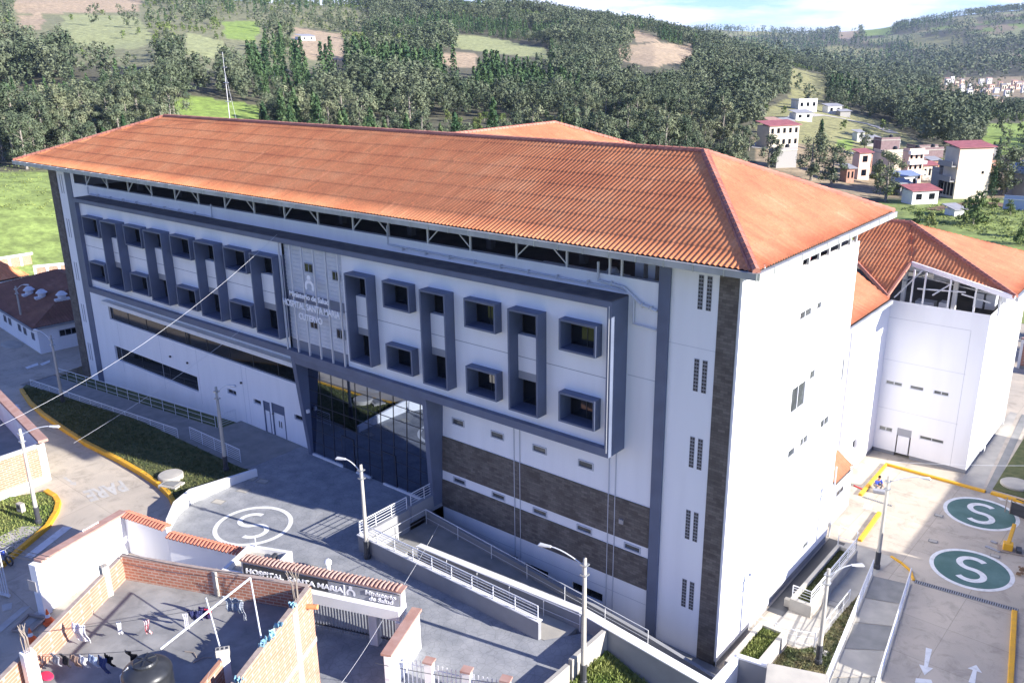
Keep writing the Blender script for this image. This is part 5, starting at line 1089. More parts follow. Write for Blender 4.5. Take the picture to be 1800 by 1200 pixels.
MB().prism([tuple(p[:2]) for p in P4], 1.4, 1.5).build('floor', MT['conc_dk'], bh)
# corner verge with yellow kerb and a street lamp
vz = lambda x, y: G(x, y) + .1
vk = [tuple(at(*q, z=2.6)[:2]) for q in ((-60, 1020), (0, 990), (40, 960), (84, 928), (100, 905), (104, 890), (98, 880), (82, 870))]
kerb(vk, G, 'yellow kerb curving round the grassy corner below the left brick building', w=.34, h=.22)
drape('verge', vk + [tuple(at(-60, 885, z=2.6)[:2])], vz, 0, MT['grass'], skirt=.2, kind='structure')
drape('footpath', [tuple(at(*q, z=2.7)[:2]) for q in ((-60, 960), (38, 924), (84, 926), (34, 958), (-60, 1000))], vz, .02, MT['conc_lt'], kind='structure')
c = P0(38, 898, 2.75); o = empty('utility_box', (*c, vz(*c)), .2, label='small pale meter box on the grassy corner', cat='utility box'); MB().box(-.25, .25, -.15, .15, 0, .6).build('body', MT['conc_lt'], o, bevel=.02); MB().box(-.15, .15, -.17, -.15, .25, .5).build('door', MT['dark'], o)
# ------------------------------------------------------------------ street lamps
def lamp(px, py, z, label, h=6.0, az=-math.pi / 2, reach=1.2, zb=None, dark_base=True, pos=None, up=.35):
    c = pos or P0(px, py, z); o = empty('street_lamp', (c[0], c[1], z if zb is None else zb), label=label, cat='street lamp', group='street lamps round the hospital')
    MB().lathe([(.14, 0), (.13, h * .2), (.105, h * .6), (.085, h)], (0, 0, 0), 12).build('pole', MT['conc_lt'], o, smooth=True)
    if dark_base: MB().lathe([(.2, 0), (.2, .25), (.16, .3), (.16, 1.1), (.145, 1.15)], (0, 0, 0), 12).build('base_sleeve', MT['dark'], o)
    d = (math.cos(az), math.sin(az)); P = []
    for k in range(7): t = k / 6; P.append((d[0] * (.1 + reach * t), d[1] * (.1 + reach * t), h - .35 + up * 1.6 * math.sin(t * math.pi / 2)))
    MB().tube([(d[0] * .1, d[1] * .1, h - .9)] + P, .03, 6).build('arm', MT['steel'], o)
    e = P[-1]; r = (-d[1], d[0]); q = MB(); s = .16
    f = lambda a, b, c_: (e[0] + d[0] * a + r[0] * b, e[1] + d[1] * a + r[1] * b, e[2] + c_)
    q.hexa([f(-.1, -.07, -.05), f(.55, -.11, -.06), f(.55, .11, -.06), f(-.1, .07, -.05)], [f(-.1, -.05, .04), f(.46, -.08, .05), f(.46, .08, .05), f(-.1, .05, .04)])
    hd = q.build('lamp_head', MT['steel'], o, bevel=.02)
    q = MB(); q.hexa([f(.1, -.07, -.08), f(.5, -.09, -.09), f(.5, .09, -.09), f(.1, .07, -.08)], [f(.1, -.07, -.05), f(.5, -.1, -.055), f(.5, .1, -.055), f(.1, .07, -.05)]); q.build('lamp_lens', MT['blind'], hd)
    for z_ in (h - .85, h - .35): q = MB(); q.box(-.16, .16, -.16, .16, z_, z_ + .06); q.build('clamp', MT['galv'], o)
    return o
Ldir = lambda px, py, px2, py2, z: math.atan2(*(lambda a, b: (b[1] - a[1], b[0] - a[0]))(P0(px, py, z), P0(px2, py2, z)))
lamp(652, 970, 2.35, 'tall pale street lamp standing at the terrace corner beside the white S ring', az=rad(200), h=5.9, zb=2.88, reach=.9, pos=(-18.25, -7.2))
lamp(398, 828, 3.05, 'street lamp on the dark lawn in front of the side doors', az=rad(25), h=6.2, reach=.9)
lamp(112, 714, 1.7, 'street lamp on the far narrow end of the planted island', az=rad(190), h=6.4, reach=1.6)
lamp(68, 918, 2.75, 'street lamp on the grassy corner in front of the left brick building', az=rad(35), h=6.4, reach=1.9, zb=2.7)
lamp(1025, 1196, 2.5, 'street lamp in front of the stone bands at the plaza parapet', az=rad(195), h=6.7, reach=1.6, zb=2.3)
lamp(1438, 1165, 0, 'street lamp on the patchy grass beside the low planter', az=rad(40), h=5.6, reach=1.1)
lamp(1541, 998, 0, 'street lamp at the head of the ramp rails near the green circles', az=rad(20), h=6.2, reach=1.6)
lamp(47, 606, .4, 'distant slim street lamp against the brown-roofed house', az=rad(30), h=6.6, reach=1.0, dark_base=False)

# ------------------------------------------------------------------ gate wall with the name boards
def wdir(a, b): return math.atan2(b[1] - a[1], b[0] - a[0])
gz = 5.0
ga, gb = at(427, 993, z=5.75), at(708, 1050, z=5.75)
gl_ = math.dist(ga[:2], gb[:2]); gang = wdir(ga, gb)
gt = empty('gateway', (ga[0], ga[1], 2.95), gang, label='grey lintel sign over the street gate reading HOSPITAL SANTA MARIA and Ministerio de Salud', cat='gateway')
MB().box(0, gl_, -.12, .25, 2.35, 3.15).build('sign_beam', MT['white2'], gt); MB().box(0, gl_, -.5, .3, 1.8, 2.35).build('lintel', MT['white2'], gt)
bd = MB().box(.12, gl_ - .1, -.16, -.12, 2.38, 3.02).build('sign_board', MT['dark'], gt)
MB().box(gl_ * .56, gl_ - .12, -.175, -.16, 2.4, 3.0).build('sign_panel', MT['greytrim'], gt)
q = MB(); q.box(-.05, gl_ + .05, -.2, .42, 3.15, 3.22); q.build('coping', MT['coping'], gt)
q = MB()
for k in range(int(gl_ / .22)): q.tube([(k * .22 + .1, -.2, 3.22), (k * .22 + .1, .1, 3.27), (k * .22 + .1, .42, 3.22)], .06, 6)
q.build('coping_tiles', MT['coping'], gt)
T3 = [Vector((1, 0, 0)), Vector((0, 0, 1)), Vector((0, -1, 0))]
textobj('HOSPITAL  SANTA MARIA', .36, .02, LW, gt, loc=(.3, -.19, 2.56), M3=T3, width=gl_ * .62, bold=.03)
textobj('Ministerio', .3, .02, LW, gt, loc=(gl_ * .79, -.2, 2.74), M3=T3, width=gl_ * .18, bold=.012); textobj('de Salud', .3, .02, LW, gt, loc=(gl_ * .81, -.2, 2.46), M3=T3, width=gl_ * .14, bold=.012)
q = emblem(MB(), lambda u, v: (gl_ * .70 + u, -.195, 2.6 + v), .33); q.build('emblem', LW, gt); q = MB(); q.box(gl_ * .655, gl_ * .663, -.2, -.17, 2.42, 2.98); q.build('divider', LW, gt)
for x0, n in ((gl_ * .42, 22), (gl_ * .86, 6)):
    for k in range(n): q = MB(); q.box(x0 + k * .165, x0 + k * .165 + .055, -.02, .04, .05, 1.8); q.build('gate_bar', MT['greytrim'], gt)
    q = MB(); q.box(x0 - .05, x0 + n * .165, -.03, .05, .25, .32); q.box(x0 - .05, x0 + n * .165, -.03, .05, 1.5, 1.58); q.build('gate_rail', MT['dark'], gt)
MB().box(gl_ * .8, gl_ * .85, -.3, .2, -.1, 1.8).build('gate_pillar', MT['white2'], gt, bevel=.02)
MB().box(gl_ * .98, gl_ + .1, -.6, .3, -.4, 1.8).build('gate_pillar', MT['white2'], gt, bevel=.02)
# wing wall and fence to the right of the gate
def fenceline(label, a, b, z0, h, n, base=.6, name='fence'):
    a = Vector((a[0], a[1], 0)); b = Vector((b[0], b[1], 0)); L = (b - a).length; o = empty(name, (a.x, a.y, z0), wdir(a, b), label=label, cat='fence')
    MB().box(0, L, -.1, .1, 0, base).build('base_wall', MT['white2'], o)
    m = int(L / 2.4) + 1
    for k in range(m): MB().box(k * L / m - .18, k * L / m + .18, -.16, .16, 0, h + .1).build('pillar', MT['white2'], o); MB().box(k * L / m - .24, k * L / m + .24, -.22, .22, h + .1, h + .2).build('cap', MT['coping'], o)
    for k in range(n): x = L * (k + .5) / n; MB().box(x - .025, x + .025, -.02, .02, base, h).build('picket', MT['rail'], o)
    for z in (base + .12, h - .3): MB().box(0, L, -.025, .025, z, z + .04).build('cross_bar', MT['rail'], o)
    return o
wa, wb_ = at(733, 1068, z=5.15), at(678, 1150, z=5.15)
wg = empty('boundary_wall', (0, 0, 0), label='bright white wall with pinkish coping right of the gate', cat='wall')
wallseg(wg, wa, wb_, 1.2, 5.05, .22, 'white'); wallseg(wg, wa, wb_, 5.05, 5.17, .5, 'coping', 'coping')
fa, fb = at(690, 1150, z=4.3), at(960, 1215, z=4.3); fenceline('white picket fence on a white base along the bottom edge right of the gate', fa, fb, 2.0, 2.3, 34)
# tall white L-shaped wall left of the gate
tw = empty('boundary_wall', (0, 0, 0), label='tall bright white wall with clay coping left of the brick rooftop', cat='wall')
c0, c1 = at(217, 900, z=5.3), at(66, 987, z=5.3); r0, r1 = at(295, 926, z=5.3), at(426, 968, z=4.9); r0b = at(290, 941, z=4.3)
wallseg(tw, c0, c1, .6, 5.3, .24, 'white'); wallseg(tw, c0, c1, 5.3, 5.42, .55, 'coping', 'coping')
wallseg(tw, c0, r0, .6, 5.2, .22, 'white'); wallseg(tw, r0, r1, .6, 4.8, .22, 'white')
def coptiles(par, a, b, z):
    a = Vector((*a[:2], z)); b = Vector((*b[:2], z)); L = (b - a).length; d = (b - a) / L; r = Vector((-d.y, d.x, 0)); q = MB(); n = int(L / .24)
    for k in range(n): p = a + d * (k + .5) * .24; q.tube([p - r * .34 - Vector((0, 0, .08)), p + Vector((0, 0, .06)), p + r * .34 - Vector((0, 0, .08))], .085, 6)
    return q.build('coping_tiles', MT['copred'], par)
coptiles(tw, c0, r0, 5.3); coptiles(tw, r0, r1, 4.9)
dd_ = Vector((c1[0] - c0[0], c1[1] - c0[1], 0)).normalized(); e1 = Vector((c1[0], c1[1], 0)); wallseg(tw, e1 - dd_ * .1, e1 + dd_ * .35, .4, 5.3, .5, 'white', 'pillar')
q = MB(); q.box(-.03, .03, -.3, .3, -.3, .3); o = q.build('wall_sign', MT['blind'], None, label='small yellowish sign box on the street end of the tall white wall', cat='sign'); o.location = e1 + dd_ * .42 + Vector((-.3, 0, 4.0)); o.rotation_euler.z = wdir(c0, c1)
q = MB()
for k in range(9): p = Vector(c0) + (Vector(c1) - Vector(c0)) * (.30 + k * .022); q.lathe([(.03, 0), (.05, .08), (.0, .12)], (p.x - .12, p.y, 5.44), 5)
q.build('insulator_row', MT['white2'], tw)
# guard booth behind the name wall
gbz = empty('guard_booth', (*at(443, 957, z=5.3)[:2], 2.7), gang + .05, label='small white booth with a cream flat roof behind the name wall', cat='booth')
gbz.location.z -= .35; MB().box(-.2, 2.4, -2.6, .0, 0, 2.6).build('wall', MT['white'], gbz); q = MB(); q.box(-.2, 2.4, -2.6, -2.4, 2.6, 2.95); q.box(-.2, 2.4, -.2, 0, 2.6, 2.95); q.box(-.2, 0, -2.4, -.2, 2.6, 2.95); q.box(2.2, 2.4, -2.4, -.2, 2.6, 2.95); q.build('parapet', MT['white2'], gbz); MB().box(0, 2.2, -2.4, -.2, 2.6, 2.66).build('roof', MT['conc_lt'], gbz)
MB().box(1.5, 1.7, -1.2, -.3, 2.66, 2.9).build('roof_hatch', MT['dark'], gbz); MB().tube([(.3, -.1, 2.9), (.3, -.1, 3.6)], .03, 6).build('vent_pipe', MT['steel'], gbz)
c = P0(578, 1008, 2.9); o = empty('bollard_light', (*c, 2.88), label='tiny white round bollard on the plaza just behind the name wall coping', cat='bollard'); MB().lathe([(.12, 0), (.12, .5), (.1, .55)], (0, 0, 0), 10).build('post', MT['white'], o); MB().lathe([(.02, .52), (.2, .65), (.22, .8), (.1, .95)], (0, 0, 0), 12).build('globe', MT['white'], o, smooth=True)

# ------------------------------------------------------------------ brick house with the rooftop yard
FZ = 7.7; TZ_ = 8.9
hb = empty('brick_house', (0, 0, 0), label='unfinished brick house with an open concrete rooftop yard in the foreground', cat='house')
A = at(213, 975, z=TZ_); B = at(543, 1030, z=TZ_); C_ = at(417, 1193, z=TZ_); Dl = at(53, 1136, z=TZ_)
A, B, C_, Dl = [Vector((p[0], p[1], 0)) for p in (A, B, C_, Dl)]
uR = (C_ - B).normalized(); uL = (Dl - A).normalized(); C2 = B + uR * 14; D2 = A + uL * 11
def hseg(a, b, z0, z1, t, m, nm): 
    d = (b - a).normalized(); r = Vector((-d.y, d.x, 0)) * t / 2; return MB().prism([tuple(p[:2]) for p in (a - r, b - r, b + r, a + r)], z0, z1).build(nm, MT[m], hb)
fl = MB().prism([tuple(p[:2]) for p in (A, B, C2, D2)], FZ - .25, FZ).build('roof_slab', MT['yardfloor'], hb)
bw = 'brick'
dAB = (B - A).normalized()
hseg(A, B - dAB * .1, FZ, TZ_, .17, 'brick', 'parapet'); hseg(A, B, TZ_, TZ_ + .04, .19, 'mortar', 'parapet_cap')
hseg(A + uL * .1, D2, FZ, TZ_ - .05, .17, 'brick_lt', 'parapet'); hseg(A + uL * .1, D2, TZ_ - .05, TZ_ - .02, .19, 'mortar', 'parapet_cap')
hseg(B, C2, 1.0, TZ_, .2, 'brick_lt', 'party_wall'); hseg(B + uR * .1, C2, TZ_, TZ_ + .04, .22, 'mortar', 'parapet_cap')
hseg(A + uL * .12, D2, 1, FZ - .26, .2, 'brick_lt', 'party_wall'); hseg(A, B - dAB * .12, 1, FZ - .26, .2, 'brick', 'party_wall')
def colm(p, z0, z1, s=.16, m='conc_lt'): return MB().box(p.x - s, p.x + s, p.y - s, p.y + s, z0, z1).build('column', MT[m], hb, bevel=.01)
def rebar(p, z, n=5, h=1.1):
    q = MB()
    for k in range(n): a = 2 * math.pi * k / n; x, y = p.x + .1 * math.cos(a), p.y + .1 * math.sin(a); q.tube([(x, y, z - .1), (x + random.uniform(-.05, .05), y + random.uniform(-.05, .05), z + h * .5), (x + random.uniform(-.2, .2), y + random.uniform(-.2, .2), z + h * random.uniform(.8, 1))], .014, 5)
    return q.build('rebar', MT['rust'], hb)
pA = A + uL * 1.35; colm(pA, FZ, TZ_ + .3); rebar(pA, TZ_ + .3, 5, .45)
pE = B + uR * 1.0 - dAB * .1; rebar(pE, TZ_ + .05, 7, 1.6)
pm = A + dAB * (B - A).length * .52; colm(pm, FZ, TZ_ + .02, .14)
pD = Vector(at(48, 1145, z=9.3)[:2].tolist() + [0]); colm(pD, FZ - 2, 9.3, .22, 'white2'); rebar(pD, 9.3, 8, 1.3)
wallc = MB(); 
# pale render columns on the sunlit party wall
nrm = Vector((-uR.y, uR.x, 0)); nrm = nrm if nrm.x > 0 else -nrm
for t in (1.6,): p = B + uR * t + nrm * .06; d = uR * .22; MB().prism([tuple(q[:2]) for q in (p - d, p + d, p + d + nrm * .08, p - d + nrm * .08)], 1, TZ_ - .1).build('render_strip', MT['conc_lt'], hb)
wallseg(hb, B + nrm * .1 + uR * 0, C2 + nrm * .1, 6.2, 6.45, .08, 'conc_lt', 'ring_beam')
q = MB(); p = B + uR * .55 + nrm * .1; q.tube([p + Vector((0, 0, 8.3)), p + nrm * .5 + Vector((0, 0, 8.35))], .11, 10); q.build('clay_pipe', MT['tile'], hb)
# dividing wall with hollow block on top
iA = Vector(at(392, 1150, z=TZ_ + .0)[:2].tolist() + [0]); iB = iA + uR * 6
hseg(iA, iB, FZ - 1, TZ_ - .1, .17, 'brick_lt', 'dividing_wall'); colm(iA, FZ, TZ_ - .02, .17, 'white2')
blk = empty('hollow_block', (iA.x, iA.y, TZ_ - .02), gang + .6, label='grey hollow concrete block standing on the dividing wall end', cat='block')
q = MB(); q.box(-.25, .25, -.12, .12, 0, .3); q.build('body', MT['conc_lt'], blk, bevel=.01)
for x in (-.16, 0, .16): MB().box(x - .05, x + .05, -.07, .07, .3, .303).build('core_hole', MT['dark'], blk)
# water tank
tc_ = at(268, 1238, z=FZ); tk = empty('water_tank', (tc_[0], tc_[1], FZ), 0, label='big black plastic water tank on the brick rooftop at the bottom edge', cat='water tank')
prof = [(.86, 0)] + [(.86 + (.02 if k % 2 else 0), .18 * (k + 1)) for k in range(8)] + [(.87, 1.5), (.8, 1.62), (.62, 1.74), (.45, 1.80), (.42, 1.82)]
MB().lathe(prof, (0, 0, 0), 40).build('body', MT['black'], tk, smooth=True); ld = MB().lathe([(.43, 1.80), (.44, 1.9), (.4, 1.96), (.1, 1.99)], (0, 0, 0), 32).build('lid', MT['black'], tk, smooth=False)
q = MB()
for k in range(6): a = k * math.pi / 3 + .3; q.beam((.1 * math.cos(a), .1 * math.sin(a), 2.0), (.38 * math.cos(a), .38 * math.sin(a), 1.975), .05, .04)
q.build('lid_rib', MT['black'], ld)
q = MB(); q.tube([(-.5, -.72, 0), (-.5, -.72, 1.5), (-.3, -.5, 1.8)], .035, 7); q.build('inlet_pipe', MT['steel'], tk)
q = MB()
for k in range(5): a = -1.15 + k * .07; q.box(.0, .0, 0, 0, 0, 0) if False else q.beam((.885 * math.cos(a), .885 * math.sin(a), 1.05 - (k % 2) * .08), (.885 * math.cos(a + .03), .885 * math.sin(a + .03), 1.32), .035, .02)
q.build('painted_mark', MT['white'], tk)
# rooftop poles
def pole(a, b, r, lab, m='steel'):
    a = Vector(a); b = Vector(b); o = MB().tube([(0, 0, 0), b - a], r, 8).build('metal_pole', MT[m], None, label=lab, cat='pole'); o.location = a; return o
pa = at(282, 1140, z=9.8); pt_ = at(440, 1015, z=10.6); pb = at(459, 1120, z=TZ_ + .05)
pole(pa, pt_, .045, 'long pale pole slanting from the water tank up over the rooftop')
pole(pb, pt_, .032, 'thin upright pole leaning from the party wall to the tip of the slanting pole')
pole(at(386, 1135, z=TZ_ + .3), at(362, 1050, z=10.6), .03, 'thin upright pole rising from the hollow block')
# clothes lines and laundry
def garment(lab, px, py, z, w, h, m, ang=.4, shape='shirt', swing=.1):
    c = at(px, py, z=z); o = MB(); nx, nz = 9, 10; top = {'shirt': lambda t: .5 if t < .25 else .36, 'trousers': lambda t: .42 + .06 * t, 'cloth': lambda t: .5, 'sock': lambda t: .3 - .1 * math.sin(3 * t)}[shape]
    ph = random.uniform(0, 6); G_ = []
    for j in range(nz + 1):
        t = j / nz; row = []
        for i in range(nx + 1):
            s = i / nx - .5; x = s * 2 * top(t) * w; 
            y = .05 * w * math.sin(s * 14 + ph) + swing * t * t + .04 * math.sin(t * 7 + ph)
            row.append((x, y, -h * t * (1 + .06 * math.sin(s * 9 + ph))))
        G_.append(row)
    for j in range(nz):
        for i in range(nx):
            if shape == 'trousers' and j > 3 and i == nx // 2: continue
            if shape == 'shirt' and j == 0 and i in (4,): continue
            o.poly([G_[j][i], G_[j + 1][i], G_[j + 1][i + 1], G_[j][i + 1]])
    b = o.build('garment', m, None, smooth=True, label=lab, cat='laundry'); b.location = c; b.rotation_euler.z = ang
    md = b.modifiers.new('thick', 'SOLIDIFY'); md.thickness = .02; return b
fab = lambda n, c, c2=None: mat(n, c, .9, col2=c2, nscale=9)
garment('white baby trousers pegged on the line above the left parapet', 135, 1097, 8.9, .85, .85, fab('white_cotton', (.75, .76, .8)), .3, 'trousers')
garment('small white cloth hanging in the middle of the rooftop line', 208, 1093, 8.8, .3, .65, fab('white_cloth', (.72, .72, .76)), .9, 'sock')
garment('red and white child shirt hanging alone in the middle of the rooftop', 256, 1089, 8.8, .42, .75, fab('red_cloth', (.62, .03, .05), (.75, .7, .7)), .6, 'sock')
garment('dark navy shirt on the line under the slanting pole', 340, 1073, 8.9, .7, .55, fab('navy_cloth', (.025, .03, .10)), .5, 'shirt')
garment('dark violet cloth next to the navy shirt under the slanting pole', 357, 1068, 8.9, .5, .6, fab('violet_cloth', (.05, .03, .12)), .5, 'cloth')
garment('small bright red cloth between the dark garments under the slanting pole', 364, 1069, 9.0, .25, .3, fab('crimson', (.5, .02, .06)), .5, 'cloth')
garment('pale grey long-sleeved shirt hanging at the right end of the line', 408, 1050, 9.2, .95, .75, fab('grey_marl', (.34, .38, .42)), .35, 'shirt')
garment('long pale sleeve of cloth hanging right of the grey shirt', 424, 1058, 9.1, .25, .9, fab('grey_marl2', (.42, .45, .5)), .35, 'sock')
garment('white rag on the line left of the upright pole', 325, 1078, 8.8, .35, .8, fab('rag', (.5, .5, .55)), .9, 'sock')
lx = [(95, 1150, 'grey sock'), (112, 1151, 'black top'), (128, 1152, 'brown and white shirt'), (143, 1154, 'white vest'), (160, 1153, 'pale blue cloth'), (177, 1155, 'dark blue trousers'), (188, 1152, 'black cap')]
cl = [(.3, .3, .33), (.02, .02, .025), (.3, .2, .15), (.7, .7, .7), (.35, .42, .55), (.03, .05, .16), (.01, .01, .012)]
for (px, py, nm), c in zip(lx, cl): garment(nm + ' on the low line in the shaded corner left of the tank', px, py, 8.9, .5, .55 if 'trousers' not in nm else .8, fab(nm.replace(' ', '_'), c), .15, 'cloth' if 'shirt' in nm or 'cloth' in nm else 'shirt')
garment('black jacket lying across the line beside the water tank', 232, 1146, 9.0, .8, .5, fab('black_cloth', (.008, .008, .01)), .15, 'shirt')
c = at(83, 1190, z=FZ); o = MB(); o.lathe([(.22, 0), (.3, .06), (.27, .1), (.1, .12)], (0, 0, 0), 12); o = o.build('plastic_basin', mat('pink_plastic', (.6, .03, .10), .5), label='crushed pink basin lying on the shaded rooftop floor', cat='basin'); o.location = (c[0], c[1], FZ + .01); o.scale = (1.2, .7, 1)
for px, py, rz, lab in ((325, 1145, .2, 'bent wire scrap on the lit rooftop floor'), (340, 1165, 1.2, 'short dark rod on the rooftop floor by the dividing wall')):
    c = at(px, py, z=FZ); o = MB().tube([(0, 0, .03), (.4, .1, .05), (.7, -.05, .03)], .02, 5).build('metal_rod', MT['rust'], label=lab, cat='rod'); o.location = (c[0], c[1], FZ); o.rotation_euler.z = rz
# blue rags tangled along the party wall
for k, (px, py) in enumerate(((515, 1063), (490, 1098), (478, 1112), (470, 1123), (462, 1132), (420, 1195))):
    c = at(px, py, z=TZ_ + .1); o = MB(); n = 9; P = [[(i * .07 - .3 + random.uniform(-.03, .03), j * .09 - .2, .12 * math.sin(i * 1.7 + j + k) + random.uniform(0, .08)) for i in range(n)] for j in range(5)]
    for j in range(4):
        for i in range(n - 1): o.poly([P[j][i], P[j][i + 1], P[j + 1][i + 1], P[j + 1][i]])
    o = o.build('plastic_rag', mat('blue_rag', (.10, .30, .45), .7, col2=(.3, .45, .5), nscale=6), smooth=True, label='crumpled light blue rag on the sunlit party wall, ' + ('at its far corner by the rebars', 'second from the far corner', 'third from the far corner', 'just above the upright pole foot', 'at the upright pole foot', 'lowest one at the bottom edge')[k], cat='rag', group='blue rags on the party wall'); o.location = c; o.rotation_euler.z = k * 1.3; o.scale = (.62, .62, .8)
c = at(468, 1150, z=8.3); o = MB().lathe([(.03, 0), (.13, .2), (.16, .7), (.05, .95)], (0, 0, 0), 10).build('hanging_bag', MT['greytrim'], smooth=True, label='grey teardrop bag hanging on the sunlit party wall', cat='bag'); o.location = at(468, 1158, z=7.9)
# street things at lower left
c = at(53, 1118, z=1.5)
def cone(px, py, lab):
    c = P0(px, py, 2.3); o = empty('traffic_cone', (*c, G(*c) - .02), label=lab, cat='traffic cone'); MB().box(-.28, .28, -.28, .28, 0, .06).build('base', MT['orangeplastic'], o); MB().lathe([(.2, .06), (.13, .35)], (0, 0, 0), 14).build('cone_body', MT['orangeplastic'], o); MB().lathe([(.13, .35), (.09, .52)], (0, 0, 0), 14).build('reflective_band', MT['white'], o); MB().lathe([(.09, .52), (.03, .8)], (0, 0, 0), 14).build('cone_tip', MT['orangeplastic'], o); return o
cone(86, 1092, 'orange traffic cone nearest the tall white wall'); cone(55, 1122, 'orange and white traffic cone beside the rebar column')
w4 = [at(*q, z=2.35) for q in ((22, 1108), (50, 1080), (82, 1086), (52, 1112))]; o = MB()
for i in range(4): o.beam(w4[i], w4[(i + 1) % 4], .12)
o.build('timber_frame', MT['rust'], label='flat timber frame lying on the pale street beside the cones', cat='frame')
gr = empty('sliding_gate', (*at(15, 1045, z=2.4)[:2], 2.3), 0.3, label='white barred gate standing at the left edge over the street', cat='gate')
for k in range(5): MB().tube([(-k * .16, -k * .02, 0), (-k * .16, -k * .02, 3.2)], .04, 6).build('gate_bar', MT['rail'], gr)
MB().box(-.8, .1, -.06, .06, 0, .12).build('bottom_rail', MT['rail'], gr)
# ------------------------------------------------------------------ overhead cables
def cable(pts, r, lab, m='steel', sag=.4):
    a, b = Vector(pts[0]), Vector(pts[1]); P = [a + (b - a) * t - Vector((0, 0, 4 * sag * t * (1 - t))) for t in [k / 16 for k in range(17)]]
    o = MB().tube([p - a for p in P], r, 6).build('overhead_cable', MT[m], None, label=lab, cat='cable'); o.location = a; return o
cable((at(487, 412, y=-1.55), at(-40, 766, z=11)), .0075, 'white cable slanting from the frame box down to the left edge', sag=1.1)
cable((at(460, 552, y=-.1), at(130, 778, z=4.5)), .01, 'thin cable running down towards the yellow kerb', sag=.3)
cable((at(778, 908, y=-.3), at(708, 1030, z=5.9)), .011, 'short cable from the gate sign to the foot of the entrance portal', sag=.1)
cable((at(672, 1090, z=5.0), at(600, 1200, z=5.5)), .009, 'pale cable hanging down in front of the gate bars', sag=.1)
for k in range(3): cable((at(-20, 948 + k * 8, z=8), at(245 + k * 6, 985 + k * 5, z=8)), .016, ('upper', 'middle', 'lower')[k] + ' dark wire of the bundle crossing before the tall white wall', 'dark', sag=.5)
cable((at(213, 972, z=9.3), at(540, 1012, z=9.7)), .016, 'dark wire running over the far brick parapet', 'dark', sag=.3)
cable((at(660, 1165, z=5.5), at(1060, 1210, z=5.5)), .014, 'thin dark wire above the picket fence', 'dark', sag=.3)
cable((at(50, 1112, z=9.2), at(262, 1085, z=9.0)), .01, 'upper clothes line across the rooftop', 'dark', sag=.05)
cable((at(70, 1150, z=9.0), at(250, 1142, z=9.05)), .01, 'lower clothes line beside the water tank', 'dark', sag=.05)
cable((at(262, 1085, z=9.0), at(505, 1040, z=9.3)), .01, 'clothes line under the slanting pole', 'dark', sag=.05)
cable((at(1545, 800 + 10, z=3.5), at(1815, 818, z=3.5)), .009, 'pale cable crossing the right edge above the apron', 'steel', sag=.1)

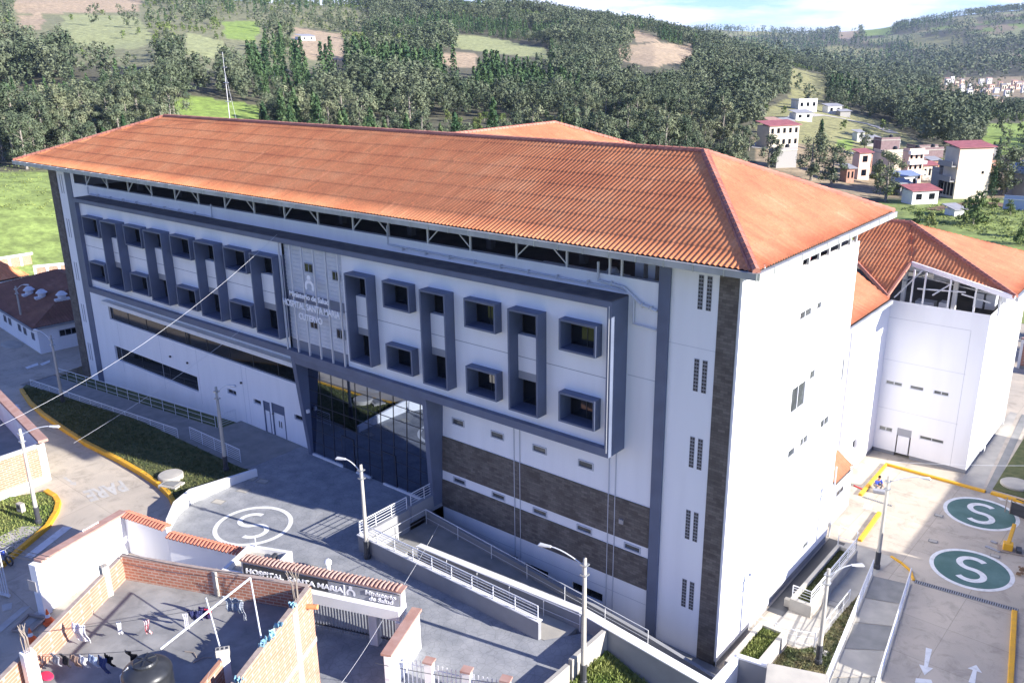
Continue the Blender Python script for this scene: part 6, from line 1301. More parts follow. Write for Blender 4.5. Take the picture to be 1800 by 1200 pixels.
# ------------------------------------------------------------------ people
def skin_body(name, joints, bones, radii, m, parent=None, sub=1):
    me = bpy.data.meshes.new(name); me.from_pydata(joints, bones, []); o = bpy.data.objects.new(name, me); COL.objects.link(o)
    s = o.modifiers.new('skin', 'SKIN'); s.use_smooth_shade = True
    for i, r in enumerate(radii): me.skin_vertices[0].data[i].radius = (r, r) if not isinstance(r, tuple) else r
    me.skin_vertices[0].data[0].use_root = True
    b = o.modifiers.new('sub', 'SUBSURF'); b.levels = sub; b.render_levels = sub
    me.materials.append(m); o.parent = parent; return o
def figure(label, loc, rz, pose, top, trousers):
    o = empty('person', loc, rz, label=label, cat='person')
    if pose == 'crouch':
        J = [(0, 0, .32), (.05, 0, .5), (.16, 0, .72), (.2, 0, .82), (.25, 0, .93), (.25, 0, 1.05),
             (.14, .19, .7), (.32, .24, .5), (.52, .16, .42), (.14, -.19, .7), (.34, -.22, .48), (.52, -.12, .38),
             (.02, .12, .32), (.4, .2, .48), (.22, .2, .08), (.38, .2, .04), (.02, -.12, .32), (.4, -.2, .46), (.2, -.2, .08), (.36, -.2, .04)]
    else:
        J = [(0, 0, .92), (0, 0, 1.15), (0, 0, 1.38), (0, 0, 1.48), (0, 0, 1.58), (0, 0, 1.7),
             (0, .19, 1.4), (.08, .24, 1.12), (.28, .2, 1.0), (0, -.19, 1.4), (.05, -.25, 1.12), (.2, -.22, .95),
             (0, .1, .9), (.05, .11, .48), (0, .11, .08), (.14, .11, .04), (0, -.1, .9), (-.02, -.11, .48), (-.06, -.11, .08), (.08, -.11, .04)]
    Bn = [(0, 1), (1, 2), (2, 3), (3, 4), (4, 5), (2, 6), (6, 7), (7, 8), (2, 9), (9, 10), (10, 11), (0, 12), (12, 13), (13, 14), (14, 15), (0, 16), (16, 17), (17, 18), (18, 19)]
    Rd = [.14, .13, .15, .06, .085, .08, .075, .05, .035, .075, .05, .035, .1, .07, .045, .04, .1, .07, .045, .04]
    skin_body('body', J, Bn, Rd, MT['skin'], o)
    i = [0, 1, 2, 6, 7, 9, 10]; sh = skin_body('shirt', [J[k] for k in i], [(0, 1), (1, 2), (2, 3), (3, 4), (2, 5), (5, 6)], [.155, .15, .17, .095, .07, .095, .07], top, o)
    i = [0, 12, 13, 14, 16, 17, 18]; skin_body('trousers', [J[k] for k in i], [(0, 1), (1, 2), (2, 3), (0, 4), (4, 5), (5, 6)], [.15, .115, .085, .06, .115, .085, .06], trousers, o)
    h = J[5]; MB().lathe([(.095, -.06), (.11, 0), (.1, .06), (.05, .1), (.01, .11)], (h[0] - .01, h[1], h[2]), 14).build('hair', MT['hair'], o, smooth=True)
    for hd, fw_ in ((J[8], 1), (J[11], 1)):
        for k in range(4): MB().tube([(hd[0], hd[1] + (k - 1.5) * .017, hd[2]), (hd[0] + .05, hd[1] + (k - 1.5) * .02, hd[2] - .01), (hd[0] + .075 - .01 * abs(k - 1.5), hd[1] + (k - 1.5) * .021, hd[2] - .04)], .009, 5).build('finger', MT['skin'], o)
        MB().tube([(hd[0] - .01, hd[1] + .03, hd[2]), (hd[0] + .03, hd[1] + .055, hd[2] - .015)], .01, 5).build('thumb', MT['skin'], o)
    f = J[4]; MB().lathe([(.008, -.01), (.014, 0), (.004, .025)], (f[0] + .095, f[1], f[2] + .03), 6).build('nose', MT['skin'], o)
    return o
pc_ = P0(1540, 858)
figure('person in a blue jacket crouching beside the angled yellow kerb', (*pc_, 0), rad(-40), 'crouch', MT['blue'], fab('grey_trousers', (.25, .25, .27)))
o = MB(); o.box(-.45, .45, -.2, .2, 0, .25); o = o.build('tool_crate', MT['greytrim'], bevel=.03, label='flat grey crate on the ground in front of the crouching person', cat='crate'); c = P0(1546, 866); o.location = (*c, 0.01); o.rotation_euler.z = .3
o = MB(); o.box(-.4, .4, -.06, .06, 0, .05); o = o.build('red_rod', MT['red'], label='short red rod lying on the paving left of the angled yellow kerb', cat='rod'); c = P0(1509, 857); o.location = (*c, .01); o.rotation_euler.z = -.3
# rider and blue tank motorcycle half in the frame at the left edge
mc = P0(4, 985, 2.6); mz = G(*mc) + .1
mt = empty('motorcycle', (mc[0], mc[1], mz), rad(15), label='blue motorcycle half out of the frame at the left edge', cat='motorcycle')
for x in (-.62, .62): q = MB(); q.tube([(x + .29 * math.cos(a), 0, .3 + .29 * math.sin(a)) for a in [2 * math.pi * k / 18 for k in range(19)]], .055, 7); wh = q.build('wheel', MT['dark'], mt)
MB().hexa([(-.1, -.12, .62), (.42, -.12, .66), (.42, .12, .66), (-.1, .12, .62)], [(-.05, -.09, .86), (.38, -.08, .92), (.38, .08, .92), (-.05, .09, .86)]).build('fuel_tank', MT['blue'], mt, bevel=.04); MB().box(-.75, -.05, -.12, .12, .66, .76).build('seat', MT['dark'], mt, bevel=.03)
MB().box(-.25, .3, -.1, .1, .28, .6).build('engine', MT['greytrim'], mt, bevel=.03); q = MB(); q.tube([(.62, 0, .3), (.45, 0, .98)], .035, 6); q.tube([(.42, -.36, 1.02), (.45, 0, 1.0), (.42, .36, 1.02)], .018, 6); q.build('handlebar', MT['galv'], mt)
figure('standing rider in a white shirt beside the blue motorcycle at the left edge', (mc[0] - .4, mc[1] - .6, mz), rad(60), 'stand', MT['white2'], MT['dark'])
# ------------------------------------------------------------------ houses added out of view on the right to shade the yard
for k, (x, y, w_, d_, h) in enumerate(((19.5, 13.5, 9, 6.6, 8.6), (19.5, 20.6, 9, 13, 5.9), (17.5, 7.2, 9, 5.6, 5.0), (22, 34.5, 9, 9, 7.0))):
    o = empty('unseen_shade_house', (x, y, 0), label=('three-storey', 'long two-storey', 'small two-storey', 'far two-storey')[k] + ' unseen cream house added right of the driveway to shade the yard', cat='house')
    MB().box(0, w_, 0, d_, 0, h).build('wall', MT['white2'], o); MB().box(-.3, w_ + .3, -.3, d_ + .3, h, h + .18).build('roof', MT['coping'], o)
    hh = Wall((0, 0), (0, 1), (-1, 0))
    for z in np.arange(1.1, h - 1.4, 2.8):
        for yy in np.arange(1, d_ - 1.4, 2.6): hh.window(o, yy, yy + 1.2, z, z + 1.2, recess=-.03, mull=2)

# ------------------------------------------------------------------ trees
def leafmat(n, c1, c2, rand=.34):
    m = mat(n, c1, .75, col2=c2, nscale=.55, ndetail=3, rand=rand, spec=.25); return m
MT['euc'] = leafmat('eucalyptus_leaves', (.078, .108, .06), (.145, .17, .10)); MT['pine'] = leafmat('conifer_needles', (.03, .07, .03), (.075, .125, .05))
MT['bush'] = leafmat('broadleaf', (.085, .13, .035), (.14, .18, .06)); MT['bark'] = mat('pale_bark', (.30, .27, .23), .9, col2=(.17, .15, .13), nscale=3)
def leaves(C, R, n, s, up=.0, rg=rng):
    """n small leaf-sprays scattered through ellipsoid clumps: centres C, radii R"""
    k = rg.integers(0, len(C), n); d = rg.normal(size=(n, 3)); d /= np.linalg.norm(d, axis=1)[:, None]
    r = rg.uniform(.45, 1.08, n)[:, None]; P = C[k] + d * r * R[k]
    a = rg.normal(size=(n, 3)); a /= np.linalg.norm(a, axis=1)[:, None]; nrm = d + .55 * a; nrm /= np.linalg.norm(nrm, axis=1)[:, None]
    t = np.cross(nrm, rg.normal(size=(n, 3))); t /= np.linalg.norm(t, axis=1)[:, None]; b = np.cross(nrm, t)
    if up: t[:, 2] *= 1 + up
    S = (s * rg.uniform(.55, 1.35, n))[:, None]; w = S * rg.uniform(.35, .7, n)[:, None]
    V = np.stack([P - t * S, P + b * w - t * .1 * S, P + t * S, P - b * w + t * .15 * S], 1).reshape(-1, 3)
    return V, np.arange(4 * n).reshape(n, 4)
def tree_proto(kind, seed, nleaf, size):
    rg = np.random.default_rng(seed); tr = MB(); C, R = [], []
    if kind == 'euc':
        H_ = 12.; lean = rg.normal(0, .5, 2); top = np.array([lean[0], lean[1], H_])
        tr.tube([(0, 0, -.6), (lean[0] * .2, lean[1] * .2, H_ * .4), (lean[0] * .6, lean[1] * .6, H_ * .72), tuple(top - [0, 0, .6])], .2, 6, radii=[.27, .2, .12, .03])
        for k in range(22):
            z = H_ * (.2 + .78 * (k + rg.uniform(0, 1)) / 22); ph = rg.uniform(0, 6.28); r = rg.uniform(.3, 1) * (3.1 - 1.9 * abs(z / H_ - .58) * 1.6)
            c = np.array([lean[0] * z / H_ + r * math.cos(ph), lean[1] * z / H_ + r * math.sin(ph), z]); C.append(c); q = rg.uniform(.7, 1.25); R.append([q, q, q * rg.uniform(1.0, 1.6)])
            if k % 2 == 0: tr.tube([(lean[0] * .7 * z / H_, lean[1] * .7 * z / H_, z - 1.8), tuple(c)], .05, 4, radii=[.08, .02])
    elif kind == 'pine':
        H_ = 11.; tr.tube([(0, 0, -.5), (0, 0, H_ - .5)], .15, 5, radii=[.22, .03])
        for k in range(26):
            t = (k + .5) / 26; z = H_ * (.1 + .9 * t); r = 2.1 * (1 - t) ** .8 + .1; ph = k * 2.4; C.append([r * .55 * math.cos(ph), r * .55 * math.sin(ph), z]); R.append([.25 + r * .48, .25 + r * .48, .75])
    else:
        H_ = 5.; tr.tube([(0, 0, -.4), (.1, .1, 2.2)], .12, 5, radii=[.16, .06])
        for k in range(11):
            ph = rg.uniform(0, 6.28); r = rg.uniform(0, 1.7); z = rg.uniform(1.3, 4.2) - r * .3; C.append([r * math.cos(ph), r * math.sin(ph), z]); q = rg.uniform(.6, 1.15); R.append([q, q, q * .85])
            if k < 4: tr.tube([(.1, .1, 1.6), tuple(C[-1])], .04, 4, radii=[.06, .02])
    V, F = leaves(np.array(C), np.array(R), nleaf, size, up=.15 if kind == 'euc' else 0, rg=rg)
    return tr, V, F
def mkmesh(name, V, F, m):
    o = numesh(name, V, F, m); me = o.data; bpy.data.objects.remove(o); return me
NEAR, FARP = [], []
for kind, nm, cnt, nl, sz in (('euc', 'euc', 5, 2600, .225), ('pine', 'pine', 2, 1500, .26), ('bush', 'bush', 2, 700, .24)):
    for k in range(cnt):
        tr, V, F = tree_proto(kind, 50 + k, nl, sz); crown = mkmesh('crown_' + kind, V, F, MT[kind])
        to = tr.build('trunk_' + kind, MT['bark']); tm = to.data; bpy.data.objects.remove(to); NEAR.append((kind, crown, tm))
    tr, V, F = tree_proto(kind, 90, nl // 4, sz * 1.7); FARP.append((kind, V, F))
# candidate places on a jittered grid
gx, gy = np.meshgrid(np.arange(-900, 900, 6.2), np.arange(40, 1150, 6.2)); gx = gx.ravel() + rng.uniform(-2.6, 2.6, gx.size); gy = gy.ravel() + rng.uniform(-2.6, 2.6, gy.size)
fx, fy = np.meshgrid(np.arange(-1900, 2400, 15.), np.arange(600, 3600, 15.)); fx = fx.ravel() + rng.uniform(-6, 6, fx.size); fy = fy.ravel() + rng.uniform(-6, 6, fy.size)
def cand(x, y, d0, d1):
    D = np.hypot(x - CAM[0], y - CAM[1]); A = np.arctan2(x - CAM[0], y - CAM[1]) + YAW
    k = (D > d0) & (D < d1) & (np.abs(A) < .66); x, y, D = x[k], y[k], D[k]; z = terrain(x, y); P = np.stack([x, y, z], 1)
    _, den = cover(P); den = den * np.where(fbm(x, y, 45, 63) < .36, .25, 1); k = rng.uniform(size=len(x)) < den
    for up in (3, 7, 10.5):       # keep the surveyed fields in sight: nothing tall stands right in front of them
        Q = P.copy(); Q[:, 2] += up; qx, qy = projn(Q)
        for poly, c, d in PATCH:
            if d < .07: k &= ~(inpoly(qx, qy, poly) & (den > .3)) | (rng.uniform(size=len(x)) < .04)
    return P[k], D[k]
P1, D1 = cand(gx, gy, 188, 1080); P2, D2 = cand(fx, fy, 1080, 3300)
pn = vnoise(P1[:, 0], P1[:, 1], 70, 77); px1, py1 = projn(P1)
kind1 = np.where((pn > .74) | (inpoly(px1, py1, [(440, 95), (640, 60), (900, 20), (900, 75), (640, 110), (530, 190), (430, 175)]) & (pn > .35)), 1, np.where(pn < .22, 2, 0))
open_land = cover(P1)[1] < .5; kind1 = np.where(open_land & (rng.uniform(size=len(P1)) < .6), 2, kind1)
sc1 = (.45 + .8 * vnoise(P1[:, 0], P1[:, 1], 38, 55)) * rng.uniform(.75, 1.2, len(P1)) * np.where(kind1 == 2, .95, 1)
# sight test against the hospital's roofline so that individuals are spent on trees one can see
RL = [(-200, 300), (22, 281), (290, 207), (790, 235), (975, 216), (1148, 260), (1238, 267), (1572, 362), (1600, 390), (1800, 445), (2000, 450)]
Ht = np.array([13, 11, 5])[kind1] * sc1; T1 = P1.copy(); T1[:, 2] += Ht; tx, ty = projn(T1)
vis = (tx > -15) & (tx < 1815) & (ty < np.interp(tx, [a for a, b in RL], [b for a, b in RL]) - 4)
hidden = (~vis) & (tx > 0) & (tx < 1800)
order = np.argsort(D1); indiv = [i for i in order if vis[i] and kind1[i] != 9][:285]; iset = set(indiv)
LBL = {0: ('tall grey-green eucalyptus in the near edge of the wood behind the roofs', 'eucalyptus tree', 'near eucalyptus trees behind the hospital', 'eucalyptus_tree'),
       1: ('dark pointed conifer in the near edge of the wood behind the roofs', 'conifer', 'near conifers behind the hospital', 'conifer_tree'),
       2: ('low rounded leafy bush on the open slopes behind the roofs', 'bush', 'bushes on the slopes behind the hospital', 'bush')}
def plant(kind, p, s, rz, label=None, group=None, sz=1):
    opts = [n for n in NEAR if n[0] == ('euc', 'pine', 'bush')[kind]]; _, cm_, tm_ = opts[random.randrange(len(opts))]; L = LBL[kind]
    o = empty(L[3], tuple(p), rz, label=label or L[0], cat=L[1], group=group if label else L[2]); wd_ = 1.35 if kind == 0 else 1; o.scale = (s * wd_, s * wd_, s * sz * (.92 if kind == 0 else 1))
    for nm, me in (('crown', cm_), ('trunk', tm_)): c = bpy.data.objects.new(nm, me); COL.objects.link(c); c.parent = o
    return o
def zone(px):
    return ('left of the long roof', 'behind the left half of the long ridge', 'behind the cross wing roof', 'right of the ridge end')[0 if px < 285 else 1 if px < 760 else 2 if px < 1240 else 3]
for i in indiv:
    k_ = int(kind1[i]); zn = zone(tx[i])
    plant(k_, P1[i], float(sc1[i]), random.uniform(0, 6.28), ('tall grey-green eucalyptus in the near wood ', 'dark pointed conifer in the near wood ', 'low rounded leafy bush in the near wood ')[k_] + zn, ('eucalyptus trees ', 'conifers ', 'bushes ')[k_] + zn, sz=random.uniform(.85, 1.2))
# trees standing alone that the photograph shows
def lone(px, py, kind, s, label, d0=100): p, D = hit(px, py, d0); plant(kind, p, s, random.uniform(0, 6), label)
lone(1710, 397, 2, 1.3, 'sprawling grey tree standing alone on the bright grass right of the hospital roofs'); lone(1540, 325, 2, 1.1, 'round grey-green bush just behind the orange roof corner')
lone(1460, 330, 0, .85, 'bushy eucalyptus rising between the orange roof and the brick houses'); lone(1425, 320, 0, .95, 'leafy eucalyptus in front of the small clearing, left of its twin'); lone(1350, 300, 0, .75, 'slender eucalyptus in front of the cream two-storey house')
lone(1440, 268, 1, .8, 'dark conical tree in the middle of the grassy clearing'); lone(1520, 262, 0, .55, 'small thin tree by the grey sheds on the clearing'); lone(1765, 345, 0, .95, 'bushy tree right of the tall cream house with the red roof'); lone(1745, 338, 2, 1.2, 'light green shrub right of the tall cream house'); lone(1780, 330, 0, .8, 'tree standing before the blue round roof')
for k, (a, b) in enumerate(((1612, 398), (1635, 402), (1745, 372), (1775, 378), (1790, 430), (1800, 418), (1560, 350), (1570, 345), (1700, 372))): lone(a, b, 2, .6, 'low dark shrub on the bright grass beyond the rear wing', 110)
for k, (a, b) in enumerate(((1772, 690), (1785, 680), (1796, 700), (1780, 650), (1792, 640), (1798, 610))):
    q = at(a, b, z=0); plant(2, (q[0] + 1, q[1] + 12, 0), 1.0, k, 'dense dark tree behind the perimeter wall at the right edge')
for o in list(COL.objects):
    if o.get('label', '').startswith('low dark shrub on'): o['group'] = 'shrubs on the grass beyond the rear wing'
    if o.get('label', '').startswith('dense dark tree behind'): o['group'] = 'trees behind the perimeter wall'
# the rest of the woods: one mass
def mass(name, P, kinds, sc, label):
    for kk, (kind, V, F) in enumerate(FARP):
        idx = np.nonzero(kinds == kk)[0]
        if not len(idx): continue
        yield kind, V, F, idx
def forest(name, P, kinds, sc, thin, label):
    VV, FF, MI, base = [], [], [], 0
    for kk, (kind, V, F) in enumerate(FARP):
        idx = np.nonzero(kinds == kk)[0]
        for i in idx:
            n = max(14, int(len(F) * thin(i))); sel = rng.permutation(len(F))[:n]; g = math.sqrt(len(F) / n) ** .62
            q = V.reshape(-1, 4, 3)[sel]; ctr = q.mean(1, keepdims=True); q = ctr + (q - ctr) * g
            a = rng.uniform(0, 6.28); c, s = math.cos(a), math.sin(a); x = q[..., 0] * c - q[..., 1] * s; y = q[..., 0] * s + q[..., 1] * c
            fw_ = sc[i] * (1.35 if kk == 0 else 1.05); VV.append(np.stack([x * fw_ + P[i, 0], y * fw_ + P[i, 1], q[..., 2] * sc[i] + P[i, 2]], -1).reshape(-1, 3)); FF.append(np.arange(n * 4).reshape(n, 4) + base); base += n * 4; MI.append(np.full(n, kk, np.int32))
    o = numesh(name, np.concatenate(VV), np.concatenate(FF), None, label=label, cat='woodland', kind='stuff')
    for k in ('euc_far', 'pine_far', 'bush_far'): o.data.materials.append(MT[k])
    o.data.polygons.foreach_set('material_index', np.concatenate(MI)); return o
for k, s_ in (('euc', .045), ('pine', .05), ('bush', .05)):
    c = {'euc': ((.062, .09, .05), (.155, .18, .11)), 'pine': ((.028, .065, .028), (.085, .14, .055)), 'bush': ((.07, .11, .03), (.14, .18, .06))}[k]; MT[k + '_far'] = mat(k + '_mass', c[0], .8, col2=c[1], nscale=s_ * 1.6, ndetail=6, spec=.25, lo=.38, hi=.62)
rest = np.array([i for i in range(len(P1)) if i not in iset and not (hidden[i] and D1[i] < 330)])
forest('woodland', P1[rest], kind1[rest], sc1[rest], lambda j: .95 if D1[rest[j]] < 330 else .6 if D1[rest[j]] < 520 else .34, 'dense mixed wood covering the hills behind the hospital')
k2 = (vnoise(P2[:, 0], P2[:, 1], 160, 78) > .6).astype(int)
forest('far_woodland', P2, k2, rng.uniform(1.0, 1.7, len(P2)), lambda j: .055, 'distant patchy woods on the far hillside')
# ------------------------------------------------------------------ houses beyond the hospital
WALLC = {'cream': mat('cream_wall', (.62, .55, .44), .85, col2=(.55, .48, .38), nscale=.6), 'white': MT['white2'], 'brick': MT['brick'], 'grey': mat('block_wall', (.30, .29, .28), .9), 'plum': mat('dark_brick_wall', (.24, .17, .17), .9, col2=(.19, .13, .13), nscale=1.5), 'pink': mat('peach_wall', (.66, .48, .38), .85), 'blue': mat('pale_blue_wall', (.40, .47, .62), .7)}
ROOFC = {'red': MT['redroof'], 'grey': mat('fibre_roof', (.33, .33, .35), .8, col2=(.26, .26, .28), nscale=.7), 'flat': MT['conc_lt'], 'blue': mat('blue_roof', (.22, .28, .42), .5), 'tan': MT['coping'], 'white': MT['white2']}
RZ1 = .22
def house(pxl, pxr, pyb, h, d, wall, roof, label, storeys=1, rz=None, side='cream', cat='house', cols=3, lean=0, d0=120, gname=None, group=None, lift=0):
    """front foot surveyed at (pxl..pxr, pyb); the terrain gives distance and width"""
    fr = .70; tot = (pxr - pxl) / FPX
    if cat == 'fence': fr = 1
    p, D = hit(pxl + (1 - fr) * (pxr - pxl), pyb, d0); tot *= D; bear = math.atan2(CAM[1] - p[1], CAM[0] - p[0]); nf = bear + (.62 if cat != 'fence' else 0) + (rz - RZ1) * .35; rz = nf + math.pi / 2
    w_ = max(2, fr * tot / abs(math.cos(nf - bear))); z0 = p[2] - 1.2 + lift
    if cat != 'fence': d = max(2.5, (1 - fr) * tot / abs(math.sin(nf - bear)))
    p = p + np.array([math.cos(rz), math.sin(rz), 0]) * w_ / 2
    o = empty(gname or 'house', (p[0], p[1], z0), rz, label=label, cat=cat, group=group); hh = h + 1.2
    MB().box(-w_ / 2, w_ / 2, 0, d, 0, hh).build('wall', WALLC[wall], o)
    if roof in ('flat', 'white'):
        q = MB(); q.box(-w_ / 2 - .12, w_ / 2 + .12, -.12, d + .12, hh, hh + .2); q.build('roof', ROOFC[roof], o); q = MB()
        if h > 3: MB().lathe([(.55, 0), (.57, .9), (.3, 1.2)], (w_ * .2, d * .5, hh + .2), 12).build('roof_tank', MT['black'], o)
        q.box(-w_ / 2, w_ / 2, 0, .15, hh + .2, hh + .8); q.box(-w_ / 2, -w_ / 2 + .15, .15, d, hh + .2, hh + .8); q.build('parapet', WALLC[wall], o)
    else:
        e = .5; q = MB(); r = .12 * d + .3; q.hexa([(-w_ / 2 - e, -e, hh + .05), (w_ / 2 + e, -e, hh + .05), (w_ / 2 + e, d + e, hh + .05 + r), (-w_ / 2 - e, d + e, hh + .05 + r)], [(-w_ / 2 - e, -e, hh + .17), (w_ / 2 + e, -e, hh + .17), (w_ / 2 + e, d + e, hh + .17 + r), (-w_ / 2 - e, d + e, hh + .17 + r)]); q.build('roof', ROOFC[roof], o)
    Wf = Wall((-w_ / 2, 0), (1, 0), (0, -1)); Wr = Wall((w_ / 2, 0), (0, 1), (1, 0))
    if cols:
        sh = h / storeys
        for s in range(storeys):
            for c in range(cols):
                u = w_ * (c + .5) / cols; ww = min(1.3, w_ / cols * .45)
                g = MB(); Wf.slab(g, u - ww / 2, u + ww / 2, 1.2 + s * sh + sh * .35, 1.2 + s * sh + sh * .8, -.05, .03); g.build('window', MT['glass'], o)
            if d > 4: g = MB(); Wr.slab(g, d * .4, d * .4 + 1.1, 1.2 + s * sh + sh * .4, 1.2 + s * sh + sh * .78, -.05, .03); g.build('window', MT['glass'], o)
    return o, w_
RZ1 = .22
o, w_ = house(1655, 1722, 352, 10.5, 9, 'cream', 'red', 'tall three-storey cream house with a pinkish red tin roof on the valley floor', 3, rz=RZ1, cols=0)
for x, z in ((-2, 9.6), (1, 9.7), (-2.4, 8.0), (.6, 8.1), (2, 8.2), (1.8, 6.4)): g = MB(); g.box(x, x + .5, -.03, 0, z, z + .55); g.build('window', MT['glass'], o)
for k in range(4): g = MB(); g.box(-w_ / 2 - .1, -w_ / 2, .5 + k * 1.1, 1.2 + k * 1.1, 2, 4.6); g.build('window', MT['glass'], o)
for z in (4.9, 7.9): g = MB(); g.box(-w_ / 2 - 1.2, -w_ / 2, .2, 4.8, z, z + .25); g.box(-w_ / 2 - 1.2, -w_ / 2 - 1.1, .2, 4.8, z + .25, z + 1.1); g.build('balcony', WALLC['grey'], o)
MB().box(-w_ / 2, w_ / 2, -.04, 0, 7.4, 11.6).build('brick_upper_wall', WALLC['pink'], o)
house(1532, 1582, 316, 6.2, 9, 'cream', 'flat', 'two-storey cream block with tiny windows in the cluster behind the roof', 2, rz=RZ1, cols=1)
o, w_ = house(1583, 1614, 322, 7.2, 8, 'pink', 'flat', 'three-storey brick house with white banded balconies beside the cream block', 3, rz=RZ1)
for z in (3.2, 5.6, 7.9): MB().box(-w_ / 2 - .3, w_ / 2 + .3, -1.0, 0, z, z + .8).build('balcony', MT['white2'], o)
house(1499, 1524, 318, 6.4, 7, 'pink', 'red', 'narrow peach house with a small red roof at the left of the cluster', 2, rz=RZ1, cols=1)
house(1612, 1640, 318, 3.6, 5, 'cream', 'red', 'small house with a dark red roof between the balconies and the tall cream house', 1, rz=RZ1)
house(1566, 1605, 337, 3.3, 7, 'white', 'blue', 'low white house with a pale blue roof in front of the balconied house', 1, rz=RZ1)
house(1586, 1640, 360, 2.6, 5, 'white', 'red', 'long low white shed with a red roof edge on the grass', 1, rz=RZ1, cols=2)
house(1640, 1658, 345, 5.2, 8, 'grey', 'flat', 'dark open-fronted annex left of the tall cream house', 1, rz=RZ1, cols=2)
house(1330, 1398, 262, 6.0, 10, 'cream', 'red', 'cream two-storey house with a low red roof half hidden by eucalyptus', 2, rz=.3, cols=5)
house(1350, 1396, 296, 4.0, 6, 'grey', 'flat', 'grey rendered wall block below the cream two-storey house', 1, rz=.3, cols=0)
house(1342, 1366, 236, 4.2, 8, 'pink', 'tan', 'pale peach shed behind the cream two-storey house', 1, rz=.5, cols=1)
house(1391, 1432, 193, 3.6, 7, 'white', 'flat', 'bright white house with a dark doorway at the head of the clearing', 1, rz=.1, cols=3)
house(1446, 1476, 200, 3.0, 6, 'white', 'grey', 'small white house with a red door right of the bright white house', 1, rz=.1, cols=2)
house(1388, 1424, 212, 2.6, 8, 'white', 'grey', 'long grey-roofed shed below the bright white house', 1, rz=.1, cols=2)
house(1470, 1492, 205, 2.0, 5, 'grey', 'grey', 'low dark grey lean-to beside the small white house', 1, rz=.1, cols=0)
house(1516, 1540, 258, 2.6, 6, 'grey', 'grey', 'small grey block shed with a dark opening on the clearing', 1, rz=.4, cols=1)
house(1502, 1516, 250, 3.0, 4, 'white', 'grey', 'tiny pale hut left of the grey block shed', 1, rz=.4, cols=0)
house(1534, 1573, 282, 5.4, 9, 'plum', 'flat', 'windowless plum-coloured brick block on the edge of the clearing', 2, rz=RZ1, cols=0)
house(1594, 1640, 276, 2.6, 7, 'plum', 'flat', 'long low plum brick shed, the farther of two', 1, rz=RZ1, cols=0)
house(1603, 1648, 294, 4.4, 8, 'plum', 'flat', 'plum brick building in front of the long low shed', 1, rz=RZ1, cols=0)
house(1535, 1575, 294, 2.4, 5, 'white', 'blue', 'low white house with bluish roof behind the cream block', 1, rz=RZ1, cols=2)
house(1700, 1748, 276, 2.8, 6, 'grey', 'flat', 'flat roofed building with a small blue water tank behind the trees', 1, rz=RZ1, cols=0)
house(1768, 1830, 303, 3.2, 5, 'plum', 'flat', 'long brown wall building at the right edge above the blue roof', 1, rz=RZ1, cols=0)
o, w_ = house(1762, 1812, 368, 1.9, .3, 'blue', 'white', 'long pale blue sheet fence curving across the grass at the right edge', 1, rz=.05, cols=0, cat='fence', gname='sheet_fence')
o, w_ = house(1672, 1688, 383, 1.4, 3, 'white', 'grey', 'little white shed lying low on the bright grass', 1, rz=.5, cols=0)
p, D = hit(1800, 342, 120); o = empty('round_hall', (p[0] + 3, p[1], p[2] - 1), label='round grey hall with a blue domed roof at the right edge', cat='hall'); MB().lathe([(7, 0), (7, 6.2)], (0, 0, 0), 36).build('wall', WALLC['grey'], o); MB().lathe([(7.6, 6.2), (6.6, 7.2), (4, 8.4), (.2, 9)], (0, 0, 0), 36).build('roof', ROOFC['blue'], o, smooth=True)
house(1046, 1084, 140, 3.6, 8, 'white', 'tan', 'white farmhouse with a tan roof in the wood above the ridge', 1, rz=-.2, cols=3)
house(520, 552, 72, 2.5, 7, 'white', 'grey', 'tiny pale farmhouse on the bare brown slope', 1, rz=-.4, cols=2)
for k, (a, b, y, h, wl, rf, lab) in enumerate(((1502, 1520, 296, 3.0, 'grey', 'grey', 'small grey hut behind the narrow peach house'), (1520, 1536, 303, 3.6, 'brick', 'flat', 'small raw brick house between the peach house and the cream block'), (1548, 1566, 300, 2.8, 'grey', 'grey', 'grey tin-roofed shed behind the two-storey cream block'), (1628, 1646, 306, 3.4, 'brick', 'grey', 'raw brick house directly left of the tall cream house'), (1576, 1594, 345, 2.6, 'grey', 'grey', 'little grey shed in front of the pale blue roof'), (1724, 1744, 318, 4.2, 'brick', 'flat', 'brick house among trees right of the tall cream house'), (1716, 1732, 300, 3.2, 'cream', 'grey', 'small cream house above the brick house among the trees'), (1560, 1578, 270, 3.0, 'grey', 'flat', 'grey block shed right of the plum-coloured block'), (1482, 1498, 322, 3.2, 'brick', 'grey', 'low brick house partly hidden by the orange roof edge'), (1372, 1388, 226, 2.6, 'grey', 'grey', 'tiny grey shed by the bend of the dirt track'))):
    house(a, b, y, h, 5, wl, rf, lab, 1 if h < 4 else 2, cols=2, rz=RZ1)
# dirt track winding up to the houses
def ground_strip(name, pxs, wd, m, lab=None):
    P = [hit(a, b, 100)[0] for a, b in pxs]; o = MB(); Q = []
    for a, b in zip(P, P[1:]):
        n = max(1, int(np.linalg.norm(b - a) / 4)); Q += [a + (b - a) * t / n for t in range(n)]
    for a, b in zip(Q, Q[1:]):
        d = (b - a)[:2]; d = d / max(1e-6, np.hypot(*d)); r = np.array([-d[1], d[0]]) * wd / 2; c = [a[:2] - r, a[:2] + r, b[:2] + r, b[:2] - r]; o.poly([(x[0], x[1], tz(*x) + .12) for x in c])
    return o.build(name, m, kind='structure')
ground_strip('dirt_track', [(1335, 262), (1352, 243), (1372, 236), (1388, 222), (1386, 212), (1398, 205), (1440, 202), (1475, 208), (1530, 220), (1580, 238)], 4.5, MT['conc_lt'])
ground_strip('dirt_track', [(1640, 372), (1690, 362), (1740, 358), (1800, 372)], 3, MT['soil'])
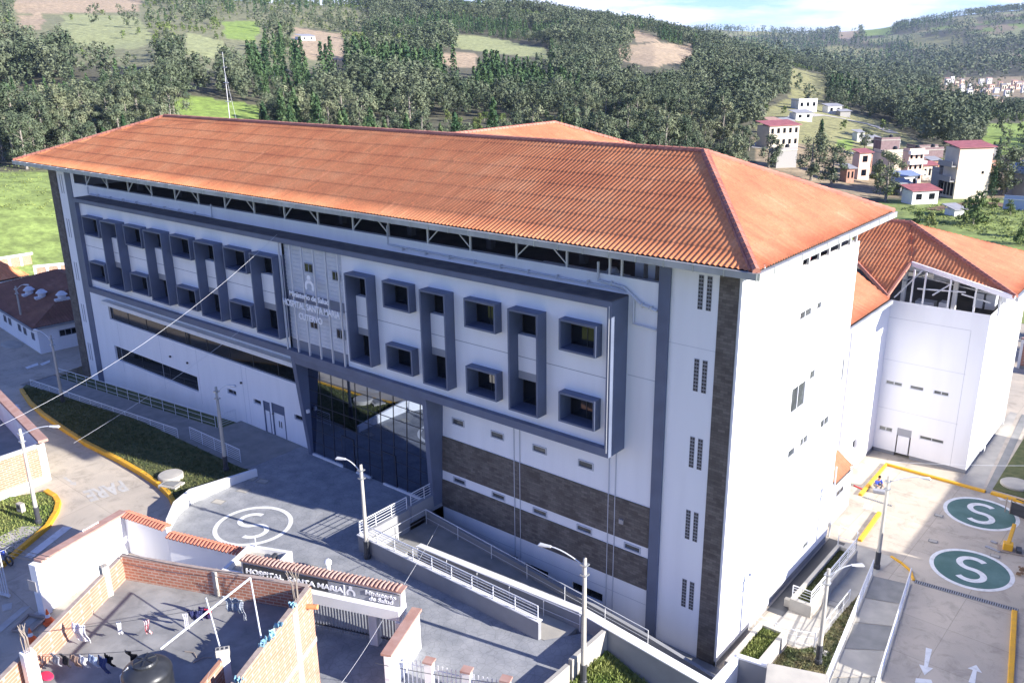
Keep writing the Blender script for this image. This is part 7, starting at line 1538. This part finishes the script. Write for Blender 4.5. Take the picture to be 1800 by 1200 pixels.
# distant town
tn = [(1664, 150, 8), (1672, 146, 7), (1680, 152, 7), (1690, 150, 6), (1705, 158, 9), (1714, 160, 8), (1723, 152, 8), (1728, 163, 9), (1737, 148, 8), (1741, 158, 9), (1750, 164, 8), (1757, 152, 7), (1762, 161, 9), (1770, 155, 8), (1776, 163, 8), (1782, 150, 9), (1788, 158, 10), (1796, 153, 9), (1798, 164, 8), (1702, 172, 10), (1748, 184, 9), (1756, 188, 7), (1690, 162, 7), (1734, 170, 8), (1768, 170, 8), (1648, 148, 6)]
for k, (px, py, wd) in enumerate(tn):
    house(px - wd / 2, px + wd / 2, py, random.uniform(3.5, 6.5), 8, random.choice(['white', 'white', 'cream', 'pink']), random.choice(['flat', 'grey', 'grey', 'tan']), 'small pale house of the far town on the valley floor', 1, rz=random.uniform(-.3, .8), cols=2, d0=350, group='houses of the far town')
# ------------------------------------------------------------------ grass tufts on the near lawns
def tufts(name, poly, zf, n, h, label, m='blade'):
    xs = [p[0] for p in poly]; ys = [p[1] for p in poly]; x = rng.uniform(min(xs), max(xs), n * 2); y = rng.uniform(min(ys), max(ys), n * 2); k = inpoly(x, y, poly); x, y = x[k][:n], y[k][:n]; n = len(x)
    z = np.array([zf(a, b) for a, b in zip(x, y)]); P = np.stack([x, y, z], 1); a = rng.uniform(0, 6.28, n); H_ = h * rng.uniform(.4, 1.3, n) * (.5 + fbm(x, y, 1.5, 88)); w = .035 + .02 * rng.uniform(size=n)
    d = np.stack([np.cos(a), np.sin(a), np.zeros(n)], 1) * w[:, None]; l = np.stack([rng.normal(0, .35, n), rng.normal(0, .35, n), np.ones(n)], 1) * H_[:, None]
    V = np.stack([P - d, P + d, P + l + d * .2, P + l - d * .2], 1).reshape(-1, 3); numesh(name, V, np.arange(4 * n).reshape(n, 4), MT[m], label=label, cat='grass', kind='stuff')
tufts('grass', [(-3.3, -5.2), (-3.3, -10), (2.5, -10), (1.8, -5.2)], lambda x, y: BZ(x, y) - .02, 9000, .22, 'thick yellow-green grass on the bank below the ramp wall')
tufts('grass', [(.8, .05), (1.85, .05), (1.85, 3.75), (.8, 3.75)], lambda x, y: .55, 2600, .2, 'bright green grass growing in the low planter')
tufts('grass', [(2.2, .0), (2.2, 3.9), (2.75, 4.0), (3.4, 4.8), (3.4, 8.0), (3.6, 12), (4.9, .3)], lambda x, y: .03, 2600, .1, 'patchy brownish grass beside the near lamp post', 'drygrass')
tufts('grass', [(1.2, 7.3), (2.0, 7.3), (2.0, 14.1), (1.2, 14.1)], lambda x, y: .5, 1500, .1, 'short dark grass in the long raised planter', 'grassdk')
tufts('grass', isl + RW2[::-1][2:] + [(-34, -5.2), (-66, -5.2)], IZ, 9000, .12, 'short grass on the planted island beside the road', 'grassdk')
tufts('grass', [tuple(q) for q in vk] + [tuple(at(-60, 885, z=2.6)[:2])], vz, 2500, .12, 'green grass on the corner below the left brick building')
# weeds and tussocks on the open fields
def weeds(label, pxpoly, n, s):
    P = []
    while len(P) < n:
        px = rng.uniform(min(p[0] for p in pxpoly), max(p[0] for p in pxpoly)); py = rng.uniform(min(p[1] for p in pxpoly), max(p[1] for p in pxpoly))
        if inpoly(np.array([px]), np.array([py]), pxpoly)[0]: q = at(px, py, z=-.3); P.append((q[0], q[1]))
    P = np.array(P); zz = terrain(P[:, 0], P[:, 1]); C = np.stack([P[:, 0], P[:, 1], zz], 1); V, F = leaves(C, np.full((n, 3), 1.0) * np.array([.7, .7, .25]), n * 9, s)
    numesh('field_weeds', V, F, MT['weed'], label=label, cat='weeds', kind='stuff')
MT['weed'] = mat('weeds', (.13, .18, .045), .9, col2=(.26, .30, .09), nscale=.5, ndetail=4)
weeds('rough tussocks scattered over the yellow-green field at the left edge', [(-20, 300), (108, 304), (118, 440), (-20, 440)], 420, .16)
weeds('rough tussocks and weeds over the bright grass beyond the rear wing', [(1580, 372), (1640, 365), (1800, 372), (1820, 445), (1640, 400)], 700, .18)
# ------------------------------------------------------------------ air
hz = MB(); hz.box(-6700, 6750, -6700, 6700, float(V_TER[:, 2].min()) - 1.5, float(V_TER[:, 2].max()) + 25)
hm = bpy.data.materials.new('air'); hm.use_nodes = True; hn = hm.node_tree.nodes; hn.remove(hn['Principled BSDF']); pv = hn.new('ShaderNodeVolumePrincipled')
pv.inputs['Color'].default_value = (.58, .74, 1.0, 1); pv.inputs['Density'].default_value = .00006; pv.inputs['Anisotropy'].default_value = .1
hm.node_tree.links.new(pv.outputs[0], hn['Material Output'].inputs['Volume'])
hz.build('haze', hm, kind='stuff', label='thin bluish air over the valley', cat='haze')
